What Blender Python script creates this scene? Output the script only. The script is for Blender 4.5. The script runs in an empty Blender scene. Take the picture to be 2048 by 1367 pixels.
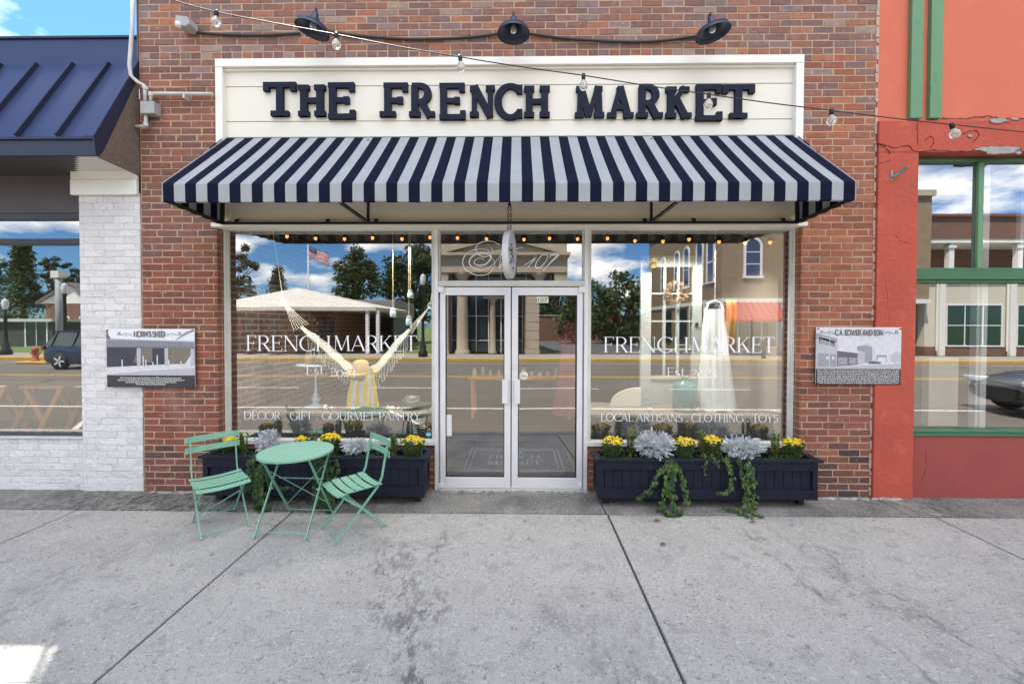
import bpy, bmesh, math, random
from mathutils import Vector, Matrix, noise
random.seed(7)
R_ = math.radians
scene = bpy.context.scene
COL = scene.collection

# ---------------------------------------------------------------- camera
F, CX, CY, SHY = 831.0, 1024.0, 683.5, -0.0093
YAW, PITCH, ROLL = 0.85, 0.97, 0.12
cd = bpy.data.cameras.new('camera'); cam = bpy.data.objects.new('camera', cd); COL.objects.link(cam)
cd.sensor_width = 36; cd.lens = F / 2048 * 36; cd.shift_y = SHY; cd.clip_start = 0.02; cd.clip_end = 900
CAMP = Vector((0, -4.15, 1.70))
RM = Matrix.Rotation(R_(YAW), 3, 'Z') @ Matrix.Rotation(R_(90 - PITCH), 3, 'X') @ Matrix.Rotation(R_(ROLL), 3, 'Z')
cam.matrix_world = Matrix.Translation(CAMP) @ RM.to_4x4()
scene.camera = cam

# ---------------------------------------------------------------- sky, sun, exposure
SUN_EL, SUN_AZ = 62.5, 34.0     # azimuth from +Y towards -X
w = bpy.data.worlds.new('World'); scene.world = w; w.use_nodes = True
nt = w.node_tree; nt.nodes.clear()
def N(nt, t, **k):
    n = nt.nodes.new(t)
    for a, b in k.items(): setattr(n, a, b)
    return n
out = N(nt, 'ShaderNodeOutputWorld'); bg = N(nt, 'ShaderNodeBackground'); bg.inputs[1].default_value = 0.10
sky = N(nt, 'ShaderNodeTexSky'); sky.sky_type = 'NISHITA'; sky.sun_disc = False
sky.sun_elevation = R_(SUN_EL); sky.sun_rotation = R_(-SUN_AZ); sky.altitude = 300
sky.air_density = 1.0; sky.dust_density = 0.5; sky.ozone_density = 2.5
tc = N(nt, 'ShaderNodeTexCoord')
sep = N(nt, 'ShaderNodeSeparateXYZ'); nt.links.new(tc.outputs['Generated'], sep.inputs[0])
mz = N(nt, 'ShaderNodeMath', operation='MAXIMUM'); nt.links.new(sep.outputs[2], mz.inputs[0]); mz.inputs[1].default_value = 0.0
az = N(nt, 'ShaderNodeMath', operation='ADD'); nt.links.new(mz.outputs[0], az.inputs[0]); az.inputs[1].default_value = 0.22
cmb = N(nt, 'ShaderNodeCombineXYZ')
for i in (0, 1):
    dv = N(nt, 'ShaderNodeMath', operation='DIVIDE'); nt.links.new(sep.outputs[i], dv.inputs[0]); nt.links.new(az.outputs[0], dv.inputs[1])
    nt.links.new(dv.outputs[0], cmb.inputs[i])
cn = N(nt, 'ShaderNodeTexNoise'); cn.inputs['Scale'].default_value = 1.55; cn.inputs['Detail'].default_value = 9; cn.inputs['Roughness'].default_value = 0.56
nt.links.new(cmb.outputs[0], cn.inputs['Vector'])
cr = N(nt, 'ShaderNodeValToRGB'); cr.color_ramp.elements[0].position = 0.50; cr.color_ramp.elements[1].position = 0.62
# unseen cloud bank added high over the street side to light the shaded front
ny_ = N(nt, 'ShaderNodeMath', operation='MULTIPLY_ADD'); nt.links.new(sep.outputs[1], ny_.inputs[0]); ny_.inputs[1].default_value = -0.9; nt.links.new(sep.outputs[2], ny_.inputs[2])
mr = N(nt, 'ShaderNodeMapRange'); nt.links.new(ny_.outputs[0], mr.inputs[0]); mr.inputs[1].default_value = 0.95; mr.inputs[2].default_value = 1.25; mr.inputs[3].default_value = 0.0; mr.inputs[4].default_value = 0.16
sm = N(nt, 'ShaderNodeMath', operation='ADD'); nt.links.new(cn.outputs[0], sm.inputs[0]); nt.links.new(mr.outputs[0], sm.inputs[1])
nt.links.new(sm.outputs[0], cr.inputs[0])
cn2 = N(nt, 'ShaderNodeTexNoise'); cn2.inputs['Scale'].default_value = 3.2; cn2.inputs['Detail'].default_value = 6
nt.links.new(cmb.outputs[0], cn2.inputs['Vector'])
ccol = N(nt, 'ShaderNodeMixRGB'); ccol.inputs[1].default_value = (6.5, 6.8, 7.3, 1); ccol.inputs[2].default_value = (14, 13.7, 13.2, 1)
cr2 = N(nt, 'ShaderNodeValToRGB'); cr2.color_ramp.elements[0].position = 0.35; cr2.color_ramp.elements[1].position = 0.62
nt.links.new(cn2.outputs[0], cr2.inputs[0]); nt.links.new(cr2.outputs[0], ccol.inputs[0])
tint = N(nt, 'ShaderNodeMixRGB', blend_type='MULTIPLY'); tint.inputs[0].default_value = 1; tint.inputs[2].default_value = (0.42, 0.70, 0.98, 1)
nt.links.new(sky.outputs[0], tint.inputs[1])
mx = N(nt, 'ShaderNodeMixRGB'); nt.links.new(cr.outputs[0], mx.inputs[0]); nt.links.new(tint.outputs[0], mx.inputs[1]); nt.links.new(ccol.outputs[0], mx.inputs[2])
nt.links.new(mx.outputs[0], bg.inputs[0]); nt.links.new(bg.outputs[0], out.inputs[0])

sd = bpy.data.lights.new('sun', 'SUN'); sun = bpy.data.objects.new('sun', sd); COL.objects.link(sun)
sd.energy = 4.8; sd.angle = R_(0.5); sd.color = (1, 0.94, 0.86)
sv = Vector((-math.sin(R_(SUN_AZ)) * math.cos(R_(SUN_EL)), math.cos(R_(SUN_AZ)) * math.cos(R_(SUN_EL)), math.sin(R_(SUN_EL))))
sun.rotation_euler = sv.to_track_quat('Z', 'Y').to_euler(); sun.location = (0, 0, 30)
scene.view_settings.view_transform = 'Standard'; scene.view_settings.look = 'None'; scene.view_settings.gamma = 1
scene.view_settings.exposure = 1.56
scene.render.engine = 'CYCLES'
scene.cycles.max_bounces = 8; scene.cycles.transparent_max_bounces = 16; scene.cycles.glossy_bounces = 4

# ---------------------------------------------------------------- measuring helpers
def P(px, py, Y):                # where the sight line of a photo pixel meets the real plane y = Y
    d = RM @ Vector(((px - CX) / F, -(py - CY - SHY * 2048) / F, -1.0))
    return CAMP + (Y - CAMP.y) / d.y * d
def PX(px, py, Y): return P(px, py, Y).x
def PZ(px, py, Y): return P(px, py, Y).z
YG = 0.14                        # glass plane
def MR(px, py, y):               # a thing across the street at real depth y, seen mirrored in the glass
    p = P(px, py, 2 * YG - y); return Vector((p.x, y, p.z))
def GD(px, py):                  # a pixel on the sidewalk
    d = RM @ Vector(((px - CX) / F, -(py - CY - SHY * 2048) / F, -1.0))
    t = (-0.018 * -CAMP.y * -1 - CAMP.z) / 1
    # plane z = 0.018*y
    t = (0.018 * CAMP.y - CAMP.z) / (d.z - 0.018 * d.y)
    return CAMP + t * d
def gz(y): return 0.018 * y if y > -2.36 else -0.19

# ---------------------------------------------------------------- materials
_m = {}
def mat(name, col, rough=.7, metal=0.0, col2=None, nscale=6.0, namt=.5, bump=0.0, bscale=60.0, speck=None, spec=.5,
        attr=False, detail=6, stretch=(1, 1, 1), coat=0.0, emit=None, estr=0.0, stain=None, alpha=None, trans=0.0):
    if name in _m: return _m[name]
    m = bpy.data.materials.new(name); m.use_nodes = True; nt = m.node_tree
    b = nt.nodes['Principled BSDF']
    b.inputs['Roughness'].default_value = rough; b.inputs['Metallic'].default_value = metal
    b.inputs['Specular IOR Level'].default_value = spec; b.inputs['Coat Weight'].default_value = coat
    b.inputs['Transmission Weight'].default_value = trans
    c = (*col, 1)
    tc = N(nt, 'ShaderNodeTexCoord'); mp = N(nt, 'ShaderNodeMapping'); mp.inputs['Scale'].default_value = stretch
    nt.links.new(tc.outputs['Object'], mp.inputs[0])
    def nz(s, d=6, r=.55):
        n = N(nt, 'ShaderNodeTexNoise'); n.inputs['Scale'].default_value = s; n.inputs['Detail'].default_value = d; n.inputs['Roughness'].default_value = r
        nt.links.new(mp.outputs[0], n.inputs['Vector']); return n
    def ramp(src, a, b_):
        r = N(nt, 'ShaderNodeValToRGB'); r.color_ramp.elements[0].position = a; r.color_ramp.elements[1].position = b_
        nt.links.new(src, r.inputs[0]); return r
    if attr:
        a = N(nt, 'ShaderNodeAttribute'); a.attribute_name = 'Col'; cur = a.outputs['Color']
    else:
        rg = N(nt, 'ShaderNodeRGB'); rg.outputs[0].default_value = c; cur = rg.outputs[0]
    if col2 is not None:
        n = nz(nscale, detail); r = ramp(n.outputs[0], .5 - .5 * (1 - namt) - .02, .5 + .5 * (1 - namt) + .02)
        x = N(nt, 'ShaderNodeMixRGB'); nt.links.new(r.outputs[0], x.inputs[0]); nt.links.new(cur, x.inputs[1])
        x.inputs[2].default_value = (*col2, 1); cur = x.outputs[0]
        if attr:
            x.blend_type = 'MULTIPLY'
    for st in (stain or []):       # (colour, scale, lo, hi, strength)
        n = nz(st[1], 8, .6); r = ramp(n.outputs[0], st[2], st[3])
        ml = N(nt, 'ShaderNodeMath', operation='MULTIPLY'); nt.links.new(r.outputs[0], ml.inputs[0]); ml.inputs[1].default_value = st[4]
        x = N(nt, 'ShaderNodeMixRGB'); nt.links.new(ml.outputs[0], x.inputs[0]); nt.links.new(cur, x.inputs[1]); x.inputs[2].default_value = (*st[0], 1); cur = x.outputs[0]
    if not isinstance(cur, tuple): nt.links.new(cur, b.inputs['Base Color'])
    if bump:
        n = nz(bscale, 6, .6); bp = N(nt, 'ShaderNodeBump'); bp.inputs['Strength'].default_value = bump; bp.inputs['Distance'].default_value = .01
        nt.links.new(n.outputs[0], bp.inputs['Height']); nt.links.new(bp.outputs[0], b.inputs['Normal'])
    if emit:
        b.inputs['Emission Color'].default_value = (*emit, 1); b.inputs['Emission Strength'].default_value = estr
    _m[name] = m
    return m

def glass_mat(name, refl=.42, tint=(1, 1, 1), bump=0.0, bscale=1.2, rtint=(1, 1, 1)):
    m = bpy.data.materials.new(name); m.use_nodes = True; nt = m.node_tree; nt.nodes.clear()
    o = N(nt, 'ShaderNodeOutputMaterial'); g = N(nt, 'ShaderNodeBsdfGlossy'); g.inputs['Roughness'].default_value = 0.0
    g.inputs['Color'].default_value = (*rtint, 1)
    t = N(nt, 'ShaderNodeBsdfTransparent'); t.inputs[0].default_value = (*tint, 1)
    fr = N(nt, 'ShaderNodeFresnel'); fr.inputs[0].default_value = 1.5
    ad = N(nt, 'ShaderNodeMath', operation='ADD', use_clamp=True); nt.links.new(fr.outputs[0], ad.inputs[0]); ad.inputs[1].default_value = refl
    ge = N(nt, 'ShaderNodeNewGeometry'); bf = N(nt, 'ShaderNodeMath', operation='SUBTRACT'); bf.inputs[0].default_value = 1; nt.links.new(ge.outputs['Backfacing'], bf.inputs[1])
    ml = N(nt, 'ShaderNodeMath', operation='MULTIPLY'); nt.links.new(ad.outputs[0], ml.inputs[0]); nt.links.new(bf.outputs[0], ml.inputs[1])
    x = N(nt, 'ShaderNodeMixShader'); nt.links.new(ml.outputs[0], x.inputs[0]); nt.links.new(t.outputs[0], x.inputs[1]); nt.links.new(g.outputs[0], x.inputs[2])
    nt.links.new(x.outputs[0], o.inputs[0])
    if bump:
        tc = N(nt, 'ShaderNodeTexCoord'); n = N(nt, 'ShaderNodeTexNoise'); n.inputs['Scale'].default_value = bscale; n.inputs['Detail'].default_value = 0
        nt.links.new(tc.outputs['Object'], n.inputs['Vector'])
        bp = N(nt, 'ShaderNodeBump'); bp.inputs['Strength'].default_value = bump; bp.inputs['Distance'].default_value = .02
        nt.links.new(n.outputs[0], bp.inputs['Height']); nt.links.new(bp.outputs[0], g.inputs['Normal'])
    return m

def brick_mat(name, c1, c2, mortar, scale=1.0, rw=.21, rh=.068, rough=.85, ms=.012, bump=.4, facing='y'):
    if name in _m: return _m[name]
    m = bpy.data.materials.new(name); m.use_nodes = True; nt = m.node_tree; b = nt.nodes['Principled BSDF']; b.inputs['Roughness'].default_value = rough
    tc = N(nt, 'ShaderNodeTexCoord'); s = N(nt, 'ShaderNodeSeparateXYZ'); nt.links.new(tc.outputs['Object'], s.inputs[0])
    c = N(nt, 'ShaderNodeCombineXYZ')
    ad = N(nt, 'ShaderNodeMath', operation='ADD'); nt.links.new(s.outputs[0], ad.inputs[0]); nt.links.new(s.outputs[1], ad.inputs[1])
    nt.links.new(ad.outputs[0], c.inputs[0]); nt.links.new(s.outputs[2], c.inputs[1])
    br = N(nt, 'ShaderNodeTexBrick'); nt.links.new(c.outputs[0], br.inputs['Vector'])
    br.inputs['Color1'].default_value = (*c1, 1); br.inputs['Color2'].default_value = (*c2, 1); br.inputs['Mortar'].default_value = (*mortar, 1)
    br.inputs['Scale'].default_value = scale; br.inputs['Mortar Size'].default_value = ms
    br.inputs['Brick Width'].default_value = rw; br.inputs['Row Height'].default_value = rh
    n = N(nt, 'ShaderNodeTexNoise'); n.inputs['Scale'].default_value = 3; n.inputs['Detail'].default_value = 6; nt.links.new(tc.outputs['Object'], n.inputs['Vector'])
    x = N(nt, 'ShaderNodeMixRGB', blend_type='MULTIPLY'); x.inputs[0].default_value = .5; nt.links.new(br.outputs[0], x.inputs[1]); nt.links.new(n.outputs[0], x.inputs[2])
    nt.links.new(x.outputs[0], b.inputs['Base Color'])
    bp = N(nt, 'ShaderNodeBump'); bp.inputs['Strength'].default_value = bump; bp.inputs['Distance'].default_value = .01; bp.invert = True
    nt.links.new(br.outputs['Fac'], bp.inputs['Height']); nt.links.new(bp.outputs[0], b.inputs['Normal'])
    _m[name] = m; return m

def leaf_mat(name, c1, c2, rough=.55, trl=.3):
    m = bpy.data.materials.new(name); m.use_nodes = True; nt = m.node_tree; b = nt.nodes['Principled BSDF']; b.inputs['Roughness'].default_value = rough
    o = nt.nodes['Material Output']
    tc = N(nt, 'ShaderNodeTexCoord'); n = N(nt, 'ShaderNodeTexNoise'); n.inputs['Scale'].default_value = 1.3 if 'tree' in name else 22; n.inputs['Detail'].default_value = 5
    nt.links.new(tc.outputs['Object'], n.inputs['Vector'])
    r = N(nt, 'ShaderNodeValToRGB'); r.color_ramp.elements[0].position = .35; r.color_ramp.elements[1].position = .65
    r.color_ramp.elements[0].color = (*c1, 1); r.color_ramp.elements[1].color = (*c2, 1)
    nt.links.new(n.outputs[0], r.inputs[0]); nt.links.new(r.outputs[0], b.inputs['Base Color'])
    t = N(nt, 'ShaderNodeBsdfTranslucent'); nt.links.new(r.outputs[0], t.inputs[0])
    x = N(nt, 'ShaderNodeMixShader'); x.inputs[0].default_value = trl; nt.links.new(b.outputs[0], x.inputs[1]); nt.links.new(t.outputs[0], x.inputs[2]); nt.links.new(x.outputs[0], o.inputs[0])
    return m

# ---------------------------------------------------------------- mesh builder
class MB:
    def __init__(s): s.v = []; s.f = []; s.c = []; s.cc = None
    def add(s, vs, fs):
        k = len(s.v); s.v += [tuple(v) for v in vs]
        for f in fs: s.f.append([i + k for i in f]); s.c.append(s.cc)
        return s
    def box(s, x0, x1, y0, y1, z0, z1):
        if x0 > x1: x0, x1 = x1, x0
        if y0 > y1: y0, y1 = y1, y0
        if z0 > z1: z0, z1 = z1, z0
        return s.add([(x0,y0,z0),(x1,y0,z0),(x1,y1,z0),(x0,y1,z0),(x0,y0,z1),(x1,y0,z1),(x1,y1,z1),(x0,y1,z1)],
                     [(0,3,2,1),(4,5,6,7),(0,1,5,4),(1,2,6,5),(2,3,7,6),(3,0,4,7)])
    def prism(s, pts, d):          # polygon (3-D points) pushed along vector d
        n = len(pts); d = Vector(d); a = [Vector(p) for p in pts]; b = [p + d for p in a]
        return s.add(a + b, [tuple(range(n)), tuple(range(2*n-1, n-1, -1))] + [(i, i+n, (i+1) % n + n, (i+1) % n) for i in range(n)])
    def poly(s, pts): return s.add(pts, [tuple(range(len(pts)))])
    def tube(s, pts, r, n=8, cap=True):
        pts = [Vector(p) for p in pts]; m = len(pts); rs = r if isinstance(r, (list, tuple)) else [r] * m
        vs = []; up = None
        for i, p in enumerate(pts):
            t = (pts[min(i+1, m-1)] - pts[max(i-1, 0)]).normalized()
            if up is None: up = t.orthogonal().normalized()
            else:
                up = up - t * up.dot(t); up = up.normalized() if up.length > 1e-6 else t.orthogonal().normalized()
            q = t.cross(up)
            for k in range(n):
                a = 2 * math.pi * k / n; vs.append(p + (up * math.cos(a) + q * math.sin(a)) * rs[i])
        fs = [(i*n+k, i*n+(k+1) % n, (i+1)*n+(k+1) % n, (i+1)*n+k) for i in range(m-1) for k in range(n)]
        if cap: fs += [tuple(range(n-1, -1, -1)), tuple((m-1)*n + k for k in range(n))]
        return s.add(vs, fs)
    def bar(s, a, b, w, h, up=(0,0,1)):     # flat rectangular bar a->b, w across, h along up
        a, b = Vector(a), Vector(b); t = (b-a).normalized(); up = Vector(up); q = t.cross(up)
        if q.length < 1e-4: q = t.cross(Vector((1,0,0)))
        q.normalize(); u = q.cross(t).normalized(); vs = []
        for p in (a, b):
            for i, j in ((-1,-1),(1,-1),(1,1),(-1,1)): vs.append(p + q*(i*w/2) + u*(j*h/2))
        return s.add(vs, [(3,2,1,0),(4,5,6,7),(0,1,5,4),(1,2,6,5),(2,3,7,6),(3,0,4,7)])
    def lathe(s, prof, c=(0,0,0), n=24, M=None):
        c = Vector(c); vs = []
        for r, z in prof:
            for k in range(n):
                a = 2*math.pi*k/n; p = Vector((r*math.cos(a), r*math.sin(a), z))
                if M: p = M @ p
                vs.append(p + c)
        m = len(prof)
        return s.add(vs, [(i*n+k, i*n+(k+1) % n, (i+1)*n+(k+1) % n, (i+1)*n+k) for i in range(m-1) for k in range(n)])
    def build(s, name, m, parent=None, smooth=False, bevel=0, loc=None, solid=0, sub=0):
        me = bpy.data.meshes.new(name); o = bpy.data.objects.new(name, me); COL.objects.link(o)
        off = Vector((0, 0, 0)); p = parent
        while p is not None: off += p.location; p = p.parent
        if loc is not None: off = Vector(loc)
        me.from_pydata([tuple(Vector(v) - off) for v in s.v], [], s.f)
        if parent is not None: o.parent = parent
        else: o.location = off
        if any(c is not None for c in s.c):
            at = me.color_attributes.new('Col', 'FLOAT_COLOR', 'CORNER'); k = 0
            for f, c in zip(s.f, s.c):
                for _ in f: at.data[k].color = (*(c or (1, 1, 1)), 1); k += 1
        me.materials.append(m)
        if smooth: me.polygons.foreach_set('use_smooth', [True] * len(me.polygons))
        if solid:
            md = o.modifiers.new('solid', 'SOLIDIFY'); md.thickness = solid; md.offset = 0
        if sub:
            md = o.modifiers.new('sub', 'SUBSURF'); md.levels = sub; md.render_levels = sub
        if bevel:
            md = o.modifiers.new('bevel', 'BEVEL'); md.width = bevel; md.segments = 2; md.limit_method = 'ANGLE'; md.angle_limit = R_(40)
        return o
def B(x0, x1, y0, y1, z0, z1): return MB().box(x0, x1, y0, y1, z0, z1)
def thing(name, label, cat, loc=(0, 0, 0), group=None, rz=0):
    o = bpy.data.objects.new(name, None); COL.objects.link(o); o.location = loc; o.rotation_euler = (0, 0, rz); o.empty_display_size = .1
    return tag(o, label, cat, group)
def tag(o, label, cat, group=None):
    o['label'] = label; o['category'] = cat
    if group: o['group'] = group
    return o
def struct(o): o['kind'] = 'structure'; return o
def copy_tree(o, parent=None):
    c = o.copy(); COL.objects.link(c)
    if parent is not None: c.parent = parent
    for ch in [x for x in o.children]: copy_tree(ch, c)
    return c
def fin(o): bpy.context.view_layer.update(); return o

# ---------------------------------------------------------------- stroke lettering
def arc(cx, cy, rx, ry, a0, a1, n=18): return [(cx + rx*math.cos(R_(a0+(a1-a0)*i/n)), cy + ry*math.sin(R_(a0+(a1-a0)*i/n))) for i in range(n+1)]
# glyph: advance width, [(kind, points)], kinds: K thick straight, N thin straight, A stressed curve, S serif (x, y, half), V vertical end-tick (x, y, up/down)
G = {
 'A': (.78, [('N',[(.05,0),(.38,1)]),('K',[(.36,1),(.70,0)]),('N',[(.16,.34),(.58,.34)]),('S',(.05,0,.10)),('S',(.70,0,.11))]),
 'B': (.64, [('K',[(.14,0),(.14,1)]),('A',arc(.30,.75,.24,.25,90,-90)),('A',arc(.30,.26,.29,.26,90,-90)),('N',[(.05,1),(.32,1)]),('N',[(.05,0),(.32,0)]),('N',[(.14,.51),(.32,.51)])]),
 'C': (.80, [('A',arc(.46,.5,.41,.5,42,318,30)),('V',(.76,.83,1)),('V',(.76,.17,-1))]),
 'D': (.84, [('K',[(.14,0),(.14,1)]),('A',arc(.30,.5,.48,.5,90,-90,24)),('N',[(.05,1),(.32,1)]),('N',[(.05,0),(.32,0)])]),
 'E': (.62, [('K',[(.14,0),(.14,1)]),('N',[(.05,1),(.56,1)]),('N',[(.05,0),(.58,0)]),('N',[(.14,.52),(.44,.52)]),('V',(.55,1,-1)),('V',(.57,0,1)),('V',(.44,.52,0))]),
 'F': (.58, [('K',[(.14,0),(.14,1)]),('N',[(.05,1),(.54,1)]),('N',[(.14,.52),(.42,.52)]),('V',(.53,1,-1)),('V',(.42,.52,0)),('S',(.14,0,.10))]),
 'G': (.84, [('A',arc(.46,.5,.41,.5,42,330,30)),('V',(.76,.83,1)),('K',[(.76,.42),(.76,.1)]),('S',(.74,.42,.11))]),
 'H': (.82, [('K',[(.14,0),(.14,1)]),('K',[(.68,0),(.68,1)]),('N',[(.14,.51),(.68,.51)]),('S',(.14,0,.10)),('S',(.14,1,.10)),('S',(.68,0,.10)),('S',(.68,1,.10))]),
 'I': (.30, [('K',[(.15,0),(.15,1)]),('S',(.15,0,.10)),('S',(.15,1,.10))]),
 'K': (.76, [('K',[(.14,0),(.14,1)]),('N',[(.16,.40),(.60,1)]),('K',[(.33,.58),(.66,0)]),('S',(.14,0,.10)),('S',(.14,1,.10)),('S',(.66,0,.10)),('S',(.60,1,.09))]),
 'L': (.60, [('K',[(.14,0),(.14,1)]),('N',[(.05,0),(.56,0)]),('V',(.55,0,1)),('S',(.14,1,.10))]),
 'M': (.96, [('N',[(.12,0),(.16,1)]),('K',[(.16,1),(.46,.04)]),('N',[(.46,.04),(.78,1)]),('K',[(.78,1),(.83,0)]),('S',(.12,0,.09)),('S',(.83,0,.10)),('S',(.14,1,.08)),('S',(.80,1,.08))]),
 'N': (.84, [('N',[(.13,0),(.13,1)]),('K',[(.13,1),(.70,0)]),('N',[(.70,0),(.70,1)]),('S',(.13,0,.09)),('S',(.10,1,.07)),('S',(.70,1,.09))]),
 'O': (.92, [('A',arc(.46,.5,.41,.5,0,360,36))]),
 'P': (.62, [('K',[(.14,0),(.14,1)]),('A',arc(.30,.73,.27,.27,90,-90)),('N',[(.05,1),(.32,1)]),('N',[(.14,.46),(.32,.46)]),('S',(.14,0,.10))]),
 'R': (.70, [('K',[(.14,0),(.14,1)]),('A',arc(.30,.74,.26,.26,90,-90)),('N',[(.05,1),(.32,1)]),('N',[(.14,.48),(.34,.48)]),('K',[(.36,.48),(.62,0)]),('S',(.14,0,.10)),('S',(.64,0,.08))]),
 'S': (.56, [('A',arc(.28,.745,.19,.255,35,270,18) + arc(.28,.25,.21,.25,90,-145,18)[1:]),('V',(.45,.86,1)),('V',(.09,.12,-1))]),
 'T': (.68, [('K',[(.34,0),(.34,1)]),('N',[(.03,1),(.65,1)]),('V',(.04,1,-1)),('V',(.64,1,-1)),('S',(.34,0,.11))]),
 'U': (.82, [('K',[(.15,1),(.15,.32)]),('A',arc(.41,.32,.26,.32,180,360,18)),('N',[(.67,.32),(.67,1)]),('S',(.15,1,.10)),('S',(.67,1,.08))]),
 'W': (1.1, [('K',[(.08,1),(.34,0)]),('N',[(.34,0),(.56,.9)]),('K',[(.52,.9),(.80,0)]),('N',[(.80,0),(1.02,1)]),('S',(.08,1,.09)),('S',(1.02,1,.08))]),
 'Y': (.74, [('K',[(.08,1),(.37,.46)]),('N',[(.37,.46),(.66,1)]),('K',[(.37,0),(.37,.48)]),('S',(.08,1,.09)),('S',(.66,1,.08)),('S',(.37,0,.11))]),
 's': (.42, [('A',arc(.21,.52,.13,.15,40,270,12) + arc(.21,.19,.14,.17,90,-140,12)[1:])]),
 't': (.36, [('K',[(.16,.95),(.16,.12)]),('N',[(.03,.66),(.31,.66)]),('N',[(.16,.10),(.32,.02)])]),
 '0': (.72, [('A',arc(.36,.34,.31,.36,0,360,30))]),
 '1': (.30, [('K',[(.15,0),(.15,1)]),('N',[(.03,.85),(.15,1)]),('S',(.15,0,.11))]),
 '2': (.60, [('A',arc(.28,.72,.22,.26,160,-40,18)),('N',[(.45,.56),(.06,.02)]),('K',[(.05,.03),(.54,.03)])]),
 '3': (.56, [('A',arc(.25,.72,.20,.26,140,-90,14)),('A',arc(.25,.17,.25,.30,90,-150,16))]),
 '7': (.56, [('K',[(.04,.97),(.52,.97)]),('N',[(.52,.97),(.18,0)])]),
 '.': (.28, [('D',(.14,.05,.055))]), "'": (.2, [('K',[(.1,1),(.1,.78)])]), ' ': (.34, []),
}
def letters(text, x0, x1, zb, zc, y, mb, thick=.1, thin=.035, serif=.03, slab=False, slant=0.0, depth=0.0, xw=None):
    """draw text on the plane y between x0 and x1, baseline zb, cap line zc"""
    tot = sum(G[c][0] for c in text); h = zc - zb; sx = (x1 - x0) / tot if tot else 1; cur = x0; k = 0
    asp = sx / h
    def strip(pl, wf):
        nonlocal k
        L, Rr = [], []; n = len(pl)
        Q = [Vector((q[0]*sx, q[1]*h)) for q in pl]
        for i in range(n):
            a, b = Q[max(i-1, 0)], Q[min(i+1, n-1)]
            if pl[0] == pl[-1] or (Vector(pl[0])-Vector(pl[-1])).length < 1e-6:
                a = Q[i-1] if i else Q[-2]; b = Q[i+1] if i < n-1 else Q[1]
            t = (b - a).normalized(); q = Vector((-t.y, t.x)); ww = wf(t) * h / 2
            L.append(Q[i] + q*ww); Rr.append(Q[i] - q*ww)
        yy = y - k * (.0005 if depth else .00012); k += 1
        vs = []; fs = []
        for p in L + Rr: vs.append((cur + p.x + slant*p.y, yy, zb + p.y))
        if depth:
            for p in L + Rr: vs.append((cur + p.x + slant*p.y, y + depth, zb + p.y))
        for i in range(n-1):
            fs.append((i, i+n, i+1+n, i+1))
            if depth:
                o = 2*n; fs += [(i, i+1, i+1+o, i+o), (i+n+o, i+1+n+o, i+1+n, i+n)]
        if depth:
            o = 2*n; fs += [(0, o, n+o, n), (n-1, 2*n-1, 2*n-1+o, n-1+o)]
        mb.add(vs, fs)
    for ch in text:
        for kd, g in G[ch][1]:
            if kd == 'K': strip(g, lambda t: thick)
            elif kd == 'N': strip(g, lambda t: thin)
            elif kd == 'A': strip(g, lambda t: thin + (thick*1.08 - thin) * abs(t.y)**1.5)
            elif kd == 'S':
                hw = g[2]*(1.8 if slab else 1); yy = g[1]; e = serif if yy < .5 else -serif
                strip([(g[0]-hw, yy + e/2), (g[0]+hw, yy + e/2)], lambda t: serif)
            elif kd == 'V':
                L = .17 if not slab else .2
                if g[2] == 0: strip([(g[0], g[1]-.11), (g[0], g[1]+.11)], lambda t: serif*1.1)
                else: strip([(g[0], g[1] + (thin/2 if g[2] < 0 else -thin/2)), (g[0], g[1] + g[2]*L)], lambda t: serif*1.1)
            elif kd == 'D': strip([(g[0]-g[2]/asp, g[1]), (g[0]+g[2]/asp, g[1])], lambda t: .11)
        cur += G[ch][0] * sx
    return mb
def plain_text(s, x, z, y, size, mb, align='CENTER', width=None):
    cu = bpy.data.curves.new('text', 'FONT'); cu.body = s; cu.size = size; cu.align_x = align; cu.fill_mode = 'FRONT'; cu.resolution_u = 3
    o = bpy.data.objects.new('text', cu); COL.objects.link(o); bpy.context.view_layer.update()
    me = o.to_mesh(); vs = [v.co.copy() for v in me.vertices]; fs = [tuple(p.vertices) for p in me.polygons]; o.to_mesh_clear()
    bpy.data.objects.remove(o)
    if vs:
        xs = [v.x for v in vs]; sc = 1.0
        if width: sc = width / (max(xs) - min(xs))
        mid = (max(xs) + min(xs)) / 2 if align == 'CENTER' else 0
        mb.add([(x + (v.x - mid) * sc, y, z + v.y) for v in vs], fs)
    return mb

# ---------------------------------------------------------------- palette
M_mort = mat('mortar', (.52, .38, .27), .95, col2=(.34, .24, .17), nscale=5, namt=.4, bump=.7, bscale=90)
M_brick = mat('brick', (1, 1, 1), .85, col2=(.60, .58, .60), nscale=18, namt=.35, bump=1.0, bscale=55, attr=True,
              stain=[((.40, .30, .24), 1.6, .56, .72, .25), ((.58, .46, .36), 20, .60, .68, .38), ((.05, .04, .045), 13, .60, .70, .35)])
M_wbrick = mat('painted_brick', (1, 1, 1), .7, col2=(.86, .86, .89), nscale=5, namt=.3, bump=1.6, bscale=26, attr=True,
               stain=[((.30, .28, .27), 24, .60, .66, .55), ((.40, .39, .40), 3.2, .55, .68, .35)])
M_wmort = mat('painted_mortar', (.62, .61, .60), .8, col2=(.42, .41, .41), nscale=9, bump=.8, bscale=60)
M_panel = mat('white_board', (.76, .73, .66), .6, col2=(.70, .665, .59), nscale=2.5, namt=.2, bump=.08, bscale=40, stretch=(1, 1, 2),
              stain=[((.50, .45, .36), 3.5, .62, .78, .30)])
M_trim = mat('white_trim', (.80, .79, .75), .55, col2=(.74, .72, .66), nscale=3, namt=.3, bump=.08, bscale=40)
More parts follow.
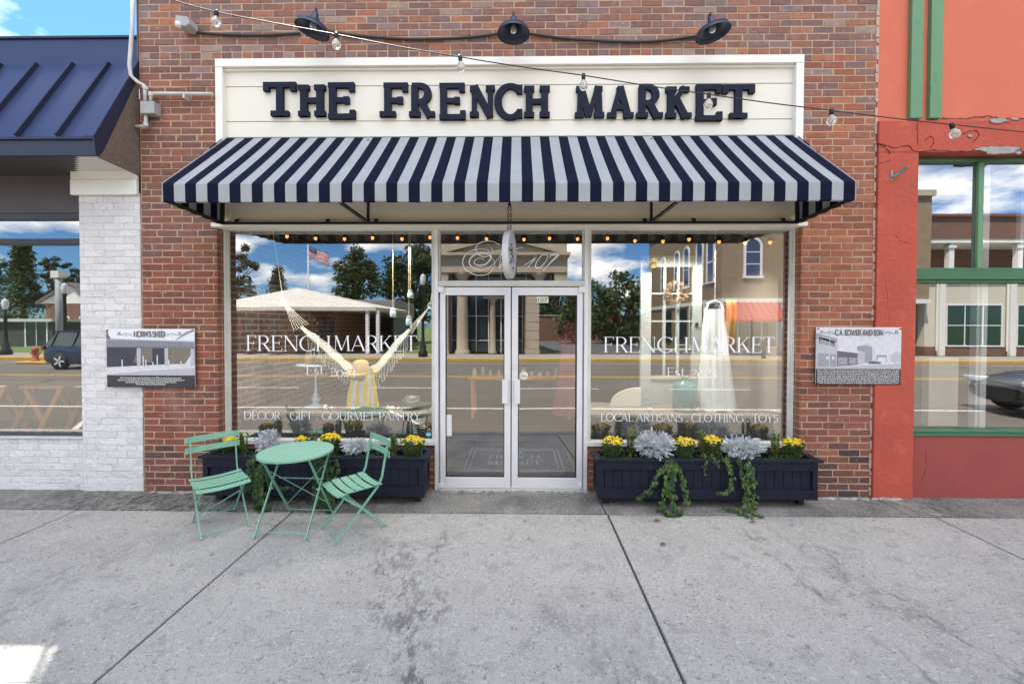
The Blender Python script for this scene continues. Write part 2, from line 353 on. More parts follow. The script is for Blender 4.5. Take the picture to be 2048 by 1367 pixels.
M_alu = mat('aluminium', (.80, .80, .82), .42, .25, col2=(.70, .70, .73), nscale=3, bump=.02, bscale=200)
M_alu2 = mat('old_frame_metal', (.74, .735, .70), .5, .15, col2=(.56, .55, .50), nscale=4, bump=.03, bscale=100)
M_navy = mat('navy_paint', (.008, .010, .020), .6, col2=(.013, .016, .028), nscale=8, bump=.25, bscale=50, spec=.2,
             stain=[((.10, .10, .11), 26, .66, .72, .45)])
M_sign = mat('letter_paint', (.010, .013, .028), .65, spec=.15, col2=(.015, .019, .036), nscale=12, bump=.3, bscale=80, stain=[((.30, .28, .25), 22, .69, .74, .6)])
M_black = mat('black_metal', (.012, .012, .014), .45, .3, col2=(.03, .028, .026), nscale=20)
M_cable = mat('black_cable', (.02, .02, .022), .5)
M_lampm = mat('lamp_enamel', (.018, .024, .05), .38, .2, col2=(.03, .038, .07), nscale=9, bump=.05)
M_green = mat('mint_enamel', (.19, .40, .29), .42, 0, col2=(.165, .36, .265), nscale=5, namt=.3, bump=.05, bscale=120, stain=[((.20, .15, .10), 46, .63, .67, .6), ((.30, .52, .42), 9, .56, .7, .25)])
M_dark = mat('dark_joint', (.03, .03, .028), 1, bump=.4)
CONC_ST = [((.20, .195, .185), 1.1, .50, .70, .35), ((.14, .136, .13), 7, .54, .68, .38), ((.44, .43, .41), 3.1, .52, .70, .25), ((.52, .52, .52), 38, .57, .64, .50), ((.08, .08, .08), 60, .57, .63, .55), ((.55, .55, .55), 110, .58, .64, .45), ((.05, .05, .05), 22, .63, .67, .5)]
M_conc = mat('concrete', (.385, .372, .355), .9, col2=(.32, .308, .292), nscale=2.4, namt=.2, bump=1.0, bscale=70, detail=10, stain=CONC_ST)
M_conc2 = mat('old_concrete', (.27, .255, .235), .95, col2=(.14, .138, .13), nscale=3.2, namt=.45, bump=.9, bscale=60, detail=10,
              stain=[((.07, .068, .066), 2.1, .47, .64, .6), ((.45, .45, .45), 45, .57, .63, .5), ((.05, .05, .05), 40, .58, .64, .6)])
M_mortw = mat('loose_mortar', (.55, .54, .52), .95, col2=(.30, .29, .28), nscale=12, bump=.8, bscale=50)
M_red = mat('red_stucco', (.47, .082, .050), .85, col2=(.39, .068, .042), nscale=1.6, namt=.3, bump=.9, bscale=22, detail=10,
            stain=[((.30, .06, .04), 1.9, .54, .70, .45), ((.62, .19, .12), 5.5, .55, .70, .35), ((.20, .05, .04), 7, .63, .74, .5), ((.30, .06, .04), 24, .62, .70, .35), ((.25, .055, .045), .9, .55, .72, .30)])
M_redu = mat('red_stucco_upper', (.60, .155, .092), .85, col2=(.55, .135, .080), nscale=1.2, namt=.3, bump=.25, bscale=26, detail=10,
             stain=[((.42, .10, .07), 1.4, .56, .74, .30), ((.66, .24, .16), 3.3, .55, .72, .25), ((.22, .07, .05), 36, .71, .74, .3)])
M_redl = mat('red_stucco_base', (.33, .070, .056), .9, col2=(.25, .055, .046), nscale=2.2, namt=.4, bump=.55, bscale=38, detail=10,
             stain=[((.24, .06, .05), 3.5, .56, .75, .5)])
M_gst = mat('green_paint', (.125, .27, .135), .6, col2=(.10, .22, .11), nscale=5, namt=.4, bump=.12, bscale=50, stretch=(1, 1, .4), stain=[((.05, .09, .05), 12, .64, .72, .4)])
M_gfr = mat('green_frame', (.045, .145, .068), .5, col2=(.035, .115, .055), nscale=5, bump=.06, coat=.1)
M_plast = mat('broken_plaster', (.42, .41, .39), .95, col2=(.26, .25, .24), nscale=18, namt=.4, bump=1, bscale=60)
M_blue = mat('blue_metal', (.026, .040, .115), .42, .15, col2=(.022, .034, .098), nscale=1.5, namt=.2, bump=.12, bscale=2.2, stain=[((.05, .07, .15), 5, .55, .75, .35), ((.06, .07, .10), 34, .64, .70, .4)])
M_blued = mat('blue_fascia', (.018, .024, .055), .5, .1, col2=(.015, .02, .045), nscale=2)
M_dkfr = mat('dark_bronze', (.028, .025, .03), .4, .3, col2=(.04, .036, .04), nscale=3)
M_osb = mat('flake_board', (.22, .16, .12), .85, col2=(.09, .07, .06), nscale=28, namt=.5, stretch=(1, 1, 3), bump=.4, bscale=60)
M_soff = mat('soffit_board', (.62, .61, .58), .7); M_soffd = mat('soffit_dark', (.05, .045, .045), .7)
M_pvc = mat('white_pipe', (.58, .57, .55), .45, col2=(.46, .45, .41), nscale=10)
M_gray = mat('grey_plastic', (.42, .42, .42), .6, col2=(.30, .30, .31), nscale=14)
M_vinyl = mat('white_vinyl', (.93, .93, .95), .6)
M_soil = mat('soil', (.03, .022, .016), 1, col2=(.06, .045, .03), nscale=30, bump=1, bscale=60)
M_asph = mat('asphalt', (.14, .125, .103), .9, col2=(.11, .098, .082), nscale=1.2, namt=.3, bump=.4, bscale=30, detail=9, stain=[((.18, .17, .155), .3, .5, .7, .5), ((.05, .05, .05), .9, .66, .70, .4)])
M_wline = mat('white_line', (.62, .60, .56), .8, col2=(.45, .43, .4), nscale=5); M_yline = mat('yellow_line', (.60, .36, .04), .8, col2=(.45, .27, .04), nscale=5)
M_grass = mat('grass', (.09, .15, .035), 1, col2=(.15, .19, .06), nscale=1.5, bump=.8)
M_tan = brick_mat('tan_brick', (.40, .29, .175), (.34, .24, .145), (.30, .22, .14), rw=.22, rh=.07, bump=.2)
M_stone = mat('limestone', (.46, .39, .29), .85, col2=(.36, .30, .22), nscale=1.2, namt=.4, bump=.3, bscale=12)
M_rbrick = brick_mat('red_brick_far', (.24, .085, .05), (.16, .06, .04), (.28, .2, .15), rw=.22, rh=.07, bump=.2)
M_cream = mat('cream_paint', (.62, .58, .48), .7, col2=(.56, .52, .43), nscale=.8)
M_fwhite = mat('far_white', (.74, .72, .68), .6)
M_fglass = mat('far_window_glass', (.012, .03, .035), .08, 0, spec=.9)
M_fblue = mat('far_blue_glass', (.015, .04, .11), .06, 0, spec=.9)
M_fred = mat('far_red_awning', (.42, .05, .04), .7, col2=(.34, .04, .03), nscale=2)
M_roofl = mat('pale_roof', (.62, .59, .52), .8, col2=(.54, .51, .45), nscale=.7)
M_bark = mat('bark', (.06, .045, .035), .95, col2=(.10, .08, .06), nscale=5, bump=.8, bscale=20)

# ================================================================ GROUND
def trail(m, lines, col=(.055, .055, .055)):      # worn, dark water trails of their own shape in the concrete
    nt = m.node_tree; b = nt.nodes['Principled BSDF']; cur = b.inputs['Base Color'].links[0].from_socket
    tc = N(nt, 'ShaderNodeTexCoord'); s = N(nt, 'ShaderNodeSeparateXYZ'); nt.links.new(tc.outputs['Object'], s.inputs[0])
    n = N(nt, 'ShaderNodeTexNoise'); n.inputs['Scale'].default_value = 2.6; n.inputs['Detail'].default_value = 5; nt.links.new(tc.outputs['Object'], n.inputs['Vector'])
    n2 = N(nt, 'ShaderNodeTexNoise'); n2.inputs['Scale'].default_value = 21; n2.inputs['Detail'].default_value = 9; n2.inputs['Roughness'].default_value = .72; mp2 = N(nt, 'ShaderNodeMapping'); mp2.inputs['Scale'].default_value = (1, .5, 1); nt.links.new(tc.outputs['Object'], mp2.inputs[0]); nt.links.new(mp2.outputs[0], n2.inputs['Vector'])
    r2 = N(nt, 'ShaderNodeValToRGB'); r2.color_ramp.elements[0].position = .47; r2.color_ramp.elements[1].position = .57; nt.links.new(n2.outputs[0], r2.inputs[0])
    def M_(op, a, b_, c=None):
        q = N(nt, 'ShaderNodeMath', operation=op)
        for i, v in enumerate((a, b_, c)):
            if v is None: continue
            if isinstance(v, (int, float)): q.inputs[i].default_value = v
            else: nt.links.new(v, q.inputs[i])
        return q.outputs[0]
    for a, k, wd, st, y0, y1 in lines:
        ln = M_('MULTIPLY_ADD', s.outputs[1], k, a); d = M_('SUBTRACT', s.outputs[0], ln); d = M_('MULTIPLY_ADD', n.outputs[0], .9, M_('SUBTRACT', d, .45)); d = M_('ABSOLUTE', d, None)
        mr = N(nt, 'ShaderNodeMapRange'); mr.interpolation_type = 'SMOOTHSTEP'; nt.links.new(d, mr.inputs[0]); mr.inputs[1].default_value = wd; mr.inputs[2].default_value = .0; mr.inputs[3].default_value = 0; mr.inputs[4].default_value = st
        my = N(nt, 'ShaderNodeMapRange'); my.interpolation_type = 'SMOOTHSTEP'; nt.links.new(s.outputs[1], my.inputs[0]); my.inputs[1].default_value = y0; my.inputs[2].default_value = y1; my.inputs[3].default_value = 0; my.inputs[4].default_value = 1
        f = M_('MULTIPLY', M_('MULTIPLY', mr.outputs[0], r2.outputs[0]), my.outputs[0])
        x = N(nt, 'ShaderNodeMixRGB'); nt.links.new(f, x.inputs[0]); nt.links.new(cur, x.inputs[1]); x.inputs[2].default_value = (*col, 1); cur = x.outputs[0]
    nt.links.new(cur, b.inputs['Base Color'])
trail(M_conc, [(-1.23, -.32, .20, .62, -.55, -1.3), (-.72, -.10, .10, .5, -.5, -.9), (1.84, -.11, .12, .5, -.45, -.8), (2.05, -.20, .10, .5, -.45, -.9), (-.1, -.3, .4, .3, -1.2, -2.0), (-2.9, .1, .3, .3, -.6, -1.2)])
trail(M_conc2, [(-2.7, 0, 1.9, .7, 9, 8), (3.9, 0, 1.0, .7, 9, 8), (-3.5, 0, 2.5, .8, 9, 8)], (.05, .048, .046))
S = MB()
def slab(mb, x0, x1, y0, y1, g=.0085, top=0.0):
    vs = []
    for (x, y) in ((x0+g, y0+g), (x1-g, y0+g), (x1-g, y1-g), (x0+g, y1-g)): vs.append((x, y, .018*y + top))
    vs += [(v[0], v[1], v[2]-.12) for v in vs]
    mb.add(vs, [(0,1,2,3),(0,4,5,1),(1,5,6,2),(2,6,7,3),(3,7,4,0)])
JX = [-40, -12.7, -9.8, -6.95, -4.06, -2.06, .815, 3.74, 6.7, 9.6, 12.5, 40]
for a, b in zip(JX[:-1], JX[1:]): slab(S, a, b, -2.2, -.40)
struct(S.build('sidewalk', M_conc, bevel=.006))
A_ = MB(); AX = [-40, -9.9, -6.5, -3.72, .80, 3.53, 7.5, 40]
for a, b in zip(AX[:-1], AX[1:]): slab(A_, a, b, -.40, .155, g=.005, top=.003)
struct(A_.build('apron', M_conc2, bevel=.005))
struct(B(-40, 40, -2.25, .3, -.4, -.13).build('sidewalk_bed', M_dark))
struct(MB().prism([(-40,-2.2,-.035),(-40,-2.2,-.5),(-40,-2.36,-.5),(-40,-2.36,-.038)], (80,0,0)).build('kerb', M_conc))
struct(B(-90, 90, -17.3, -2.36, -.6, -.19).build('road', M_asph))
struct(B(-90, 90, -17.5, -17.3, -.5, -.05).build('far_kerb', M_yline))
struct(B(-90, 90, -20.9, -17.5, -.5, -.05).build('far_sidewalk', mat('far_concrete', (.36, .31, .25), .9, col2=(.30, .26, .21), nscale=.6)))
rm = MB()
def stripe(mb, pts, z=-.186): mb.poly([(x, y, z) for x, y in pts])
stripe(rm, [(-60,-5.05),(60,-5.05),(60,-4.93),(-60,-4.93)])
for k in range(-14, 15): stripe(rm, [(k*4.5, -8.05), (k*4.5+2.4, -8.05), (k*4.5+2.4, -7.93), (k*4.5, -7.93)])
stripe(rm, [(-60,-16.3),(60,-16.3),(60,-16.18),(-60,-16.18)])
for x in (-9.6, -3.1, 5.6, 12.2): stripe(rm, [(x, -4.93), (x+.12, -4.93), (x+2.0, -2.5), (x+1.88, -2.5)])
struct(rm.build('white_lane_marking', M_wline))
ym = MB(); stripe(ym, [(-60,-10.75),(60,-10.75),(60,-10.62),(-60,-10.62)]); stripe(ym, [(-60,-11.0),(60,-11.0),(60,-10.87),(-60,-10.87)])
struct(ym.build('yellow_lane_marking', M_yline))
gs = MB(); gs.box(-300, 300, -300, -20.9, -.7, -.12); gs.box(-300, -90, -20.9, -2, -.7, -.2); gs.box(90, 300, -20.9, -2, -.7, -.2); gs.box(-300, 300, .3, 300, -.7, -.1)
struct(gs.build('ground', M_grass))
lt = MB(); lt.box(4.2, 11.8, -45, -20.9, -.5, -.09)
struct(lt.build('parking_lot', mat('dark_asphalt', (.07, .07, .075), .9, col2=(.10, .10, .10), nscale=.7)))

# crumbled mortar along the wall foot
def crumbs(name, x0, x1, y, label, n=60):
    m = MB()
    for i in range(n):
        x = random.uniform(x0, x1); r = random.uniform(.008, .03); yy = y + random.uniform(-.03, .0); h = random.uniform(.004, .016)
        k = random.randint(5, 7); pts = [(x + r*random.uniform(.7,1.4)*math.cos(6.283*j/k), yy + r*.5*math.sin(6.283*j/k), .018*yy + .002) for j in range(k)]
        m.prism(pts, (0, 0, h))
    o = m.build(name, M_mortw); tag(o, label, 'mortar rubble'); o['kind'] = 'stuff'
crumbs('mortar_rubble', -3.72, -3.1, -.012, 'crumbled pale mortar along the foot of the left brick pillar', 30)
crumbs('mortar_rubble', 2.88, 3.75, -.03, 'crumbled pale mortar at the foot of the right brick pillar', 80)
crumbs('mortar_rubble', -.80, .72, .075, 'crumbled white mortar in front of the door threshold', 70)
struct(MB().tube([(3.62,-.03,-.002),(3.70,-.14,-.003),(3.69,-.22,-.004),(3.80,-.38,-.006)], [.010,.007,.004,.006], 6).build('pavement_crack', M_mortw))

# ================================================================ BRICKWORK
def brickwork(name, parent, regions, y, colf, mb_mat, mort_mat, bl=.2085, ch=.068, joint=.0088, jit=.0022, thick=.02, header_rows=(), z0=0.0, x00=-3.77, backing=True, chips=.0):
    """every brick modelled; regions = [(x0,x1,z0,z1)]"""
    m = MB(); bk = MB()
    for (xa, xb, za, zb) in regions:
        if backing: bk.box(xa, xb, y + .0028, y + .12, za, zb)
        r0 = int(math.floor((za - z0) / ch + 1e-6)); r1 = int(math.ceil((zb - z0) / ch - 1e-6))
        for r in range(r0, r1):
            zl, zh = max(z0 + r*ch, za), min(z0 + (r+1)*ch, zb)
            if zh - zl < .02: continue
            hd = r in header_rows
            L = bl/2 if hd else bl
            off = 0 if r % 2 else bl/2
            if not hd and r % 7 == 3: off += bl*.25
            k0 = int(math.floor((xa - x00 - off)/L)) - 1; x = x00 + off + k0*L
            while x < xb:
                a, b = max(x, xa), min(x + L, xb); x += L
                if b - a < .018: continue
                j = joint/2; rj = lambda s=jit: random.uniform(-s, s)
                f = y + rj(.0022); e = .0035
                c = colf((a+b)/2, (zl+zh)/2)
                A = [(a+j+rj(), zl+j+rj()), (b-j+rj(), zl+j+rj()), (b-j+rj(), zh-j+rj()), (a+j+rj(), zh-j+rj())]
                cx, cz = (a+b)/2, (zl+zh)/2
                # outline with a couple of worn points
                ring = []
                for q in range(4):
                    p, n_ = A[q], A[(q+1) % 4]; ring.append(p)
                    t = random.uniform(.3, .7); ring.append((p[0]+(n_[0]-p[0])*t + rj(), p[1]+(n_[1]-p[1])*t + rj(.0016)))
                inn = [(p[0] + (e if p[0] < cx else -e), p[1] + (e if p[1] < cz else -e)) for p in ring]
                n = len(ring)
                vs = [(p[0], f + .0035, p[1]) for p in ring] + [(p[0], f, p[1]) for p in inn] + [(p[0], y + thick, p[1]) for p in ring]
                m.cc = c
                m.add(vs, [tuple(range(n, 2*n))] + [(i, (i+1) % n, (i+1) % n + n, i+n) for i in range(n)] + [(i+2*n, (i+1) % n + 2*n, (i+1) % n, i) for i in range(n)])
    o = m.build(name, mb_mat, parent)
    b = bk.build('mortar', mort_mat, o) if backing else None
    return o

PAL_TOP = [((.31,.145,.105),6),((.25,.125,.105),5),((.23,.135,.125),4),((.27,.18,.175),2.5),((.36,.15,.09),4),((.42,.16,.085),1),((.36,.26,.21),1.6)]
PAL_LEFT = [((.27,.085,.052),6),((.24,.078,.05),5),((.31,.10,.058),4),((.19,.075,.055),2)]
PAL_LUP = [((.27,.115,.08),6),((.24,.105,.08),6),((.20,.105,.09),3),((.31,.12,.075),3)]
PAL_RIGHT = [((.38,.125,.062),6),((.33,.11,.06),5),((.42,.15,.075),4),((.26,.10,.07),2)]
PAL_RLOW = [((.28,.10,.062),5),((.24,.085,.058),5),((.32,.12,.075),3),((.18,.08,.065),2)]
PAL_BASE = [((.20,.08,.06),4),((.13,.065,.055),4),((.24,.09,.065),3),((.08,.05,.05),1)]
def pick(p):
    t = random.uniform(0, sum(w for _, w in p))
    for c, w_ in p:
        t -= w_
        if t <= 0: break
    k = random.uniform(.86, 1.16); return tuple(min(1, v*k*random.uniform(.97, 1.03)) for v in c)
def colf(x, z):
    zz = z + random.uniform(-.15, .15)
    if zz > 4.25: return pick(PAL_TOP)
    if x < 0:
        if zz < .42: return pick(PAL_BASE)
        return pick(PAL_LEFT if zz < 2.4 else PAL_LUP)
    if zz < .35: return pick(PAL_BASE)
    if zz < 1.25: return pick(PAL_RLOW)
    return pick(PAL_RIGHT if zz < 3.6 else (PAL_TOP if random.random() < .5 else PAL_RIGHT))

BL, BR = PX(283, 500, 0), PX(1748, 500, 0)          # edges of the brick front
OL, OR_ = PX(434, 500, 0), PX(1603, 500, 0)         # opening
OT = PZ(1018, 118, 0); HB = 5.7; DEPTH = 9.0
ch = .068; OT = round(OT/ch)*ch
shop = thing('brick_shop_building', 'brown brick shop building with white sign board and glass shopfront in the middle', 'building')
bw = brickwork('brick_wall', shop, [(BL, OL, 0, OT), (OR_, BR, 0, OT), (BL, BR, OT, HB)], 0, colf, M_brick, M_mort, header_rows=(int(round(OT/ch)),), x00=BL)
# reveals of the opening, coping and shell
for sx_, x in ((1, OL), (-1, OR_)):
    rv = MB()
    for r in range(int(OT/ch)):
        rv.cc = colf(x, r*ch); a = .001
        rv.box(x - .02*sx_, x + .0015*sx_, .002, .060, r*ch+.004, (r+1)*ch-.004)
        rv.cc = colf(x, r*ch); rv.box(x - .02*sx_, x + .0015*sx_, .068, .135, r*ch+.004, (r+1)*ch-.004)
    rv.build('opening_reveal', M_brick, shop)
sh = MB(); sh.box(BL, OL-.004, .12, .30, 0, HB); sh.box(OR_+.004, BR, .12, .30, 0, HB); sh.box(OL-.004, OR_+.004, .20, .30, 3.02, HB)
sh.box(BL, BL+.2, .30, DEPTH, 0, HB); sh.box(BR-.2, BR, .30, DEPTH, 0, HB); sh.box(BL+.2, BR-.2, DEPTH-.2, DEPTH, 0, HB); sh.box(BL+.2, BR-.2, .30, DEPTH-.2, HB-.3, HB-.1)
sh.build('shell_wall', brick_mat('side_brick', (.26, .11, .08), (.20, .09, .07), (.42, .36, .30)), shop)
B(BL-.02, BR+.02, -.03, .33, HB, HB+.07).build('coping', M_conc, shop)
# interior of the shop
ceil = B(BL+.2, BR-.2, .30, DEPTH-.2, 3.0, 3.1).build('interior_ceiling', mat('interior_ceiling', (.20, .19, .175), .9), shop)
B(BL+.2, BR-.2, .17, DEPTH-.2, -.06, .005).build('interior_floor', mat('interior_floor', (.07, .055, .042), .45, col2=(.045, .035, .028), nscale=3, stretch=(.3, 3, 1)), shop)
B(OL+.01, OL+.06, .20, 5.5, 0, 3.0).build('interior_side_wall', brick_mat('inner_brick', (.16, .07, .05), (.12, .055, .045), (.26, .22, .19)), shop)
B(OR_-.10, OR_-.03, .20, 5.5, 0, 3.0).build('interior_side_wall', mat('inner_wall', (.28, .25, .20), .9), shop)
B(OL, OR_, 5.5, 5.6, 0, 3.0).build('interior_back_wall', mat('inner_back', (.16, .15, .14), .9, col2=(.10, .095, .09), nscale=2), shop)

# sign board: frame + boards
sg = thing('tmp', '', ''); bpy.data.objects.remove(sg)
PY = .045
ZT, ZM1, ZM2 = OT - .003, None, None
zf = PZ(1018, 133, .02)
sb = B(OL + .002, OR_ - .002, PY + .012, .19, 2.93, OT - .002).build('sign_board', M_panel, shop)
xl, xr = PX(452, 190, PY), PX(1585, 190, PY)
zs = [2.60, 2.93]
rows = [(PZ(1018, 272, PY)-.75, PZ(1018, 241, PY)), (PZ(1018, 240, PY), PZ(1018, 170.5, PY)), (PZ(1018, 169.5, PY), zf)]
for (za, zb) in rows:
    B(xl-.01, xr+.01, PY + random.uniform(-.001, .001), PY+.0115, za, zb-.004).build('board', M_panel, sb, bevel=.002)
fr = MB(); fr.box(OL+.003, OR_-.003, -.012, PY+.012, zf, OT-.004); fr.build('sign_trim', M_trim, sb, bevel=.004)
MB().box(OL+.003, xl, -.010, PY+.012, 2.79, zf-.001).build('sign_trim', M_trim, sb, bevel=.004)
MB().box(xr, OR_-.003, -.010, PY+.012, 2.79, zf-.001).build('sign_trim', M_trim, sb, bevel=.004)
MB().box(xl, xr, .02, PY+.0135, zf-.022, zf-.001).build('sign_trim', M_trim, sb, bevel=.003)
# board behind the awning and the ledge over the window
lo = B(xl-.05, xr+.05, PY+.002, PY+.011, 2.74, 2.99).build('board', mat('cream_board', (.82, .75, .60), .6, col2=(.76, .69, .55), nscale=2.5), sb)
B(OL-.03, OR_+.03, -.045, .13, 2.675, 2.715).build('window_head', M_trim, shop, bevel=.005)
B(OL+.0, OR_-.0, -.015, .13, 2.715, 2.742).build('window_head', M_trim, shop, bevel=.004)

# sign letters, each one standing proud of the board
LET = [('T',527,590),('H',594.5,651),('E',652,709),('F',757,814),('R',816.5,871),('E',875,930),('N',938,991),('C',993.6,1042),('H',1047,1101),
       ('M',1149,1210),('A',1214,1269),('R',1272,1328),('K',1331,1385),('E',1389,1444.5),('T',1447,1509)]
def gext(c):
    xs = []
    for k, g in G[c][1]:
        if k in 'KNA': xs += [p[0] for p in g]
        elif k == 'S': xs += [g[0]-g[2]*1.6, g[0]+g[2]*1.6]
        elif k == 'V': xs += [g[0]]
    return min(xs)-.04, max(xs)+.04
YL = PY - .040
for c, a, b in LET:
    t = (a-527)/980; x0, x1 = PX(a, 200, YL), PX(b, 200, YL)
    zc, zb_ = PZ(a, 164 + 5*t, YL), PZ(a, 236.7 + 4.6*t, YL)
    g0, g1 = gext(c); sc = (x1-x0)/(g1-g0)
    m = MB(); h = zc - zb_
    # inset so that thick strokes stay inside cap height
    letters(c, x0 - g0*sc, x0 - g0*sc + G[c][0]*sc, zb_ + .07*h, zc - .07*h, YL, m, thick=.225, thin=.165, serif=.165, slab=True, depth=.036)
    m.build('sign_letter', M_sign, sb)

# ================================================================ SHOPFRONT
M_g = glass_mat('shop_glass', .24, (.93, .95, .95), bump=.035, bscale=.8); M_g2 = glass_mat('old_glass', .27, (.9, .92, .92), bump=.16, bscale=.55); M_g3 = glass_mat('side_glass', .26, (.85, .88, .9))
ZW1 = PZ(660, 461.5, YG); ZW0 = PZ(660, 877, YG)
def winrect(px0, px1): return PX(px0, 670, YG), PX(px1, 670, YG)
def framewin(px0, px1, z0, z1, mtl, parent, fw=.035, sill=True, yd=(.10, .17), gl=M_g):
    x0, x1 = winrect(px0, px1)
    f = thing('shop_window', '', '') ; del f['label'], f['category']; f.parent = parent
    q = MB(); q.box(x0-fw, x0, yd[0], yd[1], z0, z1+fw); q.box(x1, x1+fw, yd[0], yd[1], z0, z1+fw)
    q.box(x0, x1, yd[0]+.003, yd[1]-.003, z1, z1+fw); q.box(x0-fw, x1+fw, yd[0]-.02, yd[1], z0-.045, z0-.001)
    q.box(x0-.0, x0+.012, yd[0]+.02, yd[1]-.02, z0, z1); q.box(x1-.012, x1, yd[0]+.02, yd[1]-.02, z0, z1)
    q.build('window_frame', mtl, f, bevel=.003)
    B(x0-.01, x1+.01, YG, YG+.006, z0-.01, z1+.01).build('pane', gl, f)
    return f, x0, x1
wl, lx0, lx1 = framewin(458, 866.5, ZW0, ZW1, M_alu2, shop)
wr, rx0, rx1 = framewin(1179, 1579, ZW0, ZW1, M_alu2, shop)
B(OL+.004, lx0-.0355, .09, .17, ZW0-.048, ZW1+.035).build('window_jamb', M_alu2, shop, bevel=.003); B(rx1+.0355, OR_-.004, .09, .17, ZW0-.048, ZW1+.035).build('window_jamb', M_alu2, shop, bevel=.003)
dx0, dx1 = PX(879, 670, YG), PX(1166, 670, YG)
B(dx0-.04, dx0-.004, .085, .175, 0.0, ZW1+.035).build('door_jamb', M_alu, shop, bevel=.003)
B(dx1+.004, dx1+.04, .085, .175, 0.0, ZW1+.035).build('door_jamb', M_alu, shop, bevel=.003)
zt0 = PZ(1020, 562, YG)
tf = thing('transom_window', '', ''); del tf['label'], tf['category']; tf.parent = shop
q = MB(); q.box(dx0-.003, dx1+.003, .09, .172, PZ(1020, 573, YG), zt0); q.box(dx0-.003, dx1+.003, .10, .17, ZW1, ZW1+.03)
q.box(dx0-.003, dx0+.012, .11, .165, zt0, ZW1); q.box(dx1-.012, dx1+.003, .11, .165, zt0, ZW1)
q.build('window_frame', M_alu2, tf, bevel=.003)
B(dx0, dx1, YG, YG+.006, zt0-.005, ZW1+.005).build('pane', M_g, tf)
# dark filler strips between windows and door frame
B(lx1+.035, dx0-.04, .12, .17, .0, ZW1+.03).build('door_jamb', M_alu2, shop)
B(dx1+.04, rx0-.035, .12, .17, .0, ZW1+.03).build('door_jamb', M_alu2, shop)
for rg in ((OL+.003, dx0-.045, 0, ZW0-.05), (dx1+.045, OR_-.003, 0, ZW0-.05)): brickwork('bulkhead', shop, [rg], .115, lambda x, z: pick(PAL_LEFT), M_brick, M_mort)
# doors
def door(px0, px1, gx0, gx1, ajar, hx, lock=None):
    z1, z0 = PZ(1020, 574.5, YG-.02), .025
    x0, x1 = PX(px0, 700, YG-.02), PX(px1, 700, YG-.02); a, b = PX(gx0, 700, YG-.02), PX(gx1, 700, YG-.02)
    g1, g0 = PZ(1020, 590.5, YG-.02), PZ(1020, 953, YG-.02)
    d = thing('glass_door', '', ''); del d['label'], d['category']; d.parent = shop
    q = MB(); q.box(x0+.002, a, .10, .145, z0, z1); q.box(b, x1-.002, .10, .145, z0, z1); q.box(a, b, .101, .144, g1, z1); q.box(a, b, .101, .144, z0, g0)
    q.build('door_frame', M_alu, d, bevel=.003)
    q = MB(); e = .008; q.box(a, a+e, .108, .14, g0, g1); q.box(b-e, b, .108, .14, g0, g1); q.box(a+e, b-e, .108, .14, g1-e, g1); q.box(a+e, b-e, .108, .14, g0, g0+e)
    q.build('glazing_bead', mat('black_gasket', (.02, .02, .02), .6), d)
    m = MB(); xm = (a+b)/2
    def rot(x, y): return (xm + (x-xm)*math.cos(ajar), .125 + (y-.125) + (x-xm)*math.sin(ajar))
    v = []
    for z in (g0, g1):
        for x in (a, b):
            for y in (.122, .128): X_, Y_ = rot(x, y); v.append((X_, Y_, z))
    m.add(v, [(0,2,6,4),(1,5,7,3),(0,1,3,2),(4,6,7,5)]); m.build('pane', M_g, d)
    hz0, hz1 = PZ(1020, 806, .08), PZ(1020, 758, .08); q = MB(); hx0, hx1 = PX(hx, 780, .08), PX(hx+11.5, 780, .08)
    q.box(hx0, hx1, .055, .068, hz0, hz1); q.box(hx0+.01, hx0+.03, .068, .10, hz0+.01, hz0+.03); q.box(hx0+.01, hx0+.03, .068, .10, hz1-.03, hz1-.01)
    q.build('door_handle', M_alu, d, bevel=.004)
    return d, (x0, x1, a, b, g0, g1)
dl, DL = door(880.5, 1021.8, 891.5, 1009, R_(0), 1004.5)
dr, DR = door(1023.2, 1165, 1036, 1153.5, R_(2.3), 1028.5)
for d, x in ((dl, DL[0]-.015), (dr, DR[1]-.045)):
    B(x, x+.06, .072, .10, 2.035, 2.095).build('hinge', M_alu, d, bevel=.004); B(x+.0, x+.04, .072, .10, .03, .075).build('hinge', M_alu, d, bevel=.004)
c = P(1028.6, 733, .095); MB().lathe([(0, 0), (.012, 0), (.018, .004), (.018, .012)], c, 16, Matrix.Rotation(R_(90), 3, 'X')).build('lock', M_alu, dr)
B(dx0, dx1, .09, .175, 0.0, .02).build('door_threshold', M_alu2, shop)
# number plate and stickers
c0, c1 = P(1074, 605.5, .118), P(1096.8, 593, .118)
np_ = B(c0.x, c1.x, .1165, .118, c0.z, c1.z).build('number_plate', mat('plate_cream', (.78, .76, .62), .6), dr)
m = MB(); plain_text('107', (c0.x+c1.x)/2, c0.z+.009, .1155, (c1.z-c0.z)*.95, m, width=(c1.x-c0.x)*.82); m.build('number', M_black, np_)
c = P(1047.5, 750.5, .118); stk = MB().lathe([(0, 0), (.042, 0), (.042, .001)], (c.x, .119, c.z), 24, Matrix.Rotation(R_(90), 3, 'X')).build('round_sticker', M_vinyl, dr)
MB().prism([(c.x-.03, .1165, c.z-.02), (c.x+.03, .1165, c.z-.02), (c.x+.034, .1165, c.z-.002), (c.x+.002, .1165, c.z+.006), (c.x-.034, .1165, c.z-.004)], (0, .001, 0)).build('sticker_print', mat('print_grey', (.2, .24, .22), .6), stk)
c = P(898, 850, .118); B(c.x-.03, c.x+.028, .117, .119, c.z-.11, c.z+.11).build('door_push_plate', mat('off_white_plate', (.72, .72, .70), .5), dl, bevel=.02)
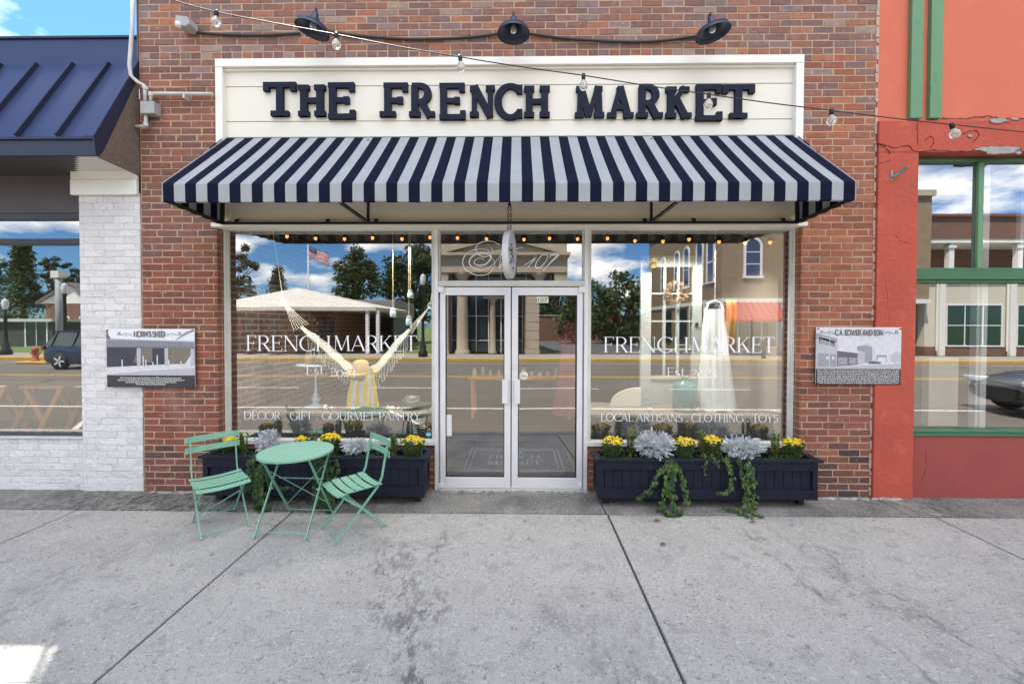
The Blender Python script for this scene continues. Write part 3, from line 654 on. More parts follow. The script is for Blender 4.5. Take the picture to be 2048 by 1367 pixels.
c = P(857, 868, YG-.002); stk = MB().lathe([(0, 0), (.028, 0), (.028, .001)], (c.x, YG-.001, c.z), 24, Matrix.Rotation(R_(90), 3, 'X')).build('round_sticker', mat('teal_print', (.06, .36, .42), .5), wl)
B(c.x-.022, c.x+.022, YG-.0035, YG-.0022, c.z-.006, c.z+.002).build('sticker_band', M_vinyl, stk)
fi = MB(); cc = P(843, 843, YG-.002)
for i in range(6): plain_text(['FINEST SHOPS', 'open daily', 'Mon to Sat', 'ten to six', 'closed', 'Sunday'][i], cc.x, cc.z+.02-.017*i, YG-.0015, .014, fi)
fi.build('small_print', M_vinyl, wl)

def vinyl(text, pxa, pxb, pyt, pyb, parent, thick=.105, thin=.032, serif=.028, slant=0, y=YG-.002):
    x0, x1 = PX(pxa, pyb, y), PX(pxb, pyb, y); z1, z0 = PZ((pxa+pxb)/2, pyt, y), PZ((pxa+pxb)/2, pyb, y)
    m = MB(); letters(text, x0, x1, z0, z1, y, m, thick, thin, serif, slant=slant); return m.build('window_lettering', M_vinyl, parent)
for par, dxx, dyy in ((wl, 0, 0), (wr, 715, 3)):
    vinyl('FRENCH', 491+dxx, 663+dxx, 671+dyy, 701.5+dyy, par); vinyl('MARKET', 666+dxx, 835+dxx, 671+dyy, 701.5+dyy, par)
    vinyl('Est', 611+dxx+7*(dxx>0), 648+dxx+7*(dxx>0), 732+dyy, 749+dyy, par); vinyl('.', 648+dxx+7*(dxx>0), 657+dxx+7*(dxx>0), 732+dyy, 749+dyy, par)
    vinyl('2023', 660+dxx+7*(dxx>0), 711+dxx+7*(dxx>0), 735+dyy, 752+dyy, par, thick=.09)
vinyl('DECOR . GIFT . GOURMET PANTRY', 487, 842, 823, 839, wl, thick=.095, thin=.04, serif=.035)
vinyl('LOCAL ARTISANS . CLOTHING . TOYS', 1201, 1555, 827, 842.5, wr, thick=.095, thin=.04, serif=.035)
# script "No 107" on the transom
def crom(pts, n=9):
    o = []
    for i in range(len(pts)-1):
        p0, p1, p2, p3 = [Vector(pts[max(0, min(len(pts)-1, i+k))]) for k in (-1, 0, 1, 2)]
        for j in range(n):
            t = j/n; o.append(.5*((2*p1) + (-p0+p2)*t + (2*p0-5*p1+4*p2-p3)*t*t + (-p0+3*p1-3*p2+p3)*t**3))
    o.append(Vector(pts[-1])); return o
def ribbon(mb, pts2, w, y):
    q = crom(pts2); n = len(q); vs = []
    for i in range(n):
        t = (q[min(i+1, n-1)] - q[max(i-1, 0)]); t.normalize(); nn = Vector((-t.y, t.x)); ww = (w[0] + (w[1]-w[0])*math.sin(math.pi*i/(n-1))**3)/2
        for s_ in (1, -1):
            e = q[i] + nn*ww*s_; p = P(880 + e.x/5.16, 455 + e.y/5.16, y); vs.append((p.x, y, p.z))
    mb.add(vs, [(2*i, 2*i+1, 2*i+3, 2*i+2) for i in range(n-1)])
sc = MB(); y_ = YG-.002
ribbon(sc, [(455,335),(430,318),(390,320),(355,345),(365,378),(415,390),(480,370),(525,310),(500,270),(440,262),(370,275),(310,325),(310,385),(370,430),(450,435),(530,395),(600,320),(640,255)], (5, 15), y_)
ribbon(sc, [(620,185),(560,148),(480,140),(400,165),(370,215),(395,275),(450,300),(520,285),(546,240),(522,205)], (5, 9), y_-.0003)
ribbon(sc, [(520,255),(470,225),(400,220),(310,245),(245,310),(240,390),(300,460),(400,493),(500,475),(555,410),(560,350),(520,280)], (5, 8), y_-.0006)
ribbon(sc, [(640,262),(625,320),(612,400),(618,412),(650,370),(655,345),(632,372),(615,405)], (5, 8), y_-.0009)
ribbon(sc, [(775,235),(800,215),(855,204)], (5, 6), y_-.0003)
ribbon(sc, [(866,392),(940,345),(985,310),(1020,275),(985,315),(945,365),(905,412)], (5, 15), y_-.0006)
ribbon(sc, [(1095,280),(1050,290),(1000,350),(985,400),(1000,415),(1040,405),(1095,345),(1112,295),(1095,280)], (7, 9), y_-.0003)
ribbon(sc, [(1138,318),(1140,290),(1175,282),(1222,280),(1160,340),(1105,400),(1065,447)], (6, 18), y_-.0006)
sc.build('script_lettering', M_vinyl, tf)

# ================================================================ AWNING
aw = thing('striped_awning', 'navy and white striped canvas awning over the shopfront', 'awning', (0, 0, 2.9))
YF = -.74
fl, frr = PX(327, 390, YF), PX(1709, 390, YF); bl_, br_ = PX(454, 275, PY-.01), PX(1586, 280, PY-.01)
zft, zfb = PZ(1018, 364.5, YF), PZ(1018, 402, YF); zbt = PZ(1018, 274, PY-.01); zbb = PZ(1018, 448, 0)
NS = 61
M_st1 = mat('canvas_navy', (.006, .008, .022), .9, spec=.08, col2=(.009, .011, .028), nscale=9, bump=.12, bscale=300, stretch=(1, 1, 1))
M_st2 = mat('canvas_pale', (.36, .37, .385), .9, spec=.1, col2=(.295, .315, .345), nscale=4, bump=.12, bscale=300, stain=[((.40, .40, .40), 5, .6, .8, .3)])
cv = [MB(), MB()]
def lerp(a, b, t): return a + (b-a)*t
for i in range(NS):
    m = cv[i % 2]; t0, t1 = i/NS, (i+1)/NS
    nseg = 6; vs = []
    for s_ in range(nseg+1):
        u = s_/nseg; sag = -.006*math.sin(math.pi*u)
        for t in (t0, t1): vs.append((lerp(lerp(bl_, br_, t), lerp(fl, frr, t), u), lerp(PY-.012, YF, u), lerp(zbt, zft, u) + sag + .003*math.sin(t*44)*math.sin(math.pi*u)))
    for t in (t0, t1): vs.append((lerp(fl, frr, t), YF-.006, zft-.012))
    for t in (t0, t1): vs.append((lerp(fl, frr, t), YF-.004, zfb+.0045*math.sin(t*37)*math.sin(t*11+1)+.002*math.sin(t*120)))
    for t in (t0, t1): vs.append((lerp(fl, frr, t), YF+.012, zfb-.004))
    m.add(vs, [(2*k, 2*k+1, 2*k+3, 2*k+2) for k in range(nseg+3)])
# side wings, striped vertically
for sx_, xf, xb in ((0, fl, bl_-.02), (1, frr, br_+.02)):
    n = 8
    for k in range(n):
        m = cv[(k) % 2]; t0, t1 = k/n, (k+1)/n
        v = []
        for t in (t0, t1):
            x = lerp(xf, xb, t); y = lerp(YF, -.0, t); zt_ = lerp(zft, zbt, t) - .008; zb_ = lerp(zfb, zbb+.01, t)
            v += [(x, y, zb_), (x, y, zt_)]
        m.add(v, [(0, 1, 3, 2)])
can = cv[0].build('canopy', M_st1, aw, solid=.002); can['label'] = 'navy stripes of the canvas'
for m_ in (M_st1, M_st2):      # slack, slightly puckered cloth
    nt_ = m_.node_tree; b_ = nt_.nodes['Principled BSDF']; old = b_.inputs['Normal'].links[0].from_node; tc_ = N(nt_, 'ShaderNodeTexCoord'); mp_ = N(nt_, 'ShaderNodeMapping'); mp_.inputs['Scale'].default_value = (3.5, 1.2, 1.2)
    n_ = N(nt_, 'ShaderNodeTexNoise'); n_.inputs['Scale'].default_value = 1.6; n_.inputs['Detail'].default_value = 3; nt_.links.new(tc_.outputs['Object'], mp_.inputs[0]); nt_.links.new(mp_.outputs[0], n_.inputs['Vector'])
    bp_ = N(nt_, 'ShaderNodeBump'); bp_.inputs['Strength'].default_value = .7; bp_.inputs['Distance'].default_value = .03; nt_.links.new(n_.outputs[0], bp_.inputs['Height']); nt_.links.new(bp_.outputs[0], old.inputs['Normal'])
c2 = cv[1].build('canopy', M_st2, aw, solid=.002); c2['label'] = 'pale stripes of the canvas'
e = MB()
for xf, xb, s_ in ((fl, bl_, -1), (frr, br_, 1)):
    e.tube([(xf+.004*s_, YF-.004, zfb), (xf+.004*s_, YF-.004, zft), (xb+.004*s_, PY-.012, zbt+.002)], .005, 6)
e.tube([(bl_, PY-.016, zbt+.004), (br_, PY-.016, zbt+.004)], .005, 6)
e.build('binding', M_st2, aw)
fm = MB()
fm.bar((bl_-.01, -.045, zbb), (br_+.01, -.045, zbb), .025, .025); fm.bar((fl+.02, YF+.02, zfb+.012), (frr-.02, YF+.02, zfb+.012), .025, .025)
fm.bar((fl+.03, YF+.02, zft-.03), (frr-.03, YF+.02, zft-.03), .02, .02)
for xf, xb in ((fl+.02, bl_+.0), (frr-.02, br_-.0)):
    fm.bar((xf, YF+.03, zfb+.012), (xb, -.04, zbb), .025, .025); fm.bar((xb, -.045, zbb), (xb, -.0, zbt-.05), .028, .028); fm.bar((xf, YF+.03, zft-.03), (xb, -.0, zbt-.05), .02, .02)
fm.build('awning_frame', M_black, aw, bevel=.002)
for xp, xe in ((737, 672), (1302, 1365)):
    xa = PX(xp, 430, -.03); xa2 = PX(xe, 402, YF*.55); q = MB(); q.bar((xa, -.04, zbb), (xa, -.02, zbt-.05), .022, .022); q.bar((xa, -.06, zbb+.01), (xa2, YF+.04, zft-.03), .03, .022)
    q.build('support_strut', M_black, aw)
for xp in (473, 655, 752, 1290, 1388, 1567):
    x = PX(xp, 442, -.02); q = MB(); q.box(x-.018, x+.018, -.02, .02, zbb, zbb+.05); q.tube([(x, -.02, zbb+.03), (x, -.03, zbb+.03)], .009, 6); q.tube([(x+.01, -.058, zbb), (x+.01, -.066, zbb)], .006, 6)
    q.build('mounting_bracket', M_black, aw)
for s_, xf, xb in ((1, fl, bl_), (-1, frr, br_)):
    for k in range(4):
        t = .2 + .22*k; x, y, z = lerp(xf+.02*s_, xb, t), lerp(YF+.03, -.04, t), lerp(zfb+.012, zbb, t)
        B(x-.012, x+.012, y-.03, y+.03, z-.02, z+.012).build('mounting_bracket', M_black, aw)

# hanging oval sign on chains
hsx, hsy = PX(1019, 430, -.42), -.42
hs = thing('hanging_oval_sign', 'small white oval sign hanging edge-on from a chain below the awning', 'hanging sign', (hsx, hsy, 2.2))
zt_, zb_ = PZ(1018, 461, hsy), PZ(1018, 557, hsy); zc_ = (zt_+zb_)/2; hh = (zt_-zb_)/2
m = MB(); nn = 40; ang = R_(12)
ax = Vector((math.sin(ang)*1, math.cos(ang), 0)); nrm = Vector((math.cos(ang), -math.sin(ang), 0))
ring = [Vector((hsx, hsy, zc_)) + ax*(.17*math.cos(2*math.pi*k/nn)) + Vector((0, 0, hh*math.sin(2*math.pi*k/nn))) for k in range(nn)]
m.prism([p - nrm*.028 for p in ring], nrm*.056)
M_wsign = mat('worn_white_paint', (.62, .62, .62), .6, col2=(.40, .40, .41), nscale=9, namt=.3, bump=.2)
ov = m.build('sign_disc', M_wsign, hs, bevel=.004)
m = MB(); nn = 14
for k in range(16):
    a, r = random.uniform(0, 6.28), random.uniform(.1, .85); cc = Vector((hsx, hsy, zc_)) + nrm*.030 + ax*(.15*r*math.cos(a)) + Vector((0, 0, hh*.85*r*math.sin(a)))
    s1, s2 = random.uniform(.008, .03), random.uniform(.008, .025)
    m.prism([cc + ax*s1*math.cos(t)*1.0 + Vector((0, 0, s2*math.sin(t))) for t in (0, 1, 2.2, 3.3, 4.4, 5.5)], nrm*.001)
m.build('sign_artwork', mat('art_grey', (.10, .11, .12), .7), ov)
for dx in (-.012, .012):
    m = MB(); z = zt_-.01; k = 0
    while z < zfb + .04:
        a = R_(0 if k % 2 else 90); L = .017
        pts = [Vector((hsx+dx + .008*math.cos(t)*math.cos(a), hsy + .008*math.cos(t)*math.sin(a), z + L*math.sin(t) + L*.8)) for t in [2*math.pi*j/10 for j in range(11)]]
        m.tube(pts, .0028, 5); z += .027; k += 1
    m.build('chain', M_black, hs)
q = MB(); q.tube([(hsx, hsy, zfb+.05), (hsx, hsy, zfb+.22)], .010); q.bar((hsx, YF+.02, zft-.03), (hsx, 0.02, zbb+.35), .02, .02); q.build('hanger', M_black, hs)

# ================================================================ BARN LAMPS, CABLE, STRING LIGHTS
M_bulb = mat('clear_bulb', (.85, .84, .80), .05, 0, spec=.8, trans=.75)
M_warm = mat('lit_filament', (1, .6, .2), .5, emit=(1, .55, .18), estr=2.4)
lamp_lab = ['leftmost of the three dark blue barn lamps, tilted towards the left', 'middle of the three dark blue barn lamps, hanging straight above the sign', 'rightmost of the three dark blue barn lamps, tilted towards the right']
for i, (cx_, cy_, tx, ty, tilt, ax_) in enumerate([(625, 60, 628, 17, 12, 637), (1027, 68, 1028, 26, 0, 1028), (1426, 67, 1426, 27, -10, 1413)]):
    yl = -.30; c = P(cx_, cy_, yl); top = P(tx, ty, yl)
    t = thing('barn_lamp', lamp_lab[i], 'wall lamp', c, 'barn lamps above the sign board')
    M = Matrix.Rotation(R_(tilt), 3, 'Y') @ Matrix.Rotation(R_(1), 3, 'X'); Rr = .147; H = top.z - c.z - .03
    prof = [(.016, H), (.024, H-.012), (.03, H-.045), (.04, H-.06), (.043, H-.075), (.058, H-.085), (.06, H-.10), (.105, H-.125), (.135, .035), (Rr, .0), (Rr+.002, -.006)]
    t2 = MB().lathe(prof, c, 40, M).build('lamp_shade', M_lampm, t, smooth=True, solid=.003)
    MB().lathe([(.012, H-.06), (.017, H-.085), (.028, .055), (.032, .03), (.026, .008), (.012, -.004), (.001, -.006)], c + Vector((0, 0, .01)), 16, M).build('bulb', M_bulb, t, smooth=True)
    MB().tube([c + M @ Vector((.0, 0, H-.09)), c + M @ Vector((.006, 0, .05)), c + M @ Vector((-.006, 0, .035)), c + M @ Vector((.004, 0, .02))], .0022, 4).build('filament', mat('brass', (.7, .5, .2), .3, .8), t)
    a0 = c + M @ Vector((0, 0, H-.005)); wp = P(ax_, cy_+5, 0)
    MB().tube([tuple(v) for v in [a0, a0 + Vector((0, .0, .035)), a0 + Vector(((wp.x-a0.x)*.15, .05, .062)), a0 + Vector(((wp.x-a0.x)*.4, .13, .04)), Vector((wp.x, -.03, wp.z+.02)), Vector((wp.x, -.0, wp.z))]], .009, 8).build('gooseneck_arm', M_black, t, smooth=True)
    MB().lathe([(.0, .02), (.045, .02), (.05, .0)], (wp.x, 0, wp.z), 20, Matrix.Rotation(R_(90), 3, 'X')).build('wall_plate', M_black, t, smooth=True)
# wall cable between the lamps
def spts(pix, y, n=8):
    q = crom(pix, n); return [P(v.x, v.y, y) for v in q]
for lab, pix in (('black conduit cable from the grey sensor box to the first barn lamp', [(392, 65), (440, 69), (520, 71), (600, 67)]),
                 ('black cable sagging between the left and middle barn lamps', [(655, 63), (720, 72), (800, 78), (880, 78), (950, 74), (1000, 67)]),
                 ('black cable sagging between the middle and right barn lamps', [(1055, 67), (1120, 76), (1200, 82), (1280, 84), (1340, 80), (1395, 72)])):
    tag(MB().tube(spts(pix, -.02), .0135, 8).build('wall_cable', M_cable, smooth=True), lab, 'cable', 'wall cables between the barn lamps')
# sensor box
c = P(376, 55, -.06); t = thing('sensor_light_box', 'grey plastic junction light box high on the brick wall, upper left', 'junction box', c)
m = MB(); m.prism([(c.x-.07, -.14, c.z-.02), (c.x+.03, -.14, c.z-.045), (c.x+.075, -.14, c.z-.02), (c.x+.06, -.14, c.z+.05), (c.x-.06, -.14, c.z+.065)], (0, .13, 0)); m.build('housing', M_gray, t, bevel=.01)
MB().lathe([(0, 0), (.028, 0), (.03, .012), (.018, .03), (0, .034)], (c.x-.025, -.14, c.z-.03), 16, Matrix.Rotation(R_(120), 3, 'X')).build('sensor_lens', M_trim, t, smooth=True)
# festoon string in front of the shop
YS = -.9
st = thing('festoon_string', 'black festoon cable with clear globe bulbs crossing in front of the sign', 'string lights', P(1167, 152, YS))
pix = [(250, -40), (340, -2), (433, 24), (553, 47), (673, 69), (796, 93), (920, 114), (1043, 134), (1167, 151), (1292, 171), (1418, 189), (1540, 206), (1663, 221), (1783, 236), (1903, 249), (2048, 264), (2200, 280)]
MB().tube(spts(pix, YS, 6), .0042, 6).build('cable', M_cable, st, smooth=True)
st2 = []
for i, (x, y) in enumerate([(433, 24), (673, 69), (920, 114), (1167, 151), (1418, 189), (1663, 221), (1903, 249)]):
    p = P(x, y, YS); tl = [.0, -.0, .0, 0, 0, 0, -.25][i] + random.uniform(-.12, .12); M = Matrix.Rotation(tl, 3, 'Y') @ Matrix.Rotation(R_(180), 3, 'X')
    MB().lathe([(.0, -.012), (.013, -.012), (.016, .0), (.015, .035), (.012, .036)], p, 12, M).build('socket', M_black, st, smooth=True)
    b = MB().lathe([(.012, .03), (.014, .04), (.030, .062), (.034, .08), (.028, .10), (.014, .112), (.001, .114)], p, 18, M).build('bulb', M_bulb, st, smooth=True)
    MB().tube([p + M @ Vector(v) for v in ((0, 0, .05), (.006, 0, .07), (-.006, 0, .085), (.004, 0, .095))], .0016, 4).build('filament', mat('brass', (.7, .5, .2), .3, .8), b)

# ================================================================ HISTORY PLAQUES
def plaque(px0, px1, py0, py1, name_text, label, kind):
    y = -.035; a, b = P(px0, py1, y), P(px1, py0, y); W, Hh = b.x-a.x, b.z-a.z
    t = thing('history_plaque', label, 'plaque', (a.x, 0, a.z), 'history plaques on the brick pillars')
    X = lambda u: a.x + u*W
    Z = lambda v: a.z + v*Hh
    B(a.x, b.x, y, y+.006, a.z, b.z).build('plate', mat('plaque_white', (.74, .74, .78), .3, coat=.3), t)
    cols = [(.70, .70, .75), (.33, .34, .39), (.12, .12, .15), (.045, .045, .06), (.20, .17, .14), (.50, .50, .56), (.025, .025, .03)]
    ms = [mat('print_tone_' + 'abcdefg'[i], c, .35, coat=.3, col2=tuple(v*(.72 if i < 6 else 1) for v in c), nscale=26, namt=.4) for i, c in enumerate(cols)]
    layers = {}
    def R(u0, u1, v0, v1, ci, k=1):
        layers.setdefault(ci, MB()).add([(X(u0), y-.0004*k, Z(v0)), (X(u1), y-.0004*k, Z(v0)), (X(u1), y-.0004*k, Z(v1)), (X(u0), y-.0004*k, Z(v1))], [(0, 1, 2, 3)])
    def Q(pts, ci, k=1): layers.setdefault(ci, MB()).add([(X(u), y-.0004*k, Z(v)) for u, v in pts], [tuple(range(len(pts)))])
    if kind == 0:
        R(0, 1, .205, .81, 0); R(0, 1, 0, .205, 6, 2)
        Q([(0, .34), (1, .42), (1, .70), (0, .71)], 3, 2); Q([(.30, .42), (.52, .42), (.52, .68), (.36, .68)], 4, 3); Q([(.68, .40), (.95, .40), (.98, .68), (.68, .68)], 4, 3)
        Q([(0, .68), (1, .665), (1, .78), (.05, .83), (0, .83)], 1, 4)
        for i in range(60): R(i/60, i/60+.006, .69, .80 - .0004*i, 2, 5)
        Q([(0, .83), (.05, .83), (.02, .90), (.012, .98), (0, .98)], 2, 4)
        R(0, 1, .675, .69, 2, 6); R(.345, .388, .36, .67, 5, 7); R(.66, .70, .37, .67, 5, 7); R(.955, 1, .38, .66, 5, 7); Q([(.89, .40), (.955, .40), (.955, .55)], 0, 7)
        for u, v, h_ in ((.17, .35, .12), (.41, .37, .17), (.44, .37, .10), (.52, .37, .06), (.57, .38, .17), (.70, .38, .09), (.84, .40, .05)): R(u, u+.014, v, v+h_, 0, 8)
        Q([(0, .205), (1, .205), (1, .33), (.5, .29), (0, .215)], 5, 3); Q([(.9, .95), (1, .99), (1, .97), (.78, .80), (.79, .82)], 1, 5)
    else:
        R(0, 1, .275, .99, 0); R(0, 1, 0, .275, 6, 2)
        Q([(0, .30), (.25, .30), (.25, .80), (0, .90)], 5, 2); Q([(0, .80), (.25, .73), (.25, .80), (0, .90)], 1, 3); Q([(.035, .71), (.22, .66), (.22, .755), (.035, .83)], 2, 3)
        for k_, (v0, v1) in enumerate(((.79, .77), (.755, .74), (.72, .70))):
            for j in range(9): u = .05 + .018*j; R(u, u+.011, v0 - .0024*j*5 - .012, v0 + .010 - .0024*j*5, 0, 5)
        Q([(.02, .31), (.24, .31), (.24, .53), (.02, .55)], 1, 3); R(.12, .15, .44, .49, 0, 4); R(.19, .215, .44, .49, 0, 4)
        Q([(.25, .32), (.49, .35), (.49, .55), (.25, .59)], 2, 3); Q([(.26, .34), (.37, .35), (.37, .48), (.26, .48)], 1, 4); Q([(.39, .36), (.48, .365), (.48, .47), (.39, .475)], 1, 4)
        Q([(.49, .35), (.575, .37), (.575, .55), (.49, .59)], 5, 3); Q([(.48, .67), (.575, .69), (.66, .66), (.665, .39), (.575, .38), (.575, .56), (.48, .60)], 1, 4); R(.595, .605, .69, .72, 1, 5)
        Q([(.71, .38), (.83, .38), (.83, .52), (.71, .52)], 1, 4); Q([(.725, .38), (.82, .38), (.82, .48), (.725, .48)], 0, 5)
        Q([(.88, .40), (1, .40), (1, .54), (.95, .58), (.88, .52)], 5, 4); R(.62, .76, .365, .40, 2, 6); R(.66, .70, .40, .415, 2, 6); Q([(0, .275), (1, .275), (1, .37), (.25, .31), (0, .30)], 5, 5)
        R(.155, .162, .30, .93, 0, 7); R(.68, .683, .42, .66, 1, 6)
        Q([(.40, .65), (.0, .80), (.0, .79)], 1, 1)
    # title
    z0, z1 = (.865, .955) if kind == 0 else (.865, .955); xa, xb = (.31, .67) if kind == 0 else (.22, .78)
    tt = name_text
    mb1 = MB(); letters(tt, X(xa), X(xb), Z(z0), Z(z1), y-.004, mb1, thick=.23, thin=.14, serif=.10); mb1.build('title_outline', ms[6], t)
    mb2 = MB(); letters(tt, X(xa), X(xb), Z(z0)+.004, Z(z1)-.004, y-.009, mb2, thick=.09, thin=.035, serif=.03); mb2.build('title', ms[0], t)
    fl_ = MB()
    for s_ in (1, -1):
        base = (.29 if s_ > 0 else .69) if kind == 0 else (.205 if s_ > 0 else .795)
        pts = [(base - s_*u, .905 + v) for u, v in ((.0, -.02), (.03, .01), (.07, .015), (.11, -.01), (.14, .0), (.155, .03), (.135, .035), (.135, .01), (.17, -.01))]
        q = crom(pts, 5); fl_.tube([(X(p.x), y-.004, Z(p.y)) for p in q], .0018, 4); fl_.tube([(X(base - s_*.06), y-.004, Z(.9)), (X(base-s_*.06), y-.004, Z(.87))], .0016, 4)
    fl_.build('flourish', ms[6], t)
    tx = MB()
    if kind == 0:
        L = ['H.D. Horn built this small tile building in the 1930s to house his grocery store,', 'which was in the middle portion of the structure. Several other businesses operated out of', 'sub-divided spaces within the building, including a Barber\'s Room,', 'Dan\'s Beer Market, and a jewelry store.']
        for i, (s_, wd) in enumerate(zip(L, (.70, .76, .58, .34))): plain_text(s_, X(.5), Z(.145-.035*i), y-.0014, Hh*.042, tx, width=W*wd)
    else:
        L = ['Built in 1936, C.A. Bower and Son Grocery served the Pembroke area for more than 40 years. Just to the right', 'of this business was the Pickens Store which offered notions, clothing, and more. To the left of C.A. Bower', 'and Son was the Hendren Hardware Co. Owned by partners Mr. J.R. and Maggie Smith and R.D. and Hallie Jones,', 'the business supplied a large, changing hardware inventory including paint, sporting goods, farming', 'implements, tools, and supplies. Bower\'s Grocery was expanded just to the right of the Pickens store. It', 'was owned and operated by Hugh and Maxine Bower for 40-plus years. It offered a full grocery line and farm', 'delivery. At the very end of the block is the Rialto Theater which featured Mr. Bower\'s famous cashiers on', 'Monday through Friday evenings and westerns on Saturday night with an early afternoon matinee to boot.']
        for i, s_ in enumerate(L): plain_text(s_, X(.5), Z(.238-.031*i), y-.0014, Hh*.036, tx, width=W*.96)
    for ci, m in layers.items(): m.build('printed_picture' if ci != 6 else 'text_band', ms[ci], t)
    tx.build('text', M_vinyl, t)
    for u, v in ((.018, .975), (.982, .975), (.018, .025), (.982, .025)):
        MB().lathe([(0, .012), (.005, .012), (.006, .0)], (X(u), y-.002, Z(v)), 10, Matrix.Rotation(R_(90), 3, 'X')).build('screw', M_black, t)
    B(a.x+.02, b.x-.02, y+.006, -.001, a.z+.02, b.z-.02).build('spacer', M_black, t)
plaque(214.5, 389, 657.5, 773.5, "HORN'S SHED", "history plaque with black and white photo titled HORN'S SHED, on the left pillar", 0)
plaque(1631, 1803, 654.5, 768.5, 'C.A. BOWER AND SON', 'history plaque titled C.A. BOWER AND SON between brick and red wall', 1)

# ================================================================ LEFT NEIGHBOUR: blue metal mansard, white painted brick
lb = thing('blue_roofed_building', 'low white brick building with blue standing seam metal roof on the left', 'building')
PLx = PX(161, 650, 0); XL0 = -13.0
zs_ = PZ(80, 877, 0); zcap0, zcap1 = PZ(215, 389, -.03), PZ(215, 341, -.03)
wc = lambda x, z: (lambda k: (.72*k, .71*k, .70*k))(random.uniform(.90, 1.05))
brickwork('painted_brick_pillar', lb, [(PLx, BL-.012, 0, zcap0+.02)], 0, wc, M_wbrick, M_wmort, joint=.005, jit=.0034)
brickwork('painted_brick_base', lb, [(XL0, PLx-.002, 0, zs_-.004)], .02, wc, M_wbrick, M_wmort, joint=.005, jit=.0034, header_rows=(int(zs_/.068),))
MB().box(XL0, PLx-.004, -.0, .14, zs_-.003, zs_+.012).build('window_ledge', M_wmort, lb, bevel=.004)
q = MB(); q.box(PLx-.05, BL-.015, -.035, .0, zcap0, (zcap0+zcap1)/2+.03); q.build('pillar_cap', M_trim, lb, bevel=.004)
MB().box(PLx-.05, BL-.015, -.03, .0, (zcap0+zcap1)/2+.033, zcap1+.03).build('pillar_cap', M_trim, lb, bevel=.004)
YB = -.42; zfa, zfb2 = PZ(109, 312, YB), PZ(109, 281, YB); YT = .05; zm, ztop = PZ(150, 129, YT), PZ(150, 78, YT)
XE = BL - .012
MB().box(XL0, XE, YB-.012, YB+.02, zfa, zfb2).build('roof_fascia', M_blued, lb, bevel=.003)
B(XL0, XE, YB-.03, YB+.02, zfb2+.001, zfb2+.022).build('drip_edge', M_blued, lb)
MB().prism([(XL0, YB-.02, zfb2+.022), (XL0, YT, zm), (XL0, YT+.02, zm), (XL0, YB+.05, zfb2+.022)], (XE-XL0-.06, 0, 0)).build('roof_panel', M_blue, lb)
m = MB()
x = PX(122, 272, YB); k = 0
def rib(x):
    m.prism([(x-.011, YB-.02, zfb2+.024), (x-.011, YB-.055, zfb2+.035), (x-.011, YT-.035, zm+.005), (x-.011, YT, zm)], (.022, 0, 0))
while x > XL0: rib(x); x -= .371
m.build('roof_rib', M_blued, lb)
MB().prism([(XE-.085, YB-.035, zfb2+.023), (XE-.085, YT-.04, zm+.02), (XE-.085, YT+.0, zm), (XE-.085, YB+.10, zfb2+.023)], (.085+.002, 0, 0)).build('roof_edge', M_blue, lb, bevel=.003)
MB().prism([(XE-.01, YB-.03, zfb2+.02), (XE-.01, YT-.03, zm+.02), (XE-.01, YT+.05, zm-.05), (XE-.01, YB+.07, zfb2-.12), (XE-.01, YB-.012, zfa)], (.014, 0, 0)).build('roof_edge', M_blued, lb)
MB().prism([(XE-.006, YB+.01, zfa-.01), (XE-.006, YB+.055, zfb2-.08), (XE-.006, -.0, zm-.17), (XE-.006, -.002, zfa-.03)], (.014, 0, 0)).build('end_panel', M_osb, lb)
MB().box(XL0, XE+.003, YT, .40, zm-.06, ztop).build('roof_parapet', M_blue, lb, bevel=.004)
B(XL0, XE+.003, YT-.02, .42, ztop, ztop+.02).build('parapet_cap', M_blued, lb)
xs = PLx-.05
for i in range(8): B(lerp(PX(150, 313, YB), PX(150, 340, 0), (i+.5)/8), XE, YB+.022+i*.052, YB+.070+i*.052, zfa+.005, zfa+.015).build('soffit_board', M_soff, lb)
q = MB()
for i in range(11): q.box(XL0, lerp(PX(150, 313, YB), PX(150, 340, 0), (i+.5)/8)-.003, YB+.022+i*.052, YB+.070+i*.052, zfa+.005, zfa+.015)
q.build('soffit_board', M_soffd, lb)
zh0, zh1 = PZ(80, 430, .1), zfa+.03
B(XL0, PLx-.002, .09, .25, zh0+.02, zh1).build('window_header', mat('brown_header', (.085, .07, .068), .6, col2=(.06, .05, .05), nscale=1.5), lb)
zw0, zw1 = PZ(80, 866, .13), PZ(80, 441, .13); zt1, zt0_ = PZ(80, 479, .13), PZ(80, 490, .13)
wn = thing('large_window', '', ''); del wn['label'], wn['category']; wn.parent = lb
q = MB(); q.box(XL0, PLx-.003, .09, .16, zw1, zh0+.018); q.box(XL0, PLx-.003, .085, .165, zt0_, zt1); q.box(XL0, PLx-.003, .07, .165, zs_+.013, zw0); q.box(PLx-.035, PLx-.004, .092, .16, zw0, zw1)
q.build('window_frame', M_dkfr, wn, bevel=.004)
B(XL0, PLx-.02, .13, .136, zw0-.005, zt0_+.005).build('pane', M_g3, wn); B(XL0, PLx-.02, .13, .136, zt1-.005, zw1+.005).build('pane', M_g3, wn)
sh = MB(); sh.box(XL0-.1, XL0, 0, 8, 0, ztop-.01); sh.box(XE-.12, XE, .3, 8, 0, 4.1); sh.box(XL0, XE-.12, 7.8, 8, 0, 4.1); sh.box(XL0, XE-.12, .40, 7.8, 3.9, 4.1); sh.box(PLx, XE-.12, .125, .3, 0, 4.0)
sh.box(XL0, XE-.12, .26, .40, zh0+.1, 4.1)
sh.build('shell_wall', mat('inner_grey', (.22, .21, .17), .9), lb)
B(XL0, XE-.12, .17, 7.8, -.06, .01).build('interior_floor', mat('grey_floor', (.12, .11, .10), .5), lb)
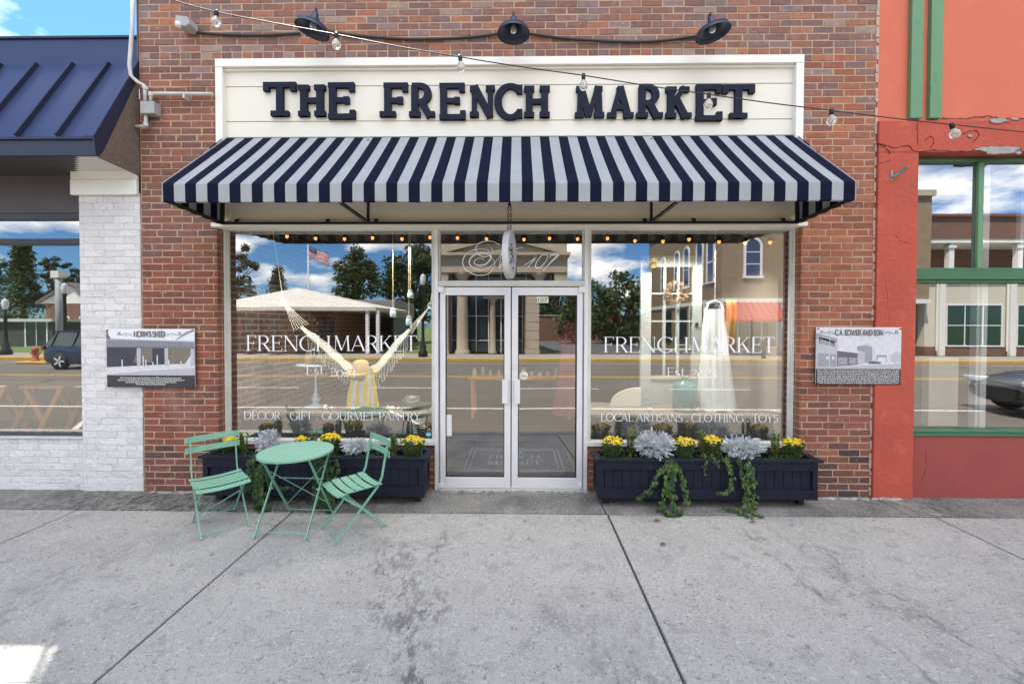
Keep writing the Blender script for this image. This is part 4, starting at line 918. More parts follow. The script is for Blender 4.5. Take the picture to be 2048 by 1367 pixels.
B(XL0, XE-.12, .18, 7.8, 3.0, 3.05).build('interior_ceiling', mat('dark_ceiling', (.08, .08, .08), .9), lb)
B(XL0, PLx, 3.0, 3.1, 0, 3.0).build('interior_back_wall', mat('inner_olive', (.16, .15, .09), .9), lb)
B(XE+.002, BL-.001, -.012, .35, zm-.0, HB).build('corner_board', mat('old_board', (.20, .16, .12), .9, col2=(.10, .08, .06), nscale=8, stretch=(4, 4, .5)), lb)
# things seen inside the left window
for (a, b, c_, d, lab) in ((51, 104, 604, 646, 'framed dark landscape picture hanging inside the left window'), (-60, 17, 582, 636, 'framed dark picture at the far left edge inside the left window')):
    p0, p1 = P(a, d, 1.2), P(b, c_, 1.2); t = thing('framed_picture', lab, 'picture', ((p0.x+p1.x)/2, 1.2, p0.z), 'pictures inside the left window')
    q = MB(); w_ = .022; q.box(p0.x, p1.x, 1.17, 1.2, p0.z, p0.z+w_); q.box(p0.x, p1.x, 1.17, 1.2, p1.z-w_, p1.z); q.box(p0.x, p0.x+w_, 1.172, 1.2, p0.z, p1.z); q.box(p1.x-w_, p1.x, 1.172, 1.2, p0.z, p1.z)
    q.build('picture_frame', mat('gilt_black', (.10, .075, .03), .4), t); B(p0.x+.01, p1.x-.01, 1.185, 1.195, p0.z+.01, p1.z-.01).build('canvas', mat('dark_picture', (.05, .055, .05), .5, col2=(.18, .18, .15), nscale=5, namt=.5), t)
    MB().tube([((p0.x+p1.x)/2, 1.2, p1.z), ((p0.x+p1.x)/2, 1.21, 3.0)], .003, 4).build('hanging_wire', M_black, t)
M_orw = mat('orange_wood', (.62, .27, .08), .5, col2=(.50, .21, .06), nscale=4, stretch=(1, 1, 6))
for i, (px, lab) in enumerate(((118, 'orange wood cross-leg stool inside the left window, nearer the pillar'), (8, 'orange wood cross-leg stool at the far left inside the left window'))):
    c = P(px, 800, .45); t = thing('wooden_stool', lab, 'stool', (c.x, .45, .01), 'orange wood stools inside the left window'); s_ = .32
    m = MB(); m.box(c.x-.25, c.x+.25, .27, .63, 1.0, 1.04); m.build('seat', M_orw, t, bevel=.01)
    for y in (.30, .60):
        for a, b in ((-1, 1), (1, -1)): MB().bar((c.x+a*.30, y+.02*a, .01), (c.x+b*.22, y+.02*a, 1.0), .05, .03, (0, 1, 0)).build('leg', M_orw, t)

# ================================================================ RIGHT NEIGHBOUR: red stucco with green trim
rb = thing('red_stucco_building', 'orange red stucco building with green window frame on the right', 'building')
XR1 = 14.0; PRx = PX(1832, 650, -.03); yP = -.03
zbeam0, zbeam1 = PZ(1940, 304, yP), PZ(1940, 240, yP)
B(BR+.006, PRx, yP, .2, 0, zbeam0-.0).build('stucco_pilaster', M_red, rb, bevel=.008)
B(BR+.006, XR1, yP+.002, .2, zbeam0, zbeam1).build('stucco_beam', M_red, rb, bevel=.008)
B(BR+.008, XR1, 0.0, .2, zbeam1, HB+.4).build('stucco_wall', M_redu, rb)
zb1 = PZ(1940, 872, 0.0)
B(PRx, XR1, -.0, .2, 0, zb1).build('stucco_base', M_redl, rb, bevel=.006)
for a, b, a2, b2 in ((1819, 1843, 1816, 1841), (1858, 1882, 1856, 1880)):
    x0, x1 = PX(a, 233, -.03), PX(b, 233, -.03)
    MB().box(x0, x1, -.04, .0, PZ(1840, 236, -.04), HB+.3).build('green_strip', M_gst, rb, bevel=.004)
yw = .10
z1_, z0_ = PZ(1940, 325, yw), PZ(1940, 858, yw); zt1, zt0_ = PZ(1940, 537, yw), PZ(1940, 566, yw)
wn = thing('green_framed_window', '', ''); del wn['label'], wn['category']; wn.parent = rb
q = MB(); q.box(PRx+.003, XR1, yw-.03, yw+.06, z1_, z1_+.03); q.box(PRx+.003, XR1, yw-.01, yw+.06, z1_+.03, zbeam0+.01)
for k_, (e0, e1, yy) in enumerate(((0, .03, .0), (.03, .09, -.02), (.09, 1, -.005))):
    H_ = zt1-zt0_; q.box(PRx+.004, XR1, .02+yy+.03, yw+.06, zt0_+(0 if k_ == 0 else [0, .03, .11][k_]), zt0_+[.03, .11, H_][k_])
q.box(PRx+.003, XR1, -.012, yw+.06, zb1+.001, zb1+.02); q.box(PRx+.004, XR1, .03, yw+.06, zb1+.02, z0_)
q.build('window_frame', M_gfr, wn, bevel=.004)
for px_, t_, b_ in ((1959.5, z1_, zt1), (2110, z1_, zt1)):
    xx = PX(px_, 430, yw); B(xx-.026, xx+.026, yw-.012, yw+.018, b_+.0, t_).build('mullion', M_gst, wn, bevel=.004)
for px_ in (1951, 2034): xx = PX(px_, 430, yw+.3); B(xx-.018, xx+.018, yw+.25, yw+.29, zt1-.1, z1_+.1).build('inner_sash', M_fwhite, wn)
B(PRx+.004, XR1, YG-.02, YG-.014, z0_-.005, zt0_+.005).build('pane', M_g2, wn); B(PRx+.004, XR1, YG-.02, YG-.014, zt1-.005, z1_+.005).build('pane', glass_mat('upper_glass', .30, (.9, .9, .92), bump=.06, bscale=.6), wn)
sh = MB(); sh.box(XR1, XR1+.2, 0, 8, 0, HB); sh.box(BR+.01, BR+.2, .21, 8, 0, HB); sh.box(BR+.2, XR1, 7.8, 8, 0, HB); sh.box(BR+.2, XR1, .2, 7.8, 3.6, 3.8)
sh.build('shell_wall', mat('inner_cream', (.34, .32, .27), .9), rb)
B(BR+.2, XR1, .2, 7.8, -.06, .01).build('interior_floor', mat('tan_floor', (.20, .16, .12), .5), rb)
x = PX(1961, 720, .2); q = MB(); q.box(x-.055, x+.055, .19, .26, 0, 3.6); q.box(x-.028, x+.028, .175, .19, 0, 3.6); q.build('inner_post', M_fwhite, rb, bevel=.006)
x = PX(1888, 720, .5); q = MB(); q.box(x-.16, x+.16, .5, .58, .6, 1.35); q.build('inner_panel', mat('cream_panel', (.75, .70, .58), .8), rb)
# icicle light wires behind the upper glass
q = MB(); pz = [(1822, 349), (1860, 350), (1897, 341), (1925, 348), (1953, 355), (1985, 356), (2025, 359), (2060, 358)]
q.tube([P(a, b, .2) for a, b in pz], .0035, 4)
for ch_ in ([(1860, 350), (1858, 362), (1864, 370), (1857, 380), (1867, 386)], [(1897, 341), (1903, 358), (1895, 373), (1904, 381), (1892, 392)], [(1927, 348), (1924, 358), (1929, 368), (1922, 382)], [(1994, 360), (1999, 368), (1992, 378)], [(2028, 360), (2022, 375), (2020, 392), (2032, 400), (2018, 410)]):
    q.tube([P(a, b, .2) for a, b in ch_], .003, 4)
tag(q.build('icicle_light_wire', M_cable), 'tangled dark light wire hanging behind the upper glass of the red building', 'wire')
# flaking plaster, cracks
def blob(cx, cz, rx, rz, y, n=22, seed=0, a0=0):
    rnd = random.Random(seed); return [(cx + rx*math.cos(2*math.pi*k/n)*rnd.uniform(.55, 1.1), y, cz + rz*math.sin(2*math.pi*k/n)*rnd.uniform(.5, 1.15)) for k in range(n)]
for i, (a, b, w_, h_) in enumerate(((1998, 241, 20, 5), (2030, 238, 9, 2.5), (1995, 299, 46, 8), (2036, 305, 7, 4), (1940, 272, 5, 4))):
    c = P(a, b, yP); m = MB(); m.prism(blob(c.x, c.z, w_/200, h_/200, yP-.001, seed=i+3), (0, -.002, 0)); m.build('bare_plaster_patch', M_plast, rb)
    m = MB(); pts = blob(c.x, c.z-.004, w_/200*1.08, h_/200*1.2, yP+.0005, seed=i+3); m.prism(pts, (0, -.002, 0)); m.build('plaster_edge', mat('plaster_edge', (.12, .05, .035), 1), rb)
M_crk = mat('crack_dark', (.05, .015, .012), 1)
def crack(pix, y, r=.003, par=rb, seed=1):
    rnd = random.Random(seed); q = crom(pix, 7); m = MB()
    pts = [P(v.x + rnd.uniform(-1.2, 1.2), v.y + rnd.uniform(-1.2, 1.2), y) for v in q]; m.tube(pts, [r*rnd.uniform(.4, 1.3) for _ in pts], 5); m.build('wall_crack', M_crk, par)
crack([(1748, 288), (1770, 290), (1790, 296), (1815, 291), (1832, 303), (1870, 301), (1930, 303), (1990, 300), (2060, 304)], yP, .004, seed=1)
crack([(1882, 237), (1930, 237), (1975, 233), (2010, 237), (2060, 236)], yP+.02, .004, seed=2)
crack([(1748, 291), (1757, 287), (1780, 305), (1775, 308)], yP, .0025, seed=3); crack([(1758, 327), (1775, 323), (1779, 318)], yP, .002, seed=4)
crack([(1925, 268), (1940, 262), (1953, 262), (1958, 272), (1945, 285)], yP, .003, seed=5); crack([(1835, 245), (1836, 290)], yP, .002, seed=6)
crack([(1850, 283), (1862, 273), (1868, 285), (1860, 296)], yP, .0025, seed=7); crack([(1790, 470), (1802, 482), (1818, 485)], yP, .002, seed=8)
crack([(1772, 560), (1778, 640), (1782, 700), (1776, 770)], yP, .0015, seed=9); crack([(1850, 900), (1852, 935), (1838, 970)], -.0, .0018, seed=10)
# ragged joint between brick and stucco
m = MB(); rnd = random.Random(4); z = .02
while z < HB:
    h_ = rnd.uniform(.03, .10); m.prism([(BR-.006-rnd.uniform(0, .012), -.004, z), (BR+.012, -.004, z), (BR+.012, -.004, z+h_), (BR-.004-rnd.uniform(0, .016), -.004, z+h_)], (0, .02, 0)); z += h_*rnd.uniform(.9, 1.8)
m.build('ragged_joint', mat('joint_plaster', (.46, .27, .20), .95, col2=(.50, .42, .36), nscale=12, namt=.5, bump=1, bscale=50), rb)
# flag bracket
c = P(1791, 348, -.05); t = thing('flag_bracket', 'small weathered metal flag pole bracket on the red pilaster', 'bracket', (c.x, yP, c.z)); M_zinc = mat('zinc', (.34, .33, .31), .5, .6, col2=(.22, .2, .18), nscale=30)
B(c.x-.035, c.x-.01, yP-.008, yP, c.z-.06, c.z+.04).build('back_plate', M_zinc, t, bevel=.003)
MB().tube([(c.x-.02, yP-.01, c.z-.03), (c.x+.02, yP-.05, c.z+.0), (c.x+.045, yP-.10, c.z+.045)], [.012, .018, .018], 10).build('pole_socket', M_zinc, t)
MB().tube([(c.x+.0, yP-.05, c.z+.02), (c.x+.045, yP-.055, c.z-.005)], .007, 6).build('wing_screw', M_zinc, t)

# ================================================================ WHITE PIPE on the left edge of the brick wall
t = thing('conduit_run', 'white painted pipe with square box at the left edge of the brick wall', 'conduit', P(294, 215, -.05))
yc = -.05
MB().tube([P(a, b, y) for a, b, y in ((267, -20, -.02), (264, 60, -.05), (259, 130, -.08), (262, 152, -.08), (276, 165, -.06), (287, 170, yc), (290, 180, yc), (291, 203, yc))], .017, 10).build('pipe', M_pvc, t, smooth=True)
MB().tube([P(a, b, yc) for a, b in ((302, 203), (302, 192), (306, 187), (314, 187), (425, 188))], .016, 10).build('pipe', M_pvc, t, smooth=True)
MB().tube([P(a, b, yc) for a, b in ((292, 228), (292, 246), (289, 252), (272, 253))], .016, 10).build('pipe', M_pvc, t, smooth=True)
for a, b in ((291, 176), (302, 189), (292, 249)):
    p = P(a, b, yc); MB().lathe([(.0, -.02), (.022, -.02), (.022, .02), (.0, .02)], p, 12).build('elbow', M_pvc, t)
a, b = P(281, 227, yc-.03), P(309, 203, yc-.03); B(a.x, b.x, -.085, -.004, a.z, b.z).build('box', M_gray, t, bevel=.004)
p = P(370, 192, yc); B(p.x-.008, p.x+.008, yc-.02, 0, p.z-.03, p.z+.03).build('pipe_clip', M_pvc, t)

# ================================================================ PLANTERS
def planter(x0, x1, label):
    """x0,x1: rim ends"""
    yb, yf, z0, z1 = -.012, -.285, .085, .435
    t = thing('planter_box', label, 'planter', ((x0+x1)/2, (yb+yf)/2, 0), 'dark blue planter boxes under the windows')
    a, b = x0+.035, x1-.04
    q = MB(); n = int((b-a-.12)/.083); w_ = (b-a-.12)/n
    for i in range(n): q.box(a+.06+i*w_+.002, a+.06+(i+1)*w_-.002, yf+.020+random.uniform(0, .002), yf+.035, z0+.085, z1-.075)
    q.box(a+.05, b-.05, yf+.028, yf+.04, z0+.01, z1-.01); q.build('front_panel', M_navy, t, bevel=.0015)
    q = MB(); q.box(a, b, yf+.004, yf+.034, z1-.08, z1-.002); q.build('top_rail', M_navy, t, bevel=.003)
    MB().box(a, b, yf+.001, yf+.036, z0, z0+.09).build('bottom_rail', M_navy, t, bevel=.003)
    for x in (a, b-.05): MB().box(x+(.0015 if x == a else 0), x+.05-(0 if x == a else .0015), yf+.0025, yf+.034, z0+.0905, z1-.0805).build('corner_post', M_navy, t, bevel=.003)
    for x in (a, b):
        s_ = 1 if x == a else -1
        q = MB(); q.box(x+.012*s_, x+.024*s_, yf+.037, yb, z0+.02, z1-.003); q.box(x, x+.03*s_, yf+.037, yf+.075, z0+.0, z1-.003); q.box(x, x+.03*s_, yb-.04, yb, z0, z1-.003)
        q.box(x+.001*s_, x+.029*s_, yf+.075, yb-.04, z0+.0, z0+.09); q.box(x+.001*s_, x+.029*s_, yf+.075, yb-.04, z1-.08, z1-.004); q.build('end_panel', M_navy, t, bevel=.002)
    B(a+.03, b-.03, yb-.02, yb, z0, z1-.002).build('back_panel', M_navy, t)
    z = z1; q = MB(); w_ = .07
    q.prism([(x0, yf-.012, z), (x1, yf-.012, z), (x1-w_, yf-.012+w_, z), (x0+w_, yf-.012+w_, z)], (0, 0, .024)); q.prism([(x0, yf-.012, z), (x0+w_-.001, yf-.011+w_, z), (x0+w_-.001, yb+.004, z), (x0, yb+.004, z)], (0, 0, .0235))
    q.prism([(x1, yf-.012, z), (x1, yb+.004, z), (x1-w_+.001, yb+.004, z), (x1-w_+.001, yf-.011+w_, z)], (0, 0, .0235)); q.box(x0+w_, x1-w_, yb-.03, yb+.004, z, z+.024)
    q.build('rim', M_navy, t, bevel=.0025)
    B(a+.03, b-.03, yf+.04, yb-.02, z0+.1, z1-.035).build('soil', M_soil, t)
    for x in (a+.06, b-.12):
        for y in (yf+.10, yb-.08): B(x, x+.06, y, y+.05, .0, z0).build('foot', M_black, t)
    return t
PL = (PX(396, 915, -.29), PX(856, 914, -.29)); PRr = (PX(1190, 921, -.29), PX(1647, 924, -.29))
planter(*PL, 'dark navy wooden planter box behind the green table and chairs'); planter(*PRr, 'dark navy wooden planter box right of the glass doors')

M_lf = leaf_mat('leaf_green', (.035, .085, .02), (.09, .16, .035)); M_box = leaf_mat('leaf_box', (.08, .15, .02), (.20, .28, .05), .5)
M_ivy = leaf_mat('leaf_ivy', (.012, .04, .013), (.045, .10, .025), .45, .2); M_ivyl = leaf_mat('leaf_ivy_light', (.06, .13, .022), (.15, .22, .04), .45)
M_sil = leaf_mat('leaf_silver', (.38, .42, .45), (.70, .73, .76), .8, .2); M_yel = leaf_mat('petal_yellow', (.75, .55, .015), (.90, .72, .03), .6, .2)
M_stem = mat('stem', (.12, .13, .05), .8); M_wood = mat('woody_stem', (.16, .13, .06), .9)
def rv_(s=1): return Vector((random.gauss(0, 1), random.gauss(0, 1), random.gauss(0, 1))).normalized()*s
def leaf(m, p, d, n, L, W, fold=.15):
    d = d.normalized(); q = d.cross(n)
    if q.length < 1e-3: q = d.orthogonal()
    q.normalize(); n = q.cross(d)
    m.add([p, p + d*L*.35 + q*W/2 + n*fold*W, p + d*L*.75 + q*W*.35 + n*fold*W*.6, p + d*L - n*L*.08, p + d*L*.75 - q*W*.35 + n*fold*W*.6, p + d*L*.35 - q*W/2 + n*fold*W, p + d*L*.5],
          [(0, 1, 6), (1, 2, 6), (2, 3, 6), (3, 4, 6), (4, 5, 6), (5, 0, 6)])
def mum(px0, px1, pyt, pyb, y, label, dens=1.0):
    a, b = P(px0, pyb, y), P(px1, pyt, y); cx = (a.x+b.x)/2; z0 = min(a.z, .43); H_ = b.z - z0; R = (b.x-a.x)/2
    t = thing('chrysanthemum', label, 'flower plant', (cx, y, z0), 'yellow chrysanthemums in the planters')
    f, fl_, stx = MB(), MB(), MB()
    for i in range(16):
        an = random.uniform(0, 6.28); r = random.uniform(.2, .8); stx.tube([(cx + .3*R*r*math.cos(an), y + .3*R*r*math.sin(an), z0-.03), (cx + R*r*math.cos(an), y + R*.8*r*math.sin(an), z0 + H_*.85)], .0022, 4)
    for i in range(int(620*dens)):
        an = random.uniform(0, 6.28); u = random.uniform(0, .88); rr = R*(.45 + .5*u**.6)*math.sqrt(random.uniform(.15, 1)); p = Vector((cx + rr*math.cos(an), y + rr*.85*math.sin(an), z0 + H_*u))
        leaf(f, p, Vector((math.cos(an), math.sin(an), random.uniform(-.5, .7))), rv_(), random.uniform(.018, .034), random.uniform(.010, .018))
    for i in range(int(75*dens)):
        an = random.uniform(0, 6.28); r = math.sqrt(random.uniform(0, 1)); p = Vector((cx + R*r*math.cos(an), y + R*.85*r*math.sin(an), z0 + H_*(.97 - .16*r*r) + random.uniform(-.018, .014)))
        nrm = (Vector((.5*r*math.cos(an), .5*r*math.sin(an) - .25, 1)) + rv_(.25)).normalized(); u = nrm.orthogonal().normalized(); w2 = nrm.cross(u); rad = random.uniform(.010, .0165)
        for lay, (rr, hh_, nn_) in enumerate(((rad, 0, 11), (rad*.62, .004, 8))):
            for k in range(nn_):
                t0 = 6.283*k/nn_ + lay*.3; d = u*math.cos(t0) + w2*math.sin(t0); leaf(fl_, p + nrm*hh_, d + nrm*(.15+.5*lay), nrm, rr, rr*.5, .1)
    f.build('foliage', M_lf, t); fl_.build('flower_head', M_yel, t); stx.build('stem', M_stem, t); return t
def boxwood(px0, px1, pyt, pyb, y, label, dens=1.0):
    a, b = P(px0, pyb, y), P(px1, pyt, y); cx = (a.x+b.x)/2; z0 = min(a.z, .43); H_ = b.z - z0; R = (b.x-a.x)/2
    t = thing('boxwood_sprig', label, 'shrub', (cx, y, z0), 'upright green boxwood sprigs in the planters'); f, stx = MB(), MB()
    for i in range(9):
        an = random.uniform(0, 6.28); h_ = H_*random.uniform(.62, 1); top = Vector((cx + R*.62*math.cos(an)*random.uniform(.2, 1), y + R*.6*math.sin(an), z0 + h_)); base = Vector((cx, y, z0-.04))
        mid = base.lerp(top, .5) + Vector((.25*R*math.cos(an), .2*R*math.sin(an), 0)); pts = [base, mid, top]; stx.tube(pts, [.004, .0028, .0015], 5)
        for k in range(int(60*dens)):
            u = random.uniform(.25, 1); p = base.lerp(mid, u*2) if u < .5 else mid.lerp(top, u*2-1); an2 = random.uniform(0, 6.28)
            leaf(f, p, Vector((math.cos(an2), math.sin(an2), random.uniform(.2, 1.2))), Vector((0, 0, 1)) + rv_(.4), random.uniform(.018, .028), random.uniform(.009, .014))
    f.build('foliage', M_box, t); stx.build('stem', M_wood, t); return t
def dusty(px0, px1, pyt, pyb, y, label, n=230):
    a, b = P(px0, pyb, y), P(px1, pyt, y); c = (a+b)/2; R, Hh = (b.x-a.x)/2, (b.z-a.z)/2; base = Vector((c.x, y+.05, c.z - Hh*.45))
    t = thing('dusty_miller', label, 'foliage plant', base, 'silver dusty miller plants in the planters'); f = MB()
    for i in range(n):
        d = rv_(); d.z = d.z*.8 + .22; d.y = d.y*.8 - .15; d.normalize()
        tip = c + Vector((d.x*R, d.y*min(R, .16) , d.z*Hh))*random.uniform(.6, 1.04); L = random.uniform(.045, .085); dd = ((tip - base).normalized()*.8 + d*.5 + rv_(.55)).normalized(); p0 = tip - dd*L
        side = dd.cross(rv_()).normalized(); nrm = side.cross(dd)
        f.add([p0 - side*.0018, p0 + side*.0018, tip + side*.002, tip - side*.002], [(0, 1, 2, 3)])
        for k in range(1, 6):
            q = p0 + dd*L*k/5.2
            for s_ in (1, -1):
                l2 = L*(.34 - .03*k)*random.uniform(.7, 1.2); e = (dd*.75 + side*s_ + nrm*random.uniform(-.4, .4)).normalized(); wv = dd*.0022
                f.add([q - wv, q + e*l2*.55 - wv*1.1, q + e*l2, q + e*l2*.6 + wv*1.2, q + wv*1.1], [(0, 1, 2, 3, 4)])
                e2 = (e + dd*.6).normalized(); f.add([q + e*l2*.45, q + e*l2*.45 + e2*l2*.6 - wv*.3, q + e*l2*.55 + e2*l2*.62 + wv*.5, q + e*l2*.62 + wv], [(0, 1, 2, 3)])
        f.add([tip - dd*.008 - side*.005, tip - side*.004 + dd*.008, tip + dd*.012, tip + side*.005 + dd*.008, tip + side*.006 - dd*.006], [(0, 1, 2, 3, 4)])
    f.build('foliage', M_sil, t); MB().tube([base - Vector((0, 0, .06)), base, c], [.008, .007, .004], 6).build('stem', M_stem, t); return t
IVY = [(0, 0), (.28, -.20), (.55, -.52), (.62, -.20), (1.05, -.28), (.82, .0), (1.05, .28), (.62, .20), (.55, .52), (.28, .20)]
def ivyleaf(m, p, down, nrm, s):
    q = down.cross(nrm).normalized(); nrm = q.cross(down).normalized(); L = [(0, 0), (-.12, .30), (.20, .58), (.42, .34), (.60, .36), (1.0, 0), (.60, -.36), (.42, -.34), (.20, -.58), (-.12, -.30)]
    vs = [p + down*a*s + q*b*s - nrm*(abs(b)*.18*s) for a, b in L] + [p + down*.35*s + nrm*.03*s]; k = len(L)
    m.add(vs, [(i, (i+1) % k, k) for i in range(k)])
def ivy(strands, label, n_per=30, light=.25, size=(.026, .044)):
    """strands: pixel paths with depth, [(px,py,y),...]"""
    p0 = P(*strands[0][0]); t = thing('ivy', label, 'ivy', (p0.x, p0.y, p0.z), 'ivy trailing from the planters'); a, b, stx = MB(), MB(), MB()
    for s_ in strands:
        pts = [P(*v) for v in s_]
        q = []
        for i in range(len(pts)-1):
            for j in range(6): q.append(pts[i].lerp(pts[i+1], j/6) + Vector((random.uniform(-.008, .008), random.uniform(-.004, .004), random.uniform(-.004, .004))))
        q.append(pts[-1]); q = [Vector((v.x, v.y, max(v.z, .018*v.y + .006))) for v in q]
        stx.tube(q, .0017, 4); tot = sum((q[i+1]-q[i]).length for i in range(len(q)-1)); n = int(n_per*tot/.5)
        for i in range(n):
            u = random.uniform(.02, 1)*(len(q)-1); k = min(int(u), len(q)-2); p = q[k].lerp(q[k+1], u-k); r = random.uniform(.0, .03); an = random.uniform(0, 6.28)
            p = p + Vector((r*math.cos(an), -random.uniform(.002, .022), r*.5*math.sin(an))); g = .018*p.y + .008
            sz = random.uniform(*size)*(1 - .25*u/len(q))
            if p.z < g + .02: d = Vector((random.uniform(-1, 1), random.uniform(-1, .3), .05)); nn_ = Vector((0, -.3, 1)) + rv_(.3); p.z = max(p.z, g)
            else: d = Vector((random.uniform(-.8, .8), random.uniform(-.3, .1), -1)); nn_ = Vector((0, -1, .35)) + rv_(.45)
            ivyleaf(b if random.random() < light else a, p, d.normalized(), nn_.normalized(), sz)
    a.build('foliage', M_ivy, t)
    if b.v: o = b.build('foliage', M_ivyl, t); o['label'] = 'lighter yellow green leaves'
    stx.build('stem', M_wood, t); return t
ym_ = -.15
mum(1203, 1246, 874, 911, ym_, 'yellow chrysanthemum at the left end of the right planter'); boxwood(1246, 1276, 853, 912, ym_+.03, 'boxwood sprig left of the bigger dusty miller in the right planter')
mum(1345, 1390, 875, 912, ym_, 'yellow chrysanthemum just right of the bigger dusty miller'); boxwood(1390, 1421, 862, 912, ym_+.02, 'boxwood sprig in the middle of the right planter')
mum(1405, 1443, 872, 912, ym_, 'yellow chrysanthemum in the middle of the right planter touching a boxwood'); boxwood(1535, 1566, 861, 911, ym_+.02, 'boxwood sprig towards the right end of the right planter')
mum(1566, 1607, 878, 914, ym_, 'yellow chrysanthemum at the right end of the right planter', 1.1)
dusty(1266, 1352, 857, 920, -.20, 'largest silver dusty miller, hanging over the right planter with ivy below', 370); dusty(1441, 1532, 870, 918, -.20, 'silver dusty miller right of centre in the right planter', 330)
mum(446, 474, 874, 906, ym_, 'yellow chrysanthemum seen behind the left green chair back'); boxwood(476, 502, 858, 908, ym_, 'boxwood sprig beside the left green chair')
dusty(512, 562, 857, 907, -.16, 'silver dusty miller leaning left behind the round green table', 210); mum(592, 614, 873, 902, ym_, 'small yellow chrysanthemum behind the left side of the round table', .7)
boxwood(614, 640, 863, 904, ym_, 'boxwood sprig behind the middle of the round green table'); mum(641, 680, 867, 906, ym_, 'tallest yellow chrysanthemum, behind the right side of the round table', 1.2)
dusty(684, 742, 876, 908, -.16, 'silver dusty miller between the round table and the right green chair', 210); boxwood(776, 800, 866, 910, ym_, 'boxwood sprig just right of the right green chair back')
mum(802, 850, 873, 911, ym_, 'yellow chrysanthemum at the right end of the left planter by the door')
yv = -.315; yg1, yg2 = -.36, -.42
ivy([[(1345, 915, -.22), (1338, 924, yv), (1332, 960, yv), (1325, 1000, yv), (1322, 1020, yg1)], [(1352, 916, -.22), (1350, 926, yv), (1362, 955, yv), (1370, 985, yv), (1372, 1006, yg1)], [(1340, 916, -.22), (1325, 935, yv), (1312, 955, yv), (1300, 978, yv-.02), (1276, 993, yv-.04)],
     [(1346, 916, -.2), (1345, 930, yv), (1347, 970, yv), (1345, 1010, yv), (1350, 1022, yg1)], [(1322, 1015, yg1), (1335, 1030, yg2), (1350, 1028, yg2), (1368, 1022, yg1)], [(1340, 920, yv), (1345, 950, yv-.01), (1335, 980, yv-.01), (1345, 1000, yv)]],
    'ivy falling to the pavement below the largest dusty miller in the right planter', 70, .30)
ivy([[(1450, 908, -.22), (1455, 922, yv), (1463, 950, yv), (1460, 975, yv), (1452, 985, yv-.02), (1432, 984, yv-.04)], [(1470, 912, -.22), (1480, 925, yv), (1488, 955, yv), (1490, 990, yv), (1486, 1020, yg1)], [(1478, 912, -.22), (1500, 930, yv), (1508, 960, yv), (1510, 995, yv), (1505, 1020, yg1)],
     [(1500, 1015, yg1), (1512, 1030, yg2), (1526, 1034, yg2-.02)], [(1486, 1018, yg1), (1465, 1016, yg1), (1435, 1012, yg1)], [(1470, 1018, yg1), (1490, 1030, yg2), (1505, 1040, yg2-.04)], [(1485, 915, -.22), (1495, 940, yv), (1498, 980, yv), (1495, 1015, yg1)]],
    'ivy falling to the pavement below the right-hand dusty miller in the right planter', 62, .45, (.022, .038))
ivy([[(1408, 905, -.24), (1411, 915, yv), (1411, 935, yv), (1408, 950, yv)], [(1422, 905, -.24), (1430, 918, yv), (1438, 936, yv)], [(1440, 905, -.24), (1448, 918, yv), (1453, 930, yv)]], 'short yellow green vine hanging from the middle of the right planter', 40, .9, (.012, .022))
ivy([[(514, 905, -.24), (510, 920, yv), (508, 960, yv), (512, 1000, yv), (515, 1018, yg1)], [(525, 905, -.24), (526, 925, yv), (524, 970, yv), (530, 1010, yg1)], [(505, 905, -.24), (500, 930, yv), (498, 970, yv-.01), (490, 985, yv-.03)], [(520, 905, -.22), (518, 940, yv), (520, 990, yv), (519, 1022, yg1)],
     [(515, 1015, yg1), (525, 1028, yg2), (540, 1020, yg1)], [(530, 940, yv), (545, 965, yv), (560, 975, yv), (590, 972, yv)]], 'dark ivy hanging between the left green chair and the round table', 70, .08, (.026, .044))
ivy([[(640, 900, -.24), (642, 920, yv), (640, 960, yv), (645, 1000, yv), (650, 1016, yg1)], [(660, 900, -.24), (662, 925, yv), (668, 965, yv), (665, 1010, yg1)], [(668, 902, -.24), (675, 930, yv), (672, 970, yv), (680, 990, yv)], [(632, 905, -.24), (634, 940, yv), (630, 980, yv), (638, 1015, yg1)],
     [(650, 1014, yg1), (660, 1027, yg2), (672, 1022, yg1)], [(652, 902, -.24), (655, 940, yv), (655, 985, yv), (657, 1020, yg1)]], 'dark ivy hanging behind the right edge of the round table', 70, .08, (.026, .044))

for (px0, px1, lab) in ((1196, 1600, 'low green filler leaves over the soil of the right planter'), (420, 846, 'low green filler leaves over the soil of the left planter')):
    a, b = P(px0, 912, -.15), P(px1, 912, -.15); f = MB()
    for i in range(900):
        c = Vector((random.uniform(a.x, b.x), random.uniform(-.24, -.06), .41)); k = noise.noise(Vector((c.x*5, c.y*5, 0)))
        if k < -.12: continue
        leaf(f, c + Vector((0, 0, random.uniform(0, .05)*(1+k))), Vector((random.uniform(-1, 1), random.uniform(-1, .6), random.uniform(.2, 1))), rv_(), random.uniform(.016, .032), random.uniform(.009, .016))
    o = f.build('ground_cover', M_lf, loc=(a.x, -.15, .41)); tag(o, lab, 'ground cover'); o['kind'] = 'stuff'

